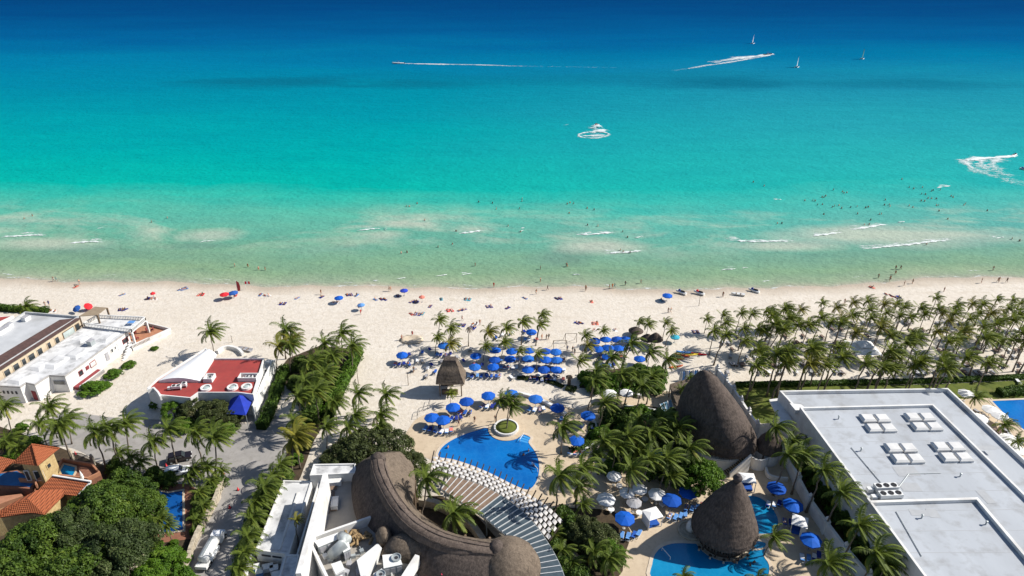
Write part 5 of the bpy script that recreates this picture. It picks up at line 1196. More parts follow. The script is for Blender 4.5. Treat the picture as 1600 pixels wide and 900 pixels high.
thatch_cone(s, c, [(6.4, -.6), (7.3, -.45), (7.15, .5), (6.7, 2.5), (5.75, 5.2), (4.5, 8.0), (3.1, 10.6), (1.8, 12.5), (.9, 13.5), (.35, 13.95), (0, 14.05)], 4.0, 44, sx=1.17, sy=.93, rot=2.15, lean=(ln[0] - .9, ln[1]))
s.add('wall', MB().lathe([(5.9, 0), (5.9, 3.9)], (c.x, c.y, 0), 40), WHITE, smooth=False)
s.add('lower_skirt', MB().lathe([(6.6, 0), (6.6, 2.4), (6.45, 2.6), (6.0, 2.6)], (c.x + .6, c.y - .8, 0), 40), WHITE)
p0, p1 = G(1133, 737, .2), G(1166, 708, 3.6); d_ = (p1 - p0); d_.z = 0; sa_ = math.atan2(d_.y, d_.x) - math.pi / 2; NSt = 13
for k in range(NSt):
    p = p0.lerp(p1, k / (NSt - 1)); h = .25 + 3.3 * k / (NSt - 1)
    st_ = s.add('stair_step', MB().box((p.x, p.y, h / 2), (2.3, d_.length / NSt * 1.02, h), sa_), BEIGE)
    put('tread', MB().box((p.x, p.y, h + .03), (2.2, d_.length / NSt * .55, .06), sa_).mesh('tread', DWOOD), st_)
tr = Vector((d_.y, -d_.x, 0)).normalized()
for o in (-1.35, 1.35):
    q0, q1 = p0 + tr * o, p1 + tr * o; q0.z = q1.z = 0; w_ = tr * .16
    s.add('stair_wall', MB().add([q0 - w_, q0 + w_, q1 + w_, q1 - w_, q0 - w_ + Vector((0, 0, 1.1)), q0 + w_ + Vector((0, 0, 1.1)), q1 + w_ + Vector((0, 0, 4.4)), q1 - w_ + Vector((0, 0, 4.4))], [(3, 2, 1, 0), (4, 5, 6, 7), (0, 1, 5, 4), (1, 2, 6, 5), (2, 3, 7, 6), (3, 0, 4, 7)]), WHITE, fix=True)
c = G(1201, 699, 3.0); s = Site('round_thatched_hut', 'small round white hut with domed thatch beside the stairs', 'hut', c); thatch_cone(s, c, [(2.3, -.3), (2.6, -.2), (2.4, .6), (1.9, 1.9), (1.1, 3.0), (.4, 3.6), (0, 3.8)], 3.0, 24); s.add('wall', MB().lathe([(2.1, 0), (2.1, 3.0)], (c.x, c.y, 0), 24), WHITE)
c = G(1184, 716, 1.5); s = Site('round_wall', 'low round white masonry drum beside the curved stairs', 'wall', c); s.add('wall', MB().lathe([(1.9, 0), (1.9, 2.6), (1.6, 2.6), (1.6, 1.0)], (c.x, c.y, 0), 20), WHITE)
c = G(1132, 823, 3.0); s = Site('pool_bar', 'bell-shaped thatched pool bar standing in the turquoise pool', 'bar', c)
thatch_cone(s, c, [(4.9, -.35), (5.4, -.2), (5.25, .5), (4.75, 1.8), (3.95, 3.7), (3.05, 5.6), (2.1, 7.4), (1.25, 8.8), (.75, 9.5), (.45, 9.75)], 3.0, 40, lean=(.7, .2))
s.add('top_pot', MB().lathe([(.4, 0), (.5, .15), (.72, .5), (.75, .8), (.55, 1.15), (.35, 1.25), (.4, 1.4), (.25, 1.4)], (c.x + .7, c.y + .2, 12.65), 16), POTTERY, smooth=True)
for k in range(12): a = k * math.pi / 6; s.add('post', MB().tube([(c.x + 4.3 * math.cos(a), c.y + 4.3 * math.sin(a), 0), (c.x + 4.3 * math.cos(a), c.y + 4.3 * math.sin(a), 3.0)], .13, 6), DWOOD)
s.add('counter', MB().lathe([(3.9, .02), (3.9, 1.05), (4.25, 1.06), (4.25, 1.16), (3.4, 1.16), (3.4, .1)], (c.x, c.y, 0), 32), DWOOD); s.add('counter_base', MB().lathe([(4.6, 0), (4.6, .1), (3.3, .1)], (c.x, c.y, .0), 32), STONE)
for k in range(6):
    a = -math.pi * (.15 + .7 * k / 5); tt = thing('bar_stool', 'stone stool standing in the pool at the thatched bar', 'stool', (c.x + 4.95 * math.cos(a), c.y + 4.95 * math.sin(a), .06), 0, 'stools round the thatched pool bar'); put('seat', MB().lathe([(.26, .62), (.28, .68), (.26, .74), (0, .75)], seg=12).mesh('seat', DWOOD), tt); put('pedestal', MB().lathe([(.2, 0), (.12, .1), (.12, .62)], seg=10).mesh('pedestal', STONE), tt)
# beach lookout hut on posts
ez, rz_ = 3.9, 8.2
el = GP([(682, 598), (724.5, 596.5)], ez); W_ = (el[1] - el[0]).length; cx_, cy_ = (el[0].x + el[1].x) / 2, el[0].y + W_ * .42
s = Site('lookout_hut', 'square thatched lookout hut on timber posts above the sand', 'hut', (cx_, cy_)); mb = MB(); rows = []
for (q, z) in ((1.0, -.5), (1.06, -.35), (1.0, .0), (.86, 1.1), (.72, 2.2), (.60, 3.3), (.50, 4.1)): rows.append([(cx_ + i * W_ / 2 * q * (1 if z < 4 else .95), cy_ + j * W_ * .42 * q * (1 if z < 3 else .75), ez + z) for i, j in ((-1, -1), (-.33, -1.04), (.33, -1.04), (1, -1), (1.04, 0), (1, 1), (0, 1.04), (-1, 1), (-1.04, 0))])
for r in rows: mb.v += r
n = 9
for i in range(len(rows) - 1):
    for k in range(n): mb.f.append([i * n + k, i * n + (k + 1) % n, (i + 1) * n + (k + 1) % n, (i + 1) * n + k]); mb.m.append(0)
mb.f.append([(len(rows) - 1) * n + k for k in range(n)]); mb.m.append(0); s.add('thatch', mb, THATCHT, smooth=False)
s.add('ridge_cap', MB().box((cx_, cy_, ez + 4.35), (W_ * .48, W_ * .32, .55), 0, 0, .85), THATCH)
for i in (-1, 1):
    for j in (-1, 1): s.add('post', MB().tube([(cx_ + i * W_ * .4, cy_ + j * W_ * .34, 0), (cx_ + i * W_ * .4, cy_ + j * W_ * .34, ez + .2)], .13, 7), WOOD)
s.add('counter', MB().box((cx_ - .3, cy_ - W_ * .2, .55), (W_ * .6, .6, 1.1)), WOOD)
s.add('back_screen', MB().box((cx_ - W_ * .2, cy_ + W_ * .33, 1.5), (W_ * .5, .12, 3.0)), WOOD)
def small_palapa(px, py, R, H, label, group=None):
    c = G(px, py); s_ = Site('small_palapa', label, 'palapa', c, group); thatch_cone(s_, c, [(R * .92, -.12), (R, 0), (R * .72, H * .18), (R * .38, H * .36), (.0, H * .5)], H * .55, 18); s_.add('post', MB().tube([(c.x, c.y, 0), (c.x, c.y, H)], .1, 6), WOOD); return s_
small_palapa(1023, 541, 1.9, 3.8, 'pointed grey thatched parasol on the beach by the small palms')
small_palapa(1011, 538, 1.8, 2.9, 'flatter grey thatched parasol beside the pointed one')
small_palapa(993, 524, 1.9, 2.4, 'low thatched shelter behind the blue parasols')
s = Site('sign_post', 'slim thatch-topped wooden sign pillar by the low green hedge', 'sign', G(889, 602)); c = s.c; s.add('post', MB().box((c.x, c.y, 1.1), (.75, .6, 2.2)), WOOD); s.add('cap', MB().box((c.x, c.y, 2.4), (1.5, 1.2, .5), 0, 0, .4), THATCHT)
# lean-to thatch roof and finialled white wall behind the restaurant
s = Site('thatched_lean_to', 'low tan thatched lean-to roof behind the tall cone', 'roof', G(1070, 610)); mb = MB(); q = [G(1047, 600, 3.4), G(1098, 585, 4.2), G(1108, 600, 5.2), G(1062, 640, 5.0), G(1050, 625, 3.2)]
mb.add([*q, *[p - Vector((0, 0, .4)) for p in q]], [(0, 1, 2, 3, 4), (9, 8, 7, 6, 5)] + [(i, i + 5, (i + 1) % 5 + 5, (i + 1) % 5) for i in range(5)]); s.add('thatch', mb, THATCHT, fix=True)
for p in q: s.add('post', MB().tube([(p.x * .99 + q[2].x * .01, p.y, 0), (p.x * .99 + q[2].x * .01, p.y, p.z - .3)], .12, 6), WOOD)
s = Site('service_roof', 'dark lean-to roof between the tall cone and white wall', 'roof', G(1140, 630)); q = [G(1108, 578, 3.2), G(1122, 590, 3.0), G(1180, 675, 2.8), G(1160, 682, 4.6), G(1125, 610, 5.4)]
mb = MB(); mb.add([*q, *[p - Vector((0, 0, .3)) for p in q]], [(0, 1, 2, 3, 4), (9, 8, 7, 6, 5)] + [(i, i + 5, (i + 1) % 5 + 5, (i + 1) % 5) for i in range(5)]); s.add('thatch', mb, THATCH, fix=True)
for p in q[:3]: s.add('post', MB().tube([(p.x - .2, p.y, 0), (p.x - .2, p.y, p.z - .25)], .12, 6), WOOD)
def finial_wall(name, label, px, h, w, step, caps=True):
    P_ = resample(smooth_path(GP(px), 4), max(3, int(sum((b - a).length for a, b in zip(GP(px), GP(px)[1:])) / step))); s_ = Site(name, label, 'wall', P_[0]); s_.add('wall', wall_run(MB(), P_, h, w), WHITE)
    for k, p in enumerate(P_):
        s_.add('pillar', MB().box((p.x, p.y, (h + .35) / 2), (w * 1.9, w * 1.9, h + .35)), WHITE)
        if caps: s_.add('finial', MB().lathe([(.16, 0), (.34, .22), (.36, .42), (.2, .62), (.1, .78), (0, .9)], (p.x, p.y, h + .35), 10), WHITE)
    return s_
finial_wall('boundary_wall', 'white wall with ball finials between tall cone and lawn', [(1119, 590), (1135, 610), (1150, 632), (1165, 655), (1180, 678)], 2.6, .45, 4.0)
fw_ = finial_wall('boundary_wall', 'white wall with ball finials separating the pool terrace from the hotel', [(1229, 729), (1243, 760), (1261, 795), (1282, 825), (1311, 866), (1340, 898), (1352, 915)], 2.6, .5, 5.2)
# slanted boards and windsurf gear by the tall cone
for k in range(9):
    c = G(1062 + k * 3.0, 598 - .4 * k); tt = thing('paddle_board', 'white and blue board leaning in a row beside the lean-to', 'board', c, -.5 + RP.uniform(-.1, .1), 'boards leaning beside the lean-to'); tt.rotation_euler.x = rad(62)
    mb = MB(); P_ = [(-.3, .2), (-.36, .8), (-.34, 1.6), (-.22, 2.3), (0, 2.7), (.22, 2.3), (.34, 1.6), (.36, .8), (.3, .2), (.15, 0), (-.15, 0)]; mb.prism([Vector((x, y, 0)) for x, y in P_], -.05, .05); mb.build('deck', [WFAB, LBLUE, GFAB][k % 3], tt); MB().box((0, .35, -.14), (.03, .25, .18)).build('fin', RUBBER, tt)
# ---------------------------------------------------------------- palms
def palm_c(cx, cy, h, L, kind, label, group, v=None, tv=None, name='coconut_palm', nuts=True):
    """cx, cy: where the crown shows; the trunk foot follows from its height and lean"""
    k = tv if tv is not None else RP.randrange(len(TRUNKS)); t = palm((0, 0, 0), h, L, kind, v, k, label, group, name, nuts)
    off = Matrix.Rotation(t.rotation_euler.z, 3, 'Z') @ (TRUNKS[k][1] * h); c = G(cx, cy, h); t.location = (c.x - off.x, c.y - off.y, 0); return t
def crop(ox, oy, sc, pts): return [(ox + x / sc, oy + y / sc) for x, y in pts]
gl = 'wind-bent coconut palm standing in the beach grove behind the clipped hedge'; gg = 'coconut palms of the beach grove'
A = lambda pts: crop(1200, 420, 3.75, pts)
B_ = lambda pts: crop(1000, 420, 3.75, pts)
rows = [
 (A([(320, 205), (410, 225), (505, 200), (588, 195), (680, 205), (755, 210), (985, 170), (1195, 205), (1260, 210), (1350, 185), (1430, 190), (1490, 200)]) + B_([(490, 275), (590, 260), (660, 262), (745, 245), (855, 238), (950, 240)]), 5.6, 2.5),
 (A([(105, 235), (15, 260), (125, 290), (590, 240), (800, 222), (900, 228), (1000, 232), (1110, 215), (1030, 262), (700, 255), (920, 268), (1540, 215), (1570, 250)]) + B_([(775, 275), (880, 292), (510, 322), (610, 352)]), 6.6, 2.8),
 (A([(320, 287), (490, 277), (440, 288), (600, 292), (670, 312), (780, 282), (840, 284), (1100, 262), (1180, 292), (1240, 272), (1310, 262), (1420, 232), (1480, 262), (1390, 302), (1560, 300)]) + B_([(700, 352), (790, 327), (440, 372), (510, 388)]), 7.4, 2.9),
 (A([(50, 327), (100, 352), (180, 332), (240, 327), (370, 322), (425, 322), (520, 377), (660, 347), (1000, 367), (1060, 300), (1150, 362), (1260, 342), (1340, 322), (1440, 302), (1490, 372), (1550, 360)]) + B_([(730, 362), (830, 352), (620, 422)]), 8.0, 3.0),
 (A([(850, 392), (885, 422), (720, 392), (820, 432), (1110, 412), (1135, 382), (1270, 402), (1305, 412), (1350, 432), (1430, 422), (1060, 422), (1520, 430), (1580, 420)]) + B_([(690, 482), (850, 482)]), 8.6, 3.2),
 (A([(120, 482), (270, 472), (300, 502), (420, 462), (440, 522), (720, 482), (750, 512), (890, 547), (700, 542), (1040, 562), (1020, 522), (1170, 522), (1290, 552), (50, 502), (110, 562), (340, 562), (570, 562), (680, 582), (730, 592), (860, 572), (1050, 592)]) + B_([(720, 522), (680, 575), (860, 552), (1000, 482), (1010, 560)]), 9.6, 3.4)]
for pts, h, L in rows:
    for (x, y) in pts: palm_c(x + RP.uniform(-2, 2), y + RP.uniform(-1.5, 1.5), h * RP.uniform(.82, 1.18), L * RP.uniform(.84, 1.12), 'far', gl, gg)
bl_ = 'small coconut palm on open sand between the blue parasols and the sea'; bg_ = 'small palms on the sand around the blue parasols'
for (x, y, h, L) in [(847, 492, 7, 2.7), (844, 507, 6, 2.6), (817, 503, 6.5, 3.1), (792, 513, 6, 2.9), (764, 519, 5, 3.1), (687, 500, 6, 2.7), (705, 513, 5.5, 2.9), (684, 527, 5, 2.4), (704, 537, 5, 3.0), (915, 525, 4.5, 2.5), (943, 517, 4, 2.1), (919, 540, 4, 2.5), (840, 553, 4.5, 2.4), (812, 549, 4.5, 2.3), (788, 535, 5, 2.6), (759, 541, 4, 2.4), (907, 564, 5, 2.8), (1000, 503, 4.6, 2.3), (1013, 507, 5, 2.6), (1041, 505, 5.2, 2.2), (1049, 517, 5, 2.3), (1105, 499, 4.0, 2.2), (704, 615, 3, 1.9)]:
    palm_c(x, y, h, L, 'far', bl_, bg_, name='young_palm')
c = G(732, 541); tt = thing('dead_palm', 'bare brown dead palm with hanging fronds by the parasols', 'palm tree', c); put('trunk', TRUNKS[0][0], tt, sc=5.5); tp_ = TRUNKS[0][1] * 5.5
_r = np.random.default_rng(3); _f = [frond_mesh(_r, k * 2.4, -.5 + .1 * (k % 3), .8, 14, None, .5, .2, .05) for k in range(12)]
put('crown', quads_mesh('crown', np.concatenate([q[0] for q in _f]), mt('dead_frond', (.20, .16, .12), (.13, .10, .08), 2, .95, .1), sum([q[1] for q in _f], [])), tt, tp_, 0, 2.0)
def palms(lst, label, group, kind='near'):
    for a in lst: palm_c(a[0], a[1], a[2], a[3], kind, label, group, a[4] if len(a) > 4 else None)
palms([(329, 519, 6.5, 4.3, 2)], 'lone coconut palm behind the white barrel roof', None)
palms([(41, 479, 6.0, 3.2, 1)], 'windswept palm rising behind the grey flat roof', None)
palms([(93, 666, 9, 4.4), (150, 676, 9, 4.0), (171, 672, 9, 4.0), (197, 662, 9, 3.8), (240, 690, 7.5, 3.6), (264, 670, 9, 3.6), (307, 676, 9, 4.0), (337, 684, 9.5, 4.3)], 'tall coconut palm at the edge of the gravel parking lot', 'tall palms along the parking lot')
palms([(8, 636, 7, 3.6), (77, 636, 7, 3.8), (62, 662, 6, 3.4), (11, 690, 5, 3.6), (30, 700, 5, 3.2), (105, 655, 6, 3.4)], 'coconut palm between the white beach house and the tiled villa', 'palms between the beach house and the villa')
palms([(187, 708, 3.0, 2.7), (205, 715, 3, 2.6), (304, 734, 3.5, 3.0), (325, 730, 3.5, 3.0), (220, 722, 2.6, 2.6), (312, 770, 2.2, 2.4), (318, 790, 2.0, 2.3), (308, 812, 1.8, 2.2), (330, 752, 2.2, 2.3), (296, 745, 2.5, 2.5), (345, 735, 2, 2.2)], 'short bushy palm in the villa garden along the drive', 'short palms of the villa garden')
palms([(251, 812, 4.5, 2.4), (262, 822, 4.0, 2.2)], 'slender small palm beside the deep blue villa pool', 'small palms beside the villa pool')
palms([(447, 516, 8, 4.2), (535, 521, 8, 4.0), (551, 541, 7.5, 4.0), (508, 537, 8, 3.8), (520, 556, 8, 3.8), (487, 568, 8, 4.2), (479, 598, 8, 4.2), (508, 586, 8, 3.8), (468, 620, 8, 4.0), (495, 612, 8, 4.0), (455, 540, 8, 3.6), (500, 560, 7, 3.6)], 'dark coconut palm in the dense row beside the red roofed house', 'palms in the dense row beside the red roofed house')
palms([(436, 541, 7.5, 4.0, 3), (463, 680, 8, 4.2, 3), (458, 690, 7, 3.6, 3), (456, 530, 7, 3.4, 3)], 'yellowing coconut palm leaning over the garden path', 'yellowing palms over the garden path')
palms([(560, 615, 6, 3.6), (604, 617, 6, 3.6), (524, 628, 6, 3.6), (556, 650, 5, 3.4), (596, 648, 5, 3.5), (460, 657, 5, 3.3), (511, 668, 5, 3.2), (593, 668, 4, 3.0), (545, 668, 4.5, 3.0)], 'coconut palm on the sand beside the spreading green tree', 'palms beside the spreading green tree')
palms([(415, 762, 7, 3.6), (402, 785, 6, 3.2), (395, 810, 5, 3.0), (388, 838, 5, 3.0), (382, 865, 5, 2.8), (408, 772, 6, 3.2), (376, 888, 4.5, 2.8), (438, 728, 6, 3.0), (425, 745, 6, 3.0)], 'palm growing between the drive and the narrow white wing', 'palms along the narrow white wing')
palms([(463, 812, 7, 1.5, 3)], 'small yellow-green fan palm in the gap beside the narrow roof', None)
palms([(668, 748, 9.5, 4.2), (711, 802, 7, 4.4)], 'dark palm inside the garden ringed by the thatched roof', 'palms inside the thatched roof garden')
palms([(783, 627, 6.5, 3.0), (797, 624, 7, 3.0), (802, 634, 6.5, 3.0)], 'palm growing from the round planter in the main pool', 'palms in the round pool planter')
palms([(881, 668, 6.5, 4.0)], 'single coconut palm on the deck beside the main pool', None)
palms([(876, 744, 10, 4.4), (911, 733, 8, 4.0), (945, 690, 8, 3.9), (983, 682, 8, 3.9), (1020, 676, 8, 3.9), (988, 733, 8, 3.8), (1015, 718, 8, 3.8), (1044, 718, 8, 3.8), (1079, 700, 8, 3.9), (1060, 668, 8, 3.8), (965, 700, 7, 3.6), (1000, 655, 7, 3.4), (1033, 657, 8, 3.8), (945, 630, 7, 3.8), (930, 712, 6, 3.4), (1000, 705, 6, 3.4), (1050, 745, 5, 3.0), (905, 760, 5, 3.2)], 'coconut palm in the dense garden between the two pools', 'palms between the two pools')
palms([(931, 596, 8, 3.6), (973, 586, 8, 3.7), (1005, 604, 8, 3.9), (993, 588, 8, 3.4), (956, 559, 7, 3.6), (987, 537, 8, 3.8), (1017, 551, 7, 3.4), (1044, 562, 7, 3.5), (932, 580, 7, 3.5), (1020, 590, 7, 3.4)], 'coconut palm over the bright green shrubs behind the beach', 'palms over the bright green shrubs')
palms([(1078, 590, 4, 1.6), (1066, 608, 4.5, 2.2), (1085, 605, 4.5, 2.0)], 'small palm poking through the lean-to beside the tall cone', 'small palms by the lean-to')
palms([(911, 789, 3, 2.4), (929, 862, 4, 3.2), (953, 872, 4, 3.4), (880, 860, 3, 2.6), (895, 880, 2.6, 2.4), (868, 835, 2.5, 2.2)], 'bushy palm in the shrubbery beside the radial canopy', 'bushy palms beside the radial canopy')
palms([(1213, 668, 9, 3.9), (1232, 710, 9, 3.6), (1256, 712, 9, 3.9), (1288, 736, 9.5, 4.0), (1315, 770, 9.5, 4.0), (1344, 822, 9, 4.2), (1371, 866, 8, 4.2), (1240, 690, 6, 3.0), (1385, 885, 6, 3.4)], 'coconut palm between the finialled wall and the hotel', 'palms between the finialled wall and the hotel')
palms([(1296, 880, 6, 4.2), (1211, 840, 4.5, 2.9), (1068, 902, 4, 2.2), (1185, 905, 3, 2.4)], 'coconut palm on the terrace near the thatched pool bar', 'palms near the thatched pool bar')
palms([(1525, 621, 4.5, 2.8), (1571, 664, 4.5, 2.8), (1590, 690, 4, 2.4)], 'small palm among the loungers behind the hotel', 'small palms behind the hotel')
# ---------------------------------------------------------------- broadleaf trees and shrubs
T1 = tree_meshes(1, 6.5, 9, 5.5, 105, 230, F_TREE, .38, .22, cr=(.6, 1.5)); T2 = tree_meshes(2, 5.0, 8, 5, 85, 210, F_BRIGHT, .34, .2, cr=(.5, 1.3)); T3 = tree_meshes(3, 4.5, 6.5, 5, 70, 190, F_OLIVE, .34, .18, cr=(.5, 1.3))
T7 = tree_meshes(17, 5.2, 7.5, 5, 80, 230, foliage('dusky_leaves', (0.022, 0.040, 0.013), (0.075, 0.105, 0.032), (0.14, 0.16, 0.06)), .30, .15, cr=(.5, 1.2))
T4 = tree_meshes(4, 3.0, 4, 3.6, 40, 110, F_TREE, .4, .24, cr=(.6, 1.1)); T5 = tree_meshes(5, 2.2, 2.6, 2.4, 28, 100, F_BRIGHT, .34, .22, cr=(.5, .9)); T6 = tree_meshes(6, 7.8, 6.2, 4.2, 130, 120, F_OLIVE, .4, .24, .95, cr=(.8, 1.4))
def tree_at(x, y, z, m, label, cat='tree', name='broadleaf_tree', sc=1.0, group=None):
    c = G(x, y, z); return plant_tree(name, label, cat, m, (c.x, c.y, 0), RP.uniform(0, 6), sc, group)
for (x, y, m, sc, kd) in ((150, 795, T1, 1.0, 'dark'), (62, 850, T1, 1.05, 'dark'), (178, 845, T7, 1.25, 'olive'), (105, 822, T7, 1.2, 'olive'), (208, 792, T1, .75, 'dark'), (15, 885, T1, 1.0, 'dark'), (110, 890, T1, .95, 'dark'), (190, 745, T4, 1.1, 'dark'), (215, 762, T4, 1.1, 'dark'), (165, 765, T4, 1.1, 'dark'), (25, 850, T2, .75, 'bright'), (155, 885, T7, .9, 'olive'), (230, 782, T4, 1.0, 'dark'), (205, 835, T1, .6, 'dark'), (20, 905, T2, .7, 'bright')):
    tree_at(x, y, 6 * sc if m in (T1, T2, T7) else 3, m, kd + (' green' if kd != 'olive' else '-green') + ' broadleaf tree in the wood beside the tiled villa', sc=sc, group=kd + ' trees beside the tiled villa')
for (x, y, m, sc) in ((255, 882, T2, .75), (235, 895, T2, .7), (275, 890, T5, 1.2)): tree_at(x, y, 4, m, 'bright green rounded tree beside the low stone edging', sc=sc, group='bright trees by the low stone edging')
for (x, y, m, sc) in ((270, 640, T2, .55), (300, 640, T3, .75), (335, 645, T3, .8), (362, 650, T3, .6), (285, 655, T5, 1.1), (245, 620, T5, .9), (350, 662, T5, 1.1)): tree_at(x, y, 2.5, m, 'olive shrubby tree against the front of the red roofed house', sc=sc, group='shrubby trees before the red roofed house')
tree_at(583, 700, 4.5, T6, 'broad flat-topped olive tree beside the thatched roof', name='spreading_tree', sc=1.05); tree_at(545, 705, 4.0, T6, 'spreading tree shading the pale rear roof', name='spreading_tree', sc=.75); tree_at(640, 722, 3.5, T3, 'small olive tree between thatched roof and pool', name='spreading_tree', sc=.8)
tree_at(1098, 745, 4.0, T2, 'bright rounded tree against the thatched pool bar', sc=.85); tree_at(1075, 735, 4, T1, 'dark tree between white cabanas and tall cone', sc=.6)
for (x, y, m, sc) in ((915, 830, T3, .8), (935, 845, T3, .85), (950, 862, T2, .6), (880, 800, T4, .9), (895, 820, T4, 1.0), (870, 850, T4, .8), (880, 880, T4, .9), (905, 895, T4, .9), (860, 815, T5, .9)): tree_at(x, y, 3, m, 'leafy shrub in the shady bed beside the radial canopy', 'shrub', 'garden_shrub', sc, 'shrubs beside the radial canopy')
for (x, y, m, sc) in ((960, 650, T4, 1), (985, 665, T4, 1), (1012, 690, T4, 1), (1040, 690, T4, 1.1), (975, 710, T4, 1), (1050, 655, T4, 1), (1062, 700, T4, 1), (940, 672, T5, 1), (1030, 730, T4, 1), (1000, 640, T5, 1.1), (1020, 712, T5, 1), (955, 725, T5, 1), (1068, 725, T4, 1.1)): tree_at(x, y, 2, m, 'dark shrub under the palms between the two pools', 'shrub', 'garden_shrub', sc, 'shrubs under the palms between the pools')
for (x, y, m, sc) in ((918, 590, T5, 1.1), (940, 595, T5, 1.2), (962, 592, T5, 1.2), (985, 588, T5, 1.2), (1010, 586, T5, 1.2), (1026, 594, T5, 1.1), (930, 603, T5, 1), (955, 604, T5, 1), (980, 602, T5, 1.1), (1005, 602, T5, 1.1), (1025, 605, T5, 1), (1030, 582, T5, 1), (1000, 577, T5, 1)): tree_at(x, y, 1.2, m, 'bright green shrub in the bed behind the beach', 'shrub', 'garden_shrub', sc, 'bright shrubs behind the beach')
for (x, y, sc) in ((143, 606, 1.35), (175, 582, .95), (200, 567, .75), (158, 600, .9)): tree_at(x, y, 1.0, T5, 'round lime-green shrub along the wall of the white house', 'shrub', 'round_shrub', (sc, sc, sc * .62), 'round shrubs along the white house')
tree_at(241, 545, .2, T5, 'tiny clipped shrub on the sand by the patio wall', 'shrub', 'round_shrub', (.45, .45, .35))
for k in range(10):
    x, y = ((1250, 712), (1262, 735), (1275, 755), (1290, 775), (1303, 795), (1318, 815), (1333, 838), (1348, 858), (1362, 880), (1376, 900))[k]; tree_at(x, y, 1, T4 if k % 2 else T5, 'dark shrub in the planted strip below the hotel wall', 'shrub', 'garden_shrub', .7, 'shrubs below the hotel wall')
for (x, y, sc) in ((5, 690, 1.0), (30, 668, .9), (50, 690, 1.0), (15, 712, 1), (180, 730, .8), (240, 742, .8), (262, 750, .8), (310, 800, .7), (312, 780, .7), (306, 825, .7), (330, 765, .7), (345, 752, .6), (240, 850, .8), (225, 835, .8), (270, 860, .8), (285, 870, .8), (270, 845, .5)): tree_at(x, y, 1, T5 if RP.random() < .5 else T4, 'leafy garden shrub near the tiled villa', 'shrub', 'garden_shrub', sc * .8, 'garden shrubs near the tiled villa')
for (x, y, m, sc) in ((470, 570, T4, .8), (490, 590, T4, .8), (515, 575, T5, .9), (500, 615, T4, .8), (478, 625, T4, .7), (465, 600, T4, .8), (495, 640, T5, .8), (485, 655, T4, .7), (475, 690, T4, .6), (462, 715, T5, .7), (445, 745, T4, .6), (440, 770, T5, .6)): tree_at(x, y, 1, m, 'leafy shrub under the dense palm row by the garden path', 'shrub', 'garden_shrub', sc, 'shrubs under the dense palm row')
hedge('clipped_hedge', 'long clipped hedge between the palm grove and the lawn', 'hedge', GP([(1150, 603), (1300, 600), (1450, 597), (1612, 590)]), 1.6, .85, F_HEDGE, 12, 2, .3, .2, .12)
hedge('tall_hedge', 'bright tall hedge bordering the sand beside the palm row', 'hedge', GP([(560, 552), (552, 572), (538, 598), (522, 632), (512, 655)]), 2.6, 2.4, F_BRIGHT, 10, 3)
hedge('tall_hedge', 'dark hedge along the side stairs of the red roofed house', 'hedge', GP([(446, 580), (432, 618), (418, 655), (408, 672)]), 2.4, 2.2, F_HEDGE, 10, 5)
hedge('tall_hedge', 'green hedge under the palms beside the garden path', 'hedge', GP([(520, 562), (505, 600), (490, 640), (480, 668)]), 3.6, 2.2, F_TREE, 8, 8)
hedge('low_hedge', 'low creeping green strip on the sand before the parasols', 'hedge', GP([(808, 591), (845, 593), (862, 598), (880, 605)]), 1.3, .45, F_OLIVE, 14, 6, .3, .18)
hedge('low_hedge', 'small clump of beach creeper at the end of the green strip', 'hedge', GP([(884, 607), (900, 610)]), 1.8, .6, F_OLIVE, 14, 7, .3, .18)
hedge('tall_hedge', 'dark hedge behind the grey roof at the sand edge', 'hedge', GP([(-20, 483), (30, 486), (75, 489)]), 2.2, 1.6, F_HEDGE, 10, 9)
hedge('low_hedge', 'leafy strip between the drive and the narrow white wing', 'hedge', GP([(425, 765), (402, 815), (388, 860), (376, 905)]), 3.4, 1.5, F_HEDGE, 9, 12)
hedge('low_hedge', 'clipped curved bed beside the curved white wall', 'hedge', GP([(930, 664), (915, 700), (890, 706)]), 2.0, .6, F_HEDGE, 12, 13)
hedge('low_hedge', 'green strip under the white terrace by the tall cone', 'hedge', GP([(975, 640), (1010, 645), (1040, 652)]), 2.4, .7, F_BRIGHT, 12, 14)
hedge('low_hedge', 'green hedge round the hotel pool lawn', 'hedge', GP([(1560, 617), (1610, 612)]), 2.5, 1.5, F_HEDGE, 10, 15)
# round planter in the pool
c = G(791, 671); s = Site('round_planter', 'round white planter with grass on the pool island', 'planter', c)
s.add('island', MB().lathe([(3.7, 0), (3.7, .16), (2.6, .17)], (c.x, c.y, 0), 32), DECK); s.add('wall', MB().lathe([(2.55, .1), (2.55, .75), (2.25, .78), (2.2, .6)], (c.x, c.y, 0), 32), WHITE); s.add('grass', MB().lathe([(2.22, .6), (1.2, .72), (0, .78)], (c.x, c.y, 0), 32), LAWN, smooth=True)
for nm, lb, px, h, w in (('curved_wall', 'long curved white bench wall between pool deck and sand', [(805, 616), (825, 620), (844, 627), (860, 635), (874, 642), (884, 650)], .7, .7), ('curved_wall', 'white kerb wall round the shaded parasol bay', [(922, 655), (930, 663), (932, 675), (930, 682)], .6, .4), ('curved_wall', 'white curved kerb of the planted bed by the deck palm', [(888, 712), (900, 712), (915, 704), (928, 694)], .5, .4), ('curved_wall', 'white serpentine seat wall below the bright green shrubs', [(922, 611), (945, 613), (968, 611), (985, 617), (1003, 622)], .8, .6), ('curved_wall', 'white wall along the shaded terrace by the tall cone', [(975, 637), (1005, 640), (1030, 645)], .6, .5), ('curved_wall', 'white planter wall curving below the round thatched hut', [(1196, 735), (1200, 746), (1214, 751), (1230, 752)], .9, .4)):
    s = Site(nm, lb, 'wall', G(*px[0])); s.add('wall', wall_run(MB(), smooth_path(GP(px), 5), h, w), WHITE)
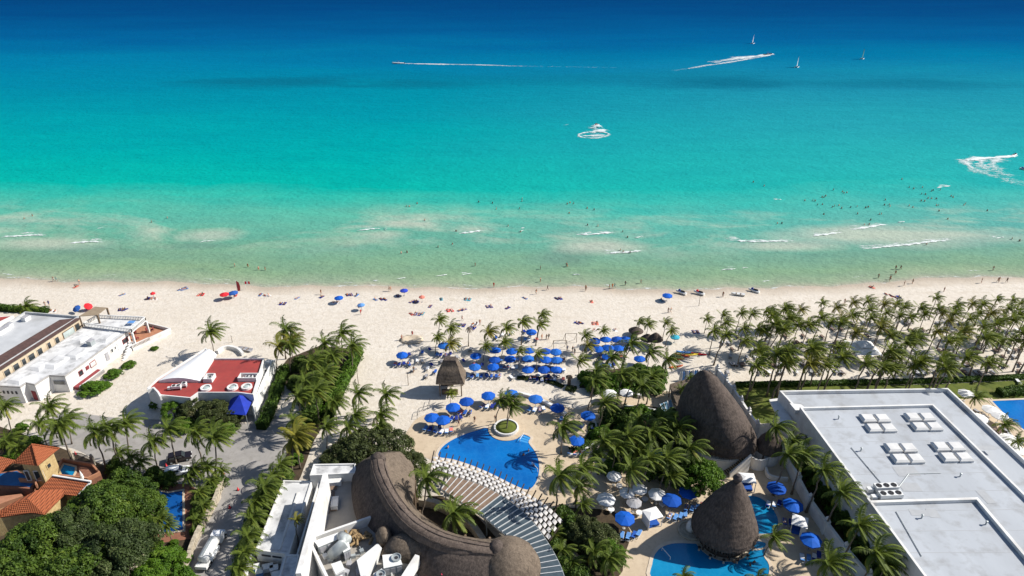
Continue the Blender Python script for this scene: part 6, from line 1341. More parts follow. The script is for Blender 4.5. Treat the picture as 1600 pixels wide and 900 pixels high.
s = Site('deck_railing', 'thin metal railing beside the steps to the sand', 'railing', G(660, 640)); P_ = smooth_path(GP([(652, 655), (655, 644), (668, 640), (672, 628)]), 4); mb = MB(); mb.tube([p + Vector((0, 0, 1.0)) for p in P_], .05, 5); [mb.tube([p, p + Vector((0, 0, 1.0))], .04, 5) for p in P_[::2]]; s.add('rail', mb, DMETAL)
# ---------------------------------------------------------------- parasols and loungers of the resort
ul = 'open blue parasol in the rows of loungers on the sand'; ug = 'blue parasols on the sand'
SANDU = crop(700, 420, 3.75, [(487, 362), (277, 477), (375, 475), (478, 478), (570, 478), (632, 481), (165, 508), (272, 524), (365, 522), (468, 523), (572, 527), (638, 530), (157, 570), (267, 572), (468, 583), (563, 588), (637, 587), (862, 418), (925, 413), (992, 412), (1045, 405), (883, 463), (940, 458), (1000, 458), (1125, 520), (935, 508)]) + [(693, 539), (628, 554)]
lgrp = 'blue loungers under the parasols on the sand'
for (x, y) in SANDU:
    c = G(x, y, 2.2); umbrella((c.x, c.y, 0), 1.42, 2.4 + RP.choice((0, .15, .3)), BLUEFAB, ul, ug, tilt=(RP.uniform(-.06, .06), RP.uniform(-.06, .06)))
    for k, dx in enumerate((-1.5, -.55, .55, 1.5)):
        if RP.random() < .78: lounger((c.x + dx + RP.uniform(-.1, .1), c.y - 1.4 + RP.uniform(-.3, .3), 0), math.pi + RP.uniform(-.12, .12), RP.choice(('blue', 'navy', 'navy', 'light')), 'blue cushioned lounger under the parasols on the sand', lgrp)
for (x, y) in ((640, 572), (652, 566), (668, 578), (660, 566), (646, 580), (675, 572), (690, 567), (666, 590), (680, 583), (715, 560), (725, 566), (742, 585), (760, 588), (780, 590), (800, 592), (842, 588), (856, 590), (870, 588), (660, 553), (672, 548), (640, 556), (785, 525), (800, 522), (820, 520), (775, 530), (830, 525), (720, 540), (735, 548)):
    c = G(x, y); lounger((c.x, c.y, 0), RP.uniform(2.6, 3.7), RP.choice(('navy', 'blue', 'white', 'grey')), 'lounger in the shade at the edge of the parasol rows', 'loungers at the edge of the parasol rows')
POOLU = [(707.6, 635), (728.8, 626), (763, 617), (692, 655), (674.6, 651), (799, 614), (837, 622), (871, 636), (919, 648), (901, 687)]
for (x, y) in POOLU:
    c = G(x, y, 2.4); umbrella((c.x, c.y, .03), 1.6, 2.7, BLUEFAB, 'blue parasol on the pale deck round the main pool', 'blue parasols round the main pool')
    for dx, dy, a in ((-1.3, -1.3, 2.7), (-.3, -1.6, 2.9), (.8, -1.5, 3.1), (1.7, -1.1, 3.3)):
        if RP.random() < .85: lounger((c.x + dx, c.y + dy, .032), a + RP.uniform(-.15, .15), RP.choice(('blue', 'navy', 'light')), 'blue lounger on the pale deck round the main pool', 'blue loungers round the main pool')
BARU = [(1050, 780), (976.5, 808.5), (1214, 761), (1240, 788), (1268, 842), (1076, 767)]
for (x, y) in BARU:
    c = G(x, y, 2.6); umbrella((c.x, c.y, .03), 1.75, 2.9, BLUEFAB, 'large blue parasol on the terrace by the thatched pool bar', 'large blue parasols by the pool bar')
    for dx, dy, a in ((-.6, -1.9, 2.75), (.4, -2.1, 2.75), (1.4, -1.8, 2.75), (2.3, -1.4, 2.75)):
        lounger((c.x + dx - (1.2 if x > 1200 else 0), c.y + dy, .032), a + RP.uniform(-.15, .15), RP.choice(('blue', 'light', 'light', 'navy')), 'blue lounger on the terrace by the thatched pool bar', 'blue loungers by the pool bar')
# white dining parasols
for (x, y, r) in ((947, 778, 1.7), (980, 768, 1.4), (1000, 762, 1.4), (1027, 770, 1.6), (960, 742, 1.4), (991, 783, 1.4), (953, 613, 1.6), (979, 612, 1.5)):
    c = G(x, y, 2.5); umbrella((c.x, c.y, .03), r, 2.7, WFAB if x != 991 else GFAB, 'white canvas parasol over the shaded dining terrace' if y > 700 else 'white parasol by the serpentine seat wall', 'white dining parasols' if y > 700 else 'white parasols by the serpentine wall', 'white' if x != 991 else 'grey')
    if y > 700:
        tt = thing('dining_table', 'round white table under the white dining parasols', 'table', (c.x + .9, c.y - .9, .03), 0, 'tables under the white parasols'); put('top', MB().lathe([(.6, .70), (.6, .75), (0, .75)], seg=14).mesh('top', WFAB), tt); put('pedestal', MB().lathe([(.3, 0), (.06, .06), (.06, .70)], seg=8).mesh('pedestal', METAL), tt)
umbrella((*G(1022.6, 708, 2.4).xy, .03), 1.7, 2.7, TEALFAB, 'pale teal parasol under the palms between the pools', None, 'teal')
def cabana(x, y, w, d, h, rz, label):
    c = G(x, y); tt = thing('cabana', label, 'cabana', (c.x, c.y, .032), rz)
    for i in (-1, 1):
        for j in (-1, 1): put('post', MB().box((i * w / 2, j * d / 2, h / 2), (.1, .1, h)).mesh('post', ACWHITE), tt)
    put('roof', MB().add([(-w / 2 - .12, -d / 2 - .12, h), (w / 2 + .12, -d / 2 - .12, h), (w / 2 + .12, d / 2 + .12, h), (-w / 2 - .12, d / 2 + .12, h), (-.3, 0, h + .35), (.3, 0, h + .35)], [(0, 1, 5, 4), (1, 2, 5), (2, 3, 4, 5), (3, 0, 4), (3, 2, 1, 0)]).mesh('roof', WFAB), tt)
    for i, j, lx, ly in ((-1, 0, .04, d), (0, 1, w, .04), (1, .62, .04, d * .36)): put('curtain', MB().box((i * w / 2, j * d / 2 if lx > .1 or i != 1 else d * .3, h / 2), (lx, ly, h - .1)).mesh('curtain', WFAB), tt)
    put('daybed', MB().box((0, 0, .3), (w * .8, d * .8, .4)).mesh('daybed', mt('blue_cushion', (0, 0, 0))), tt)
cabana(1018, 818, 2.5, 2.3, 2.3, .35, 'white draped cabana with open front near the pool edge'); cabana(1165, 762, 2.5, 2.4, 2.3, -.1, 'white cabana with blue daybed below the curved stairs'); cabana(1246, 830, 2.4, 2.3, 2.3, -2.0, 'closed white cabana between two blue parasols')
# grove loungers, gazebo, hotel pool side
rl_ = random.Random(21)
n = 0
while n < 190:
    x, y = rl_.uniform(1130, 1600), rl_.uniform(508, 592)
    if y < 508 + max(0, (1250 - x)) * .25: continue
    c = G(x, y); n += 1
    lounger((c.x, round(c.y / 3.2) * 3.2 + rl_.uniform(-.4, .4), 0), math.pi + rl_.uniform(-.4, .4), rl_.choice(('grey', 'brown', 'white', 'grey', 'brown')), 'lounger standing in the shade of the coconut grove', 'loungers in the coconut grove')
c = G(1345, 560); s = Site('beach_gazebo', 'white tent gazebo with stepped square roof in the palm grove', 'gazebo', c); gw = 6.2
s.add('roof', MB().add([(c.x + i * gw / 2, c.y + j * gw / 2, 2.9) for i, j in ((-1, -1), (1, -1), (1, 1), (-1, 1))] + [(c.x + i * gw * .22, c.y + j * gw * .22, 3.7) for i, j in ((-1, -1), (1, -1), (1, 1), (-1, 1))], [(0, 1, 5, 4), (1, 2, 6, 5), (2, 3, 7, 6), (3, 0, 4, 7), (3, 2, 1, 0)]), WFAB, fix=True)
s.add('top_roof', MB().add([(c.x + i * gw * .27, c.y + j * gw * .27, 4.0) for i, j in ((-1, -1), (1, -1), (1, 1), (-1, 1))] + [(c.x, c.y, 4.9)], [(0, 1, 4), (1, 2, 4), (2, 3, 4), (3, 0, 4), (3, 2, 1, 0)]), WFAB, fix=True); s.add('lantern', MB().box((c.x, c.y, 3.8), (gw * .4, gw * .4, .5)), GFAB)
for i in (-1, 1):
    for j in (-1, 1): s.add('post', MB().box((c.x + i * gw * .46, c.y + j * gw * .46, 1.45), (.18, .18, 2.9)), ACWHITE)
sheet('hotel_pool_deck', [(1490, 624), (1550, 622), (1572, 650), (1610, 678), (1640, 740), (1600, 740), (1540, 680)], 0.035, DECK)
for (x, y) in ((1511, 613), (1531, 651), (1549, 638), (1563, 647), (1590, 700), (1577, 683)):
    c = G(x, y, 2.3); umbrella((c.x, c.y, .036), 1.7, 2.5, WFAB, 'white parasol among loungers behind the hotel', 'white parasols behind the hotel', 'white')
for k in range(26):
    c = G(rl_.uniform(1505, 1600), 0 + 1, 0) if False else None
    x = rl_.uniform(1500, 1598); y = 628 + max(0, (x - 1500)) * .62 + rl_.uniform(-2, 22); c = G(x, min(y, 705)); lounger((c.x, c.y, .037), rl_.uniform(0, 6), rl_.choice(('white', 'grey', 'brown')), 'lounger on the paved deck behind the hotel', 'loungers behind the hotel')
lt = [o for o in COL.objects if o.name.startswith('sun_lounger') and 'blue' in o.get('label', '')]; DR = {}
for m, nm in ((WFAB, 'white'), (LBLUE, 'pale blue'), (PINKFAB, 'coral'), (NAVYFAB, 'navy')):
    mb = MB(); mb.add([(-.34, -.85, .44), (.34, -.85, .45), (.36, -.2, .455), (.35, .2, .45), (-.35, .2, .455), (-.37, -.3, .45), (-.40, -.3, .25), (-.37, .2, .25)], [(0, 1, 2, 3, 4, 5), (5, 4, 7, 6)]); DR[nm] = mb.mesh('towel', m)
for o in lt:
    if RP.random() < .5:
        nm = RP.choice(('white', 'white', 'pale blue', 'coral', 'navy')); tw = put('lounger_towel', DR[nm], None, o.location, o.rotation_euler.z); tag(tw, nm + ' towel thrown over a blue resort lounger', 'towel', nm + ' towels on the blue loungers')
    elif RP.random() < .45:
        person((o.location.x, o.location.y, o.location.z + .44), 'lie', 'person in {c} swimwear lying on a blue resort lounger', '{c} swimwear bathers on the blue loungers', rz=o.rotation_euler.z)
# ---------------------------------------------------------------- beach life
def bu(x, y, R, fab, label, key, tilt=(0, 0)):
    c = G(x, y, 1.9); umbrella((c.x, c.y, 0), R, 2.1, fab, label, None, key, .45, tilt)
bu(529, 464, 1.25, BLUEFAB, 'bright blue beach umbrella alone near a dark blanket', 'bblue'); bu(631, 452.5, 1.15, mt('indigo_canvas', (.02, .05, .42), None, rough=.8), 'indigo beach umbrella by the water line', 'indigo'); bu(659, 462.5, .85, PINKFAB, 'coral and teal small beach umbrella', 'coral'); bu(564, 475, 1.0, LBLUE, 'light blue beach umbrella with white stripes over bathers', 'lblue')
bu(350, 458.5, 1.3, REDFAB, 'red beach umbrella beside the blue sunshade', 'red'); bu(364, 456, 1.3, mt('navy_sunshade', (.02, .09, .34), None, rough=.8), 'dark blue sunshade beside the red umbrella', 'navyu'); bu(1043, 460.5, 1.45, BLUEFAB, 'solitary blue beach umbrella near the jet skis', 'bblue2'); bu(123, 477, 1.1, mt('navy_sunshade', (0, 0, 0)), 'tilted blue beach umbrella touching a red one', 'navyu', (.5, -.3)); bu(132, 474.5, 1.1, REDFAB, 'tilted red beach umbrella touching a blue one', 'red2', (.3, .6)); bu(238, 457, .7, REDFAB, 'small folded red umbrella over two sunbathers', 'red3'); bu(1055, 525, 1.2, TEALFAB, 'teal beach umbrella under a small palm', 'tealb')
c = G(372, 459); s = Site('feather_flag', 'tall red feather flag by the water line', 'flag', c); s.add('pole', MB().tube([(c.x, c.y, 0), (c.x, c.y, 4.2)], .05, 6), ACWHITE); s.add('banner', MB().add([(c.x, c.y, .8), (c.x + .75, c.y + .1, .9), (c.x + .95, c.y + .05, 2.4), (c.x + .8, c.y, 3.6), (c.x + .1, c.y, 4.15)], [(0, 1, 2, 3, 4)]).add([(c.x, c.y + .02, .8), (c.x + .75, c.y + .12, .9), (c.x + .95, c.y + .07, 2.4), (c.x + .8, c.y + .02, 3.6), (c.x + .1, c.y + .02, 4.15)], [(4, 3, 2, 1, 0)]), mt('dull_red_banner', (.40, .05, .05)))
c = G(384, 452); s = Site('flag', 'red and white striped flag on a thin pole by the sea', 'flag', c); s.add('pole', MB().tube([(c.x, c.y, 0), (c.x, c.y, 2.6)], .04, 6), ACWHITE)
for k, m in enumerate((REDFAB, WFAB, REDFAB)): s.add('stripe', MB().add([(c.x + .5 * k, c.y + .05 * math.sin(k), 1.7), (c.x + .5 * (k + 1), c.y + .05 * math.sin(k + 1), 1.65), (c.x + .5 * (k + 1), c.y + .05 * math.sin(k + 1), 2.5), (c.x + .5 * k, c.y + .05 * math.sin(k), 2.55)], [(0, 1, 2, 3)]), m)
def goal(x, y, w, label):
    c = G(x, y); s = Site('goal_frame', label, 'goal', c); h = 2.6
    for i in (-1, 1): s.add('post', MB().tube([(c.x + i * w / 2, c.y, 0), (c.x + i * w / 2, c.y, h)], .06, 6), WOOD); s.add('brace', MB().tube([(c.x + i * w / 2, c.y, h), (c.x + i * w / 2 - .4, c.y + 1.4, 0)], .05, 6), WOOD)
    s.add('crossbar', MB().tube([(c.x - w / 2, c.y, h), (c.x + w / 2, c.y, h)], .06, 6), WOOD)
goal(892, 535, 2.8, 'small wooden goal frame on the sand'); goal(875, 546, 3.2, 'wooden goal frame with leaning brace by the parasols')
for (x, y, h) in ((560, 600, 4.0), (638, 602, 3.6), (1092, 478, 3.2), (363, 535, 2.0)):
    c = G(x, y); s = Site('net_post', 'slender wooden post standing alone in the sand', 'post', c, 'slender posts in the sand'); s.add('shaft', MB().tube([(c.x, c.y, 0), (c.x, c.y, h)], [.07, .05], 6), WOOD); s.add('hook', MB().tube([(c.x, c.y, h - .25), (c.x + .35, c.y, h - .2)], .03, 5), METAL)
def kayak(x, y, rz, mat, label, group=None):
    c = G(x, y); tt = thing('kayak', label, 'kayak', c, rz, group); mb = MB(); st = 9
    for i in range(st):
        q = i / (st - 1); w = .36 * math.sin(math.pi * (.04 + .92 * q)) ** .7; yy = (q - .5) * 3.6; r = .22 * abs(q - .5) ** 2 * 2
        for xx, zz in ((-w, .22 + r), (-w * .6, .04 + r), (w * .6, .04 + r), (w, .22 + r), (w * .5, .32 + r), (-w * .5, .32 + r)): mb.v.append((xx, yy, zz))
    for i in range(st - 1):
        for k in range(6): mb.f.append([i * 6 + k, i * 6 + (k + 1) % 6, (i + 1) * 6 + (k + 1) % 6, (i + 1) * 6 + k]); mb.m.append(0)
    mb.f += [list(range(6))[::-1], [(st - 1) * 6 + k for k in range(6)]]; mb.m += [0, 0]
    fixn(mb.build('hull', mat, tt)); put('cockpit', MB().lathe([(.25, .31), (.26, .38), (.2, .36), (.15, .3)], seg=12, sy=2).mesh('cockpit', RUBBER), tt)
for (x, y, m, nm) in ((1068, 551, LBLUE, 'blue'), (1066, 556, ORANGE, 'orange'), (1080, 555, YELLOW, 'yellow'), (1058, 562, REDFAB, 'red'), (1092, 554, REDFAB, 'scarlet'), (1056, 574, ORANGE, 'orange-red')): kayak(x, y, rl_.uniform(1.2, 1.9), m, nm + ' kayak lying on the sand near the green shrubs')
# towels and bathers on the open beach
rb = random.Random(31)
SB = crop(380, 420, 3.75, [(100, 152), (128, 158), (220, 205), (315, 172), (460, 165), (530, 200), (610, 153), (665, 155), (775, 180), (808, 178), (905, 158), (985, 193), (1015, 195), (1095, 220), (1160, 178), (1305, 178), (1200, 245), (1270, 243), (985, 265), (1010, 265), (1050, 263), (1430, 222), (1345, 325), (680, 218), (1330, 345), (1270, 330)]) + crop(700, 420, 3.75, [(105, 178), (450, 172), (637, 175), (842, 193), (350, 230), (850, 320), (855, 358), (755, 318), (980, 360), (1440, 370), (1250, 185)]) + crop(0, 420, 3.75, [(445, 105), (715, 152), (865, 175), (890, 175), (1057, 120), (1090, 112), (1165, 152), (700, 240), (730, 240), (300, 248), (1360, 150), (1380, 155)]) + crop(1200, 420, 3.75, [(692, 150), (722, 158), (748, 168), (610, 108)])
for (x, y) in SB:
    c = G(x, y); cc = rb.choice(('blue', 'navy', 'white', 'navy', 'navy', 'blue', 'white', 'teal', 'navy', 'red', 'pink')); rz = rb.uniform(-.8, .8) + (math.pi if rb.random() < .5 else 0)
    towel((c.x, c.y, 0), rz, cc, cc + ' beach towel spread on the open sand', cc + ' towels on the open sand')
    ps = rb.choice(('sit', 'lie', 'lie', 'sit')); person((c.x, c.y + (.0 if ps == 'lie' else -.1), .04), ps, 'person in {c} swimwear ' + ('sitting' if ps == 'sit' else 'lying') + ' on a towel on the open sand', '{c} swimwear bathers ' + ps + ' on towels', rz=rz)
    if rb.random() < .45:
        towel((c.x + 1.0, c.y + rb.uniform(-.3, .3), 0), rz + rb.uniform(-.2, .2), cc, cc + ' beach towel spread on the open sand', cc + ' towels on the open sand'); ps = rb.choice(('sit', 'lie')); person((c.x + 1.0, c.y, .04), ps, 'person in {c} swimwear ' + ('sitting' if ps == 'sit' else 'lying') + ' on a towel on the open sand', '{c} swimwear bathers ' + ps + ' on towels', rz=rz)
ST = crop(0, 300, 4, [(335, 555), (352, 553), (497, 573), (285, 716), (308, 710)]) + crop(400, 300, 4, [(407, 640), (833, 618), (843, 618), (1486, 592)]) + crop(800, 300, 4, [(222, 610), (151, 638), (462, 618), (608, 602), (628, 598), (642, 596), (1318, 655), (460, 608)]) + crop(1000, 420, 3.75, [(165, 258), (180, 256), (485, 163), (1197, 205)]) + crop(1200, 420, 3.75, [(797, 98), (847, 84), (1250, 82), (1345, 78), (1352, 76), (1398, 80), (1030, 135), (713, 70)]) + crop(380, 420, 3.75, [(690, 268), (992, 395), (930, 418), (1387, 328)]) + crop(700, 420, 3.75, [(577, 415), (590, 413), (550, 413), (730, 485), (742, 500), (700, 482), (680, 552), (83, 302)])
for (x, y) in ST:
    c = G(x, y); person((c.x, c.y, -.2 if c.y > shore_y(c.x) - 3 else 0), rb.choice(('stand', 'walk', 'walk', 'shirt')), 'person in {c} beachwear standing or walking on the sand', '{c} beachwear walkers')
for (x, y) in crop(600, 560, 6.43, [(910, 645), (750, 680), (1118, 632), (300, 140)]): c = G(x, y); person((c.x, c.y, .03), 'walk', 'person in {c} swimwear walking near the main pool', '{c} swimwear walkers by the pool')
for (x, y) in ((826, 705), (818, 712), (834, 728), (700, 700), (1147, 880), (1153, 876), (1136, 872), (1128, 868), (1172, 884), (1178, 880)): c = G(x, y); person((c.x, c.y, -.95), 'stand', 'person in {c} swimwear standing in a resort pool', '{c} swimwear bathers in the pools')
WD = crop(1200, 220, 4, [(410, 308), (465, 322), (475, 329), (492, 327), (338, 354), (350, 356), (360, 347), (230, 375), (280, 376), (294, 378), (310, 402), (340, 400), (402, 417), (416, 410), (443, 407), (460, 424), (517, 418), (557, 414), (610, 421), (626, 417), (733, 372), (727, 404), (757, 402), (762, 413), (882, 408), (905, 418), (837, 243), (883, 293), (910, 302), (965, 294), (1022, 317), (1032, 312), (1077, 308), (960, 334), (984, 337), (1000, 362), (1022, 363), (1052, 365), (957, 378), (979, 379), (1144, 349), (1157, 356), (1052, 406), (1064, 407), (1068, 441), (1225, 405), (1234, 396), (1370, 439), (1123, 492), (560, 458), (348, 462), (695, 462), (708, 460), (642, 497), (602, 527), (632, 525), (58, 520), (86, 519), (990, 652), (1525, 616), (1572, 628), (797, 803), (828, 803), (795, 836), (689, 858), (763, 868), (1406, 810)]) + \
     crop(800, 300, 4, [(64, 44), (62, 59), (47, 106), (345, 76), (362, 70), (386, 74), (470, 103), (513, 113), (357, 135), (472, 210), (537, 214), (692, 250), (722, 286), (677, 366), (695, 379), (738, 382), (55, 250), (178, 484), (178, 562), (340, 464), (346, 468), (708, 584), (805, 572)]) + crop(400, 300, 4, [(940, 92), (958, 93), (1007, 74), (1392, 65), (1478, 71), (1502, 107), (1055, 179), (1250, 247), (1576, 215), (1138, 346), (1228, 330), (908, 386), (944, 380), (1370, 462), (17, 488), (58, 490)]) + crop(0, 300, 4, [(152, 169), (202, 149), (948, 190), (1046, 164), (1468, 468), (1550, 470)]) + [(1177, 285), (1194, 291)]
for (x, y) in WD:
    c = G(x, y, SEA_Z); off = c.y - shore_y(c.x); dep = min(.85, max(.15, off * .03)); person((c.x, c.y, SEA_Z - dep), 'stand' if rb.random() < .6 else 'walk', 'person in {c} swimwear wading in the shallow sea', '{c} swimwear waders in the sea')
# ---------------------------------------------------------------- boats, jet skis and wakes
def motorboat(x, y, rz, label, L=8.0, hullm=None):
    c = G(x, y, SEA_Z); tt = thing('motorboat', label, 'boat', (c.x, c.y, SEA_Z - .25), rz); mb = MB(); st = 10
    for i in range(st):
        q = i / (st - 1); w = 1.15 * (1 - max(0, q - .4) ** 2 * 2.6); w = max(w, .05); yy = (q - .5) * L; r = .55 * q * q
        for xx, zz in ((-w, .95 + r), (-w * .85, .35 + r * .5), (0, .0 + r), (w * .85, .35 + r * .5), (w, .95 + r), (w * .8, .85 + r), (0, .5 + r * .6), (-w * .8, .85 + r)): mb.v.append((xx, yy, zz))
    for i in range(st - 1):
        for k in range(8): mb.f.append([i * 8 + k, i * 8 + (k + 1) % 8, (i + 1) * 8 + (k + 1) % 8, (i + 1) * 8 + k]); mb.m.append(0)
    mb.f += [list(range(8))[::-1], [(st - 1) * 8 + k for k in range(8)]]; mb.m += [0, 0]
    fixn(mb.build('hull', hullm or ACWHITE, tt)); MB().box((0, -.3, 1.1), (.7, .7, 1.1)).build('console', ACWHITE, tt); mb = MB(); [mb.tube([(i * .7, j, .7), (i * .7, j, 2.4)], .04, 5) for i in (-1, 1) for j in (-1.2, .8)]; mb.box((0, -.2, 2.42), (1.7, 2.4, .06)); mb.build('canopy', NAVYFAB, tt)
    for i in (-.35, .35): MB().box((i, -L / 2 - .2, .9), (.35, .5, .9), 0, 0, .7).build('outboard', DMETAL, tt)
    return tt
motorboat(622, 99.5, math.pi / 2, 'white motorboat with crew trailing a long straight wake', 9.5); motorboat(1200, 85.5, -math.pi / 2 + .45, 'dark motorboat at the head of a broad white wake', 9, mt('navy_hull', (.02, .03, .07), None, rough=.4))
def jetski(x, y, rz, label, z=None, col=None, rider=False):
    c = G(x, y, SEA_Z if z is None else 0); tt = thing('jet_ski', label, 'jet ski', (c.x, c.y, (SEA_Z - .15) if z is None else z), rz); mb = MB(); st = 8
    for i in range(st):
        q = i / (st - 1); w = .58 * (1 - max(0, q - .45) ** 2 * 2.9); w = max(w, .04); yy = (q - .5) * 3.2; r = .25 * q * q
        for xx, zz in ((-w, .5 + r), (-w * .7, .1 + r), (0, .0 + r), (w * .7, .1 + r), (w, .5 + r), (w * .5, .68 + r * .6), (-w * .5, .68 + r * .6)): mb.v.append((xx, yy, zz))
    for i in range(st - 1):
        for k in range(7): mb.f.append([i * 7 + k, i * 7 + (k + 1) % 7, (i + 1) * 7 + (k + 1) % 7, (i + 1) * 7 + k]); mb.m.append(0)
    mb.f += [list(range(7))[::-1], [(st - 1) * 7 + k for k in range(7)]]; mb.m += [0, 0]
    fixn(mb.build('hull', ACWHITE, tt)); MB().box((0, -.45, .85), (.45, 1.5, .34), 0, 0, .7).build('seat', RUBBER, tt); MB().box((0, .55, .95), (.55, .7, .5), 0, 0, .55).build('cowl', col or NAVYFAB, tt); MB().tube([(-.4, .35, 1.25), (0, .45, 1.28), (.4, .35, 1.25)], .04, 5).build('handlebar', DMETAL, tt); return tt
jetski(1064, 458, .9, 'white and navy jet ski parked at the water edge by the blue umbrella', -.1); jetski(1092, 459, .9, 'white and red jet ski parked on the wet sand', -.05, REDFAB); jetski(1178, 455, .9, 'navy jet ski at the water edge with an attendant', -.2); 
small_boat(G(1153, 461), 1.3, ACWHITE, 'white rowing dinghy pulled up on the wet sand', L=3.8)
jetski(932, 196, 2.0, 'jet ski with rider circling inside a ring of foam', None, REDFAB); jetski(1585, 243, -1.2, 'jet ski with rider speeding ahead of a curved wake', None, NAVYFAB); jetski(1599, 265, .5, 'jet ski drifting beside the curved wake', None)
for (x, y) in ((932, 196), (1585, 243)): c = G(x, y, SEA_Z); person((c.x, c.y - .3, .35), 'sit', 'person in {c} swimwear riding the jet ski ' + ('inside the foam ring' if x < 1000 else 'ahead of the curved wake'), '{c} riders ' + str(x), 'black', 2.0 if x < 1000 else -1.2)
def catamaran(x, y, rz, sailm, label):
    c = G(x, y, SEA_Z); tt = thing('sailing_catamaran', label, 'sailboat', (c.x, c.y, SEA_Z - .1), rz)
    for i in (-1, 1): MB().tube([(i * 1.1, -2.4, .3), (i * 1.1, -1, .25), (i * 1.1, 1.4, .28), (i * 1.1, 2.6, .6)], [.12, .26, .24, .04], 8).build('hull', ACWHITE, tt)
    MB().box((0, 0, .55), (2.2, 2.0, .06)).build('trampoline', RUBBER, tt); MB().tube([(0, .5, .5), (0, .4, 8.2)], .06, 6).build('mast', DMETAL, tt); MB().tube([(0, .5, 1.2), (.3, -2.2, 1.25)], .05, 6).build('boom', DMETAL, tt)
    mb = MB(); vs_ = []
    for i in range(7):
        q = i / 6; z = 1.3 + 6.8 * q; w = 2.6 * (1 - q ** 1.6 * .75)
        for k in range(4): vs_.append((.35 * math.sin(math.pi * k / 3 * .8) * (1 - q * .5) + .1 * k, .45 - w * k / 3, z))
    mb.add(vs_, [(i * 4 + k, i * 4 + k + 1, (i + 1) * 4 + k + 1, (i + 1) * 4 + k) for i in range(6) for k in range(3)]); mb.build('sail', sailm, tt)
catamaran(1176, 68, -.65, WFAB, 'small catamaran with white sail farthest out at sea'); catamaran(1245, 105, -.65, WFAB, 'white-sailed catamaran beyond the broad wake'); catamaran(1347, 92, -.65, mt('lime_sail', (.22, .34, .06), (.35, .36, .05), .4, .8), 'catamaran with yellow-green sail')
random.seed(8)
W = lambda p: GP(p, SEA_Z)
foam_obj('motorboat_wake', [(W([(628, 99.3), (680, 100.3), (740, 101.3), (795, 102.8)]), 3.4, 3.4, 1.3, .8, .25, SEA_Z + .03, False, (.6, 1.2, .6)), (W([(785, 102.6), (880, 104.2), (980, 106)]), 2.8, 2.8, .6, .12, .02, SEA_Z + .02, False)], label='long straight white wake of the motorboat')
foam_obj('speedboat_wake', [(W([(1208, 84.3), (1185, 87.5), (1150, 92), (1115, 98)]), 9, 9, 1.35, .7, .3, SEA_Z + .03, False, (.3, 1.25, .9)), (W([(1203, 85.8), (1165, 90), (1125, 94.5), (1105, 97)]), 2.2, 2.2, 1.15, .7, .2, SEA_Z + .06, False, (.6, 1, .5)), (W([(1203, 86.5), (1155, 95), (1110, 102), (1075, 107.5)]), 3.0, 3.0, 1.15, .75, .2, SEA_Z + .09, False, (.6, 1.1, .7)), (W([(1112, 100.5), (1080, 106), (1052, 110.5)]), 2.6, 2.6, .85, .35, .1, SEA_Z + .04, False)], label='broad diverging white wake of the dark motorboat')
ring_ = [(903, 211), (915, 207), (935, 206), (951, 209), (945, 214), (928, 216), (910, 215), (903, 211)]
foam_obj('jet_ski_foam_ring', [(W(ring_), 1.6, 1.6, .95, .95, .2, SEA_Z + .03, False), (W([(908, 212.5), (928, 212), (949, 211)]), 5.5, 4.5, .9, .9, .2, SEA_Z + .04), (W([(920, 208), (930, 206), (942, 204), (950, 203)]), 7.5, 7.5, .95, .95, .5, SEA_Z + .06), (W([(924, 202), (932, 199), (942, 198)]), 5.0, 7.0, .95, .9, .9, SEA_Z + .08), (W([(880, 196), (890, 194)]), .5, .5, .8, .8, .1)], label='ring of white spray thrown up by the circling jet ski')
foam_obj('jet_ski_wake', [(W([(1590, 244), (1562, 246.5), (1532, 248.5), (1509, 251)]), 4.5, 3.0, 1.3, 1.1, .4, SEA_Z + .03, False, (.4, 1, 1.3)), (W([(1509, 250), (1516, 260), (1540, 271), (1585, 283), (1625, 293)]), 6.5, 5.0, .95, .4, .1, SEA_Z + .05, False, (.8, 1, 1.3)), (W([(1562, 248), (1552, 256), (1560, 267), (1585, 276)]), 5.5, 5.5, .9, .5, .1, SEA_Z + .07, False), (W([(1535, 250), (1534, 259), (1550, 268), (1580, 276)]), 5.5, 5.5, .9, .5, .1, SEA_Z + .09, False)], label='hooked white wake of the speeding jet ski')
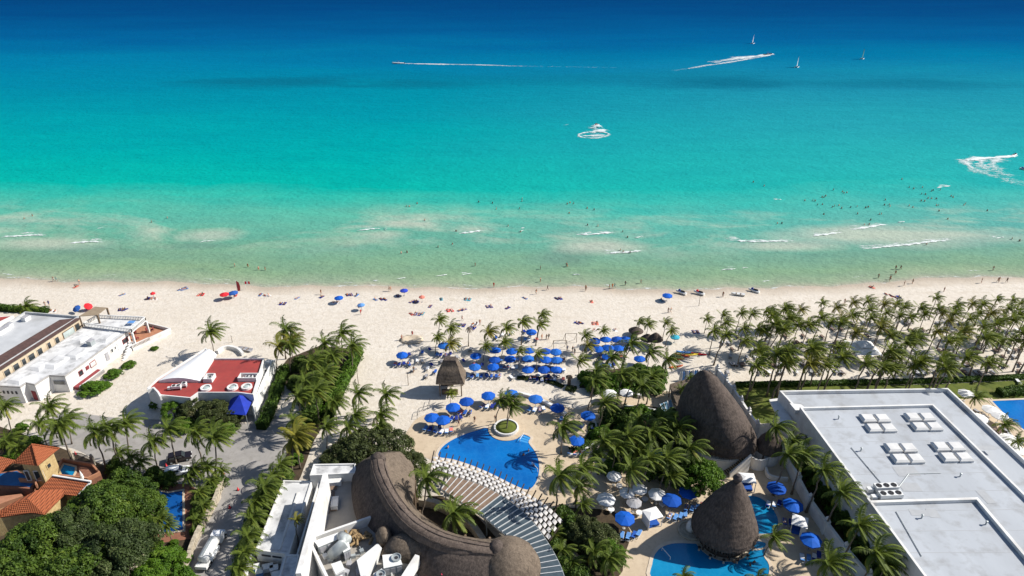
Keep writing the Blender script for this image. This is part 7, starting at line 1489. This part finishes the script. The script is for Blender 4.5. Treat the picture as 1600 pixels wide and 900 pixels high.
# ---------------------------------------------------------------- vehicles and odds
def wheel_set(tt, xs, ys, r=.36, w=.26):
    for i in xs:
        for j in ys:
            wl_ = put('wheel', MB().tube([(i - w / 2, j, r), (i + w / 2, j, r)], r, 12).mesh('tyre', RUBBER), tt); put('rim', MB().tube([(i - w / 2 - .01, j, r), (i + w / 2 + .01, j, r)], r * .55, 10).mesh('rim', METAL), wl_)
def car(x, y, rz, paint, label, h=1.7):
    c = G(x, y); tt = thing('parked_car', label, 'car', (c.x, c.y, .022), rz); prof = [(-2.2, .45), (-2.25, .85), (-2.0, 1.0), (-1.75, h * .97), (-.9, h), (.5, h * .98), (1.05, 1.02), (2.0, .92), (2.25, .75), (2.2, .4)]; mb = MB(); n = len(prof)
    for q, tw in ((-1, 1), (1, 1)): mb.v += [(q * (.92 if z < 1.1 else .74), yy, z) for yy, z in prof]
    mb.f += [list(range(n)), list(range(2 * n - 1, n - 1, -1))] + [[i, i + n, (i + 1) % n + n, (i + 1) % n] for i in range(n)]; mb.m = [0] * len(mb.f); fixn(mb.build('body', paint, tt))
    MB().add([(-.68, .56, h * .95), (.68, .56, h * .95), (.78, 1.06, 1.06), (-.78, 1.06, 1.06)], [(0, 3, 2, 1)]).build('windscreen', GLASSD, tt, (0, .02, .02)); MB().add([(-.66, -1.8, h * .93), (.66, -1.8, h * .93), (.78, -2.02, 1.06), (-.78, -2.02, 1.06)], [(0, 1, 2, 3)]).build('rear_window', GLASSD, tt, (0, -.02, .02))
    for q in (-1, 1): MB().box((q * .80, -.5, 1.30), (.16, 2.2, .36)).build('side_window', GLASSD, tt); MB().box((q * .62, 2.2, .78), (.35, .12, .16)).build('headlight', ACWHITE, tt)
    wheel_set(tt, (-.82, .82), (-1.4, 1.4))
car(281, 719, -1.2, CARBLACK, 'black car parked under the palms on the gravel lot'); car(277, 741, -1.3, CARWHITE, 'white car half hidden under palms beside the black one'); 
c = G(331, 866); dq = G(344, 842) - G(318, 888); tt = thing('tanker_truck', 'white tanker truck parked on the drive beside the stone wall', 'truck', (c.x, c.y, .022), math.atan2(dq.y, dq.x) - math.pi / 2)
put('cab', MB().box((0, 3.1, 1.55), (2.2, 1.7, 1.9), 0, 0, .88).mesh('cab', CARWHITE), tt); put('bonnet', MB().box((0, 4.4, 1.1), (1.9, 1.2, 1.0), 0, 0, .88).mesh('bonnet', CARWHITE), tt); put('windscreen', MB().box((0, 3.92, 2.0), (1.8, .1, .7)).mesh('windscreen', GLASSD), tt)
put('tank', MB().tube([(0, -3.3, 1.9), (0, -3.1, 1.9), (0, 1.8, 1.9), (0, 2.0, 1.9)], [.75, 1.1, 1.1, .75], 18).mesh('tank', ACWHITE, smooth=True), tt); put('chassis', MB().box((0, .3, .72), (1.1, 8.6, .3)).mesh('chassis', DMETAL), tt); put('catwalk', MB().box((0, -.7, 3.03), (.5, 4.6, .06)).mesh('catwalk', METAL), tt)
put('rear_box', MB().box((0, -3.9, 1.0), (2.3, .9, .7)).mesh('rear_box', ACWHITE), tt)
for q in (-1, 1): put('side_box', MB().box((q * 1.12, -.6, 1.0), (.35, 3.4, .6)).mesh('side_box', CARWHITE), tt); put('mudguard', MB().box((q * .95, -2.5, 1.15), (.5, 2.2, .1)).mesh('mudguard', ACWHITE), tt)
wheel_set(tt, (-.95, .95), (4.2, -2.0, -3.1), .5, .35); tt.scale = (.82,) * 3
for (x, y) in ((118, 710), (260, 729), (349, 741), (359, 794), (372, 766)):
    c = G(x, y); tt = thing('traffic_cone', 'small red marker cone on the pale gravel lot', 'cone', (c.x, c.y, .022), 0, 'red marker cones on the gravel lot'); tt.scale = (.75,) * 3; put('cone', MB().lathe([(.3, .05), (.12, .6), (.08, .9), (0, .92)], seg=10).mesh('cone', mt('cone_red', (.7, .04, .05), None, rough=.6)), tt); put('base', MB().box((0, 0, .03), (.7, .7, .06)).mesh('base', RUBBER), tt)
s = Site('glass_pavilion', 'blue-shaded glass canopy at the foot of the tall cone', 'canopy', G(1045, 650)); q = GP([(1030, 632), (1050, 624), (1054, 648), (1038, 650)], 2.6); s.add('roof', MB().prism(q, 2.5, 2.6), mt('blue_grey_glass', (.12, .22, .30), (.10, .18, .25), 1, .15, .5)); [s.add('mullion', MB().beam(q[0].lerp(q[1], u) + Vector((0, 0, .06)), q[3].lerp(q[2], u) + Vector((0, 0, .06)), .12, .1), WHITE) for u in (.05, .35, .65, .95)]; [s.add('post', MB().box((p.x, p.y, 1.25), (.14, .14, 2.5)), METAL) for p in q]
s = Site('statue_fountain', 'pale stone statue on a round base at the pool edge', 'statue', G(1078, 830)); c = s.c; s.add('basin', MB().lathe([(2.1, .03), (2.1, .35), (1.8, .38), (1.75, .2)], (c.x, c.y, 0), 24), STONE); s.add('figure', MB().lathe([(.7, .3), (.75, 1.2), (.55, 2.0), (.3, 2.3), (.32, 2.7), (0, 2.95)], (c.x, c.y, 0), 12), WHITE, smooth=True)
s = Site('garden_rock', 'large pale rock beside the radial canopy', 'rock', G(890, 878)); c = s.c; s.add('stone', MB().lathe([(1.4, 0), (1.6, .5), (1.3, 1.1), (.7, 1.45), (0, 1.5)], (c.x, c.y, 0), 12, sx=1.2, jit=lambda i, k: RP.uniform(-.15, .15)), STONE)
s = Site('sand_pit', 'ring of dug sand with two diggers on the beach', 'sand heap', G(643, 531)); c = s.c; s.add('mound', MB().lathe([(2.4, 0), (1.9, .35), (1.5, .4), (1.1, .12), (0, .08)], (c.x, c.y, 0), 22, sx=1.3, jit=lambda i, k: RP.uniform(-.1, .1)), mt('dug_sand', (.56, .48, .37), (.46, .38, .28), 1, .95, .1, .5, 5), smooth=True)
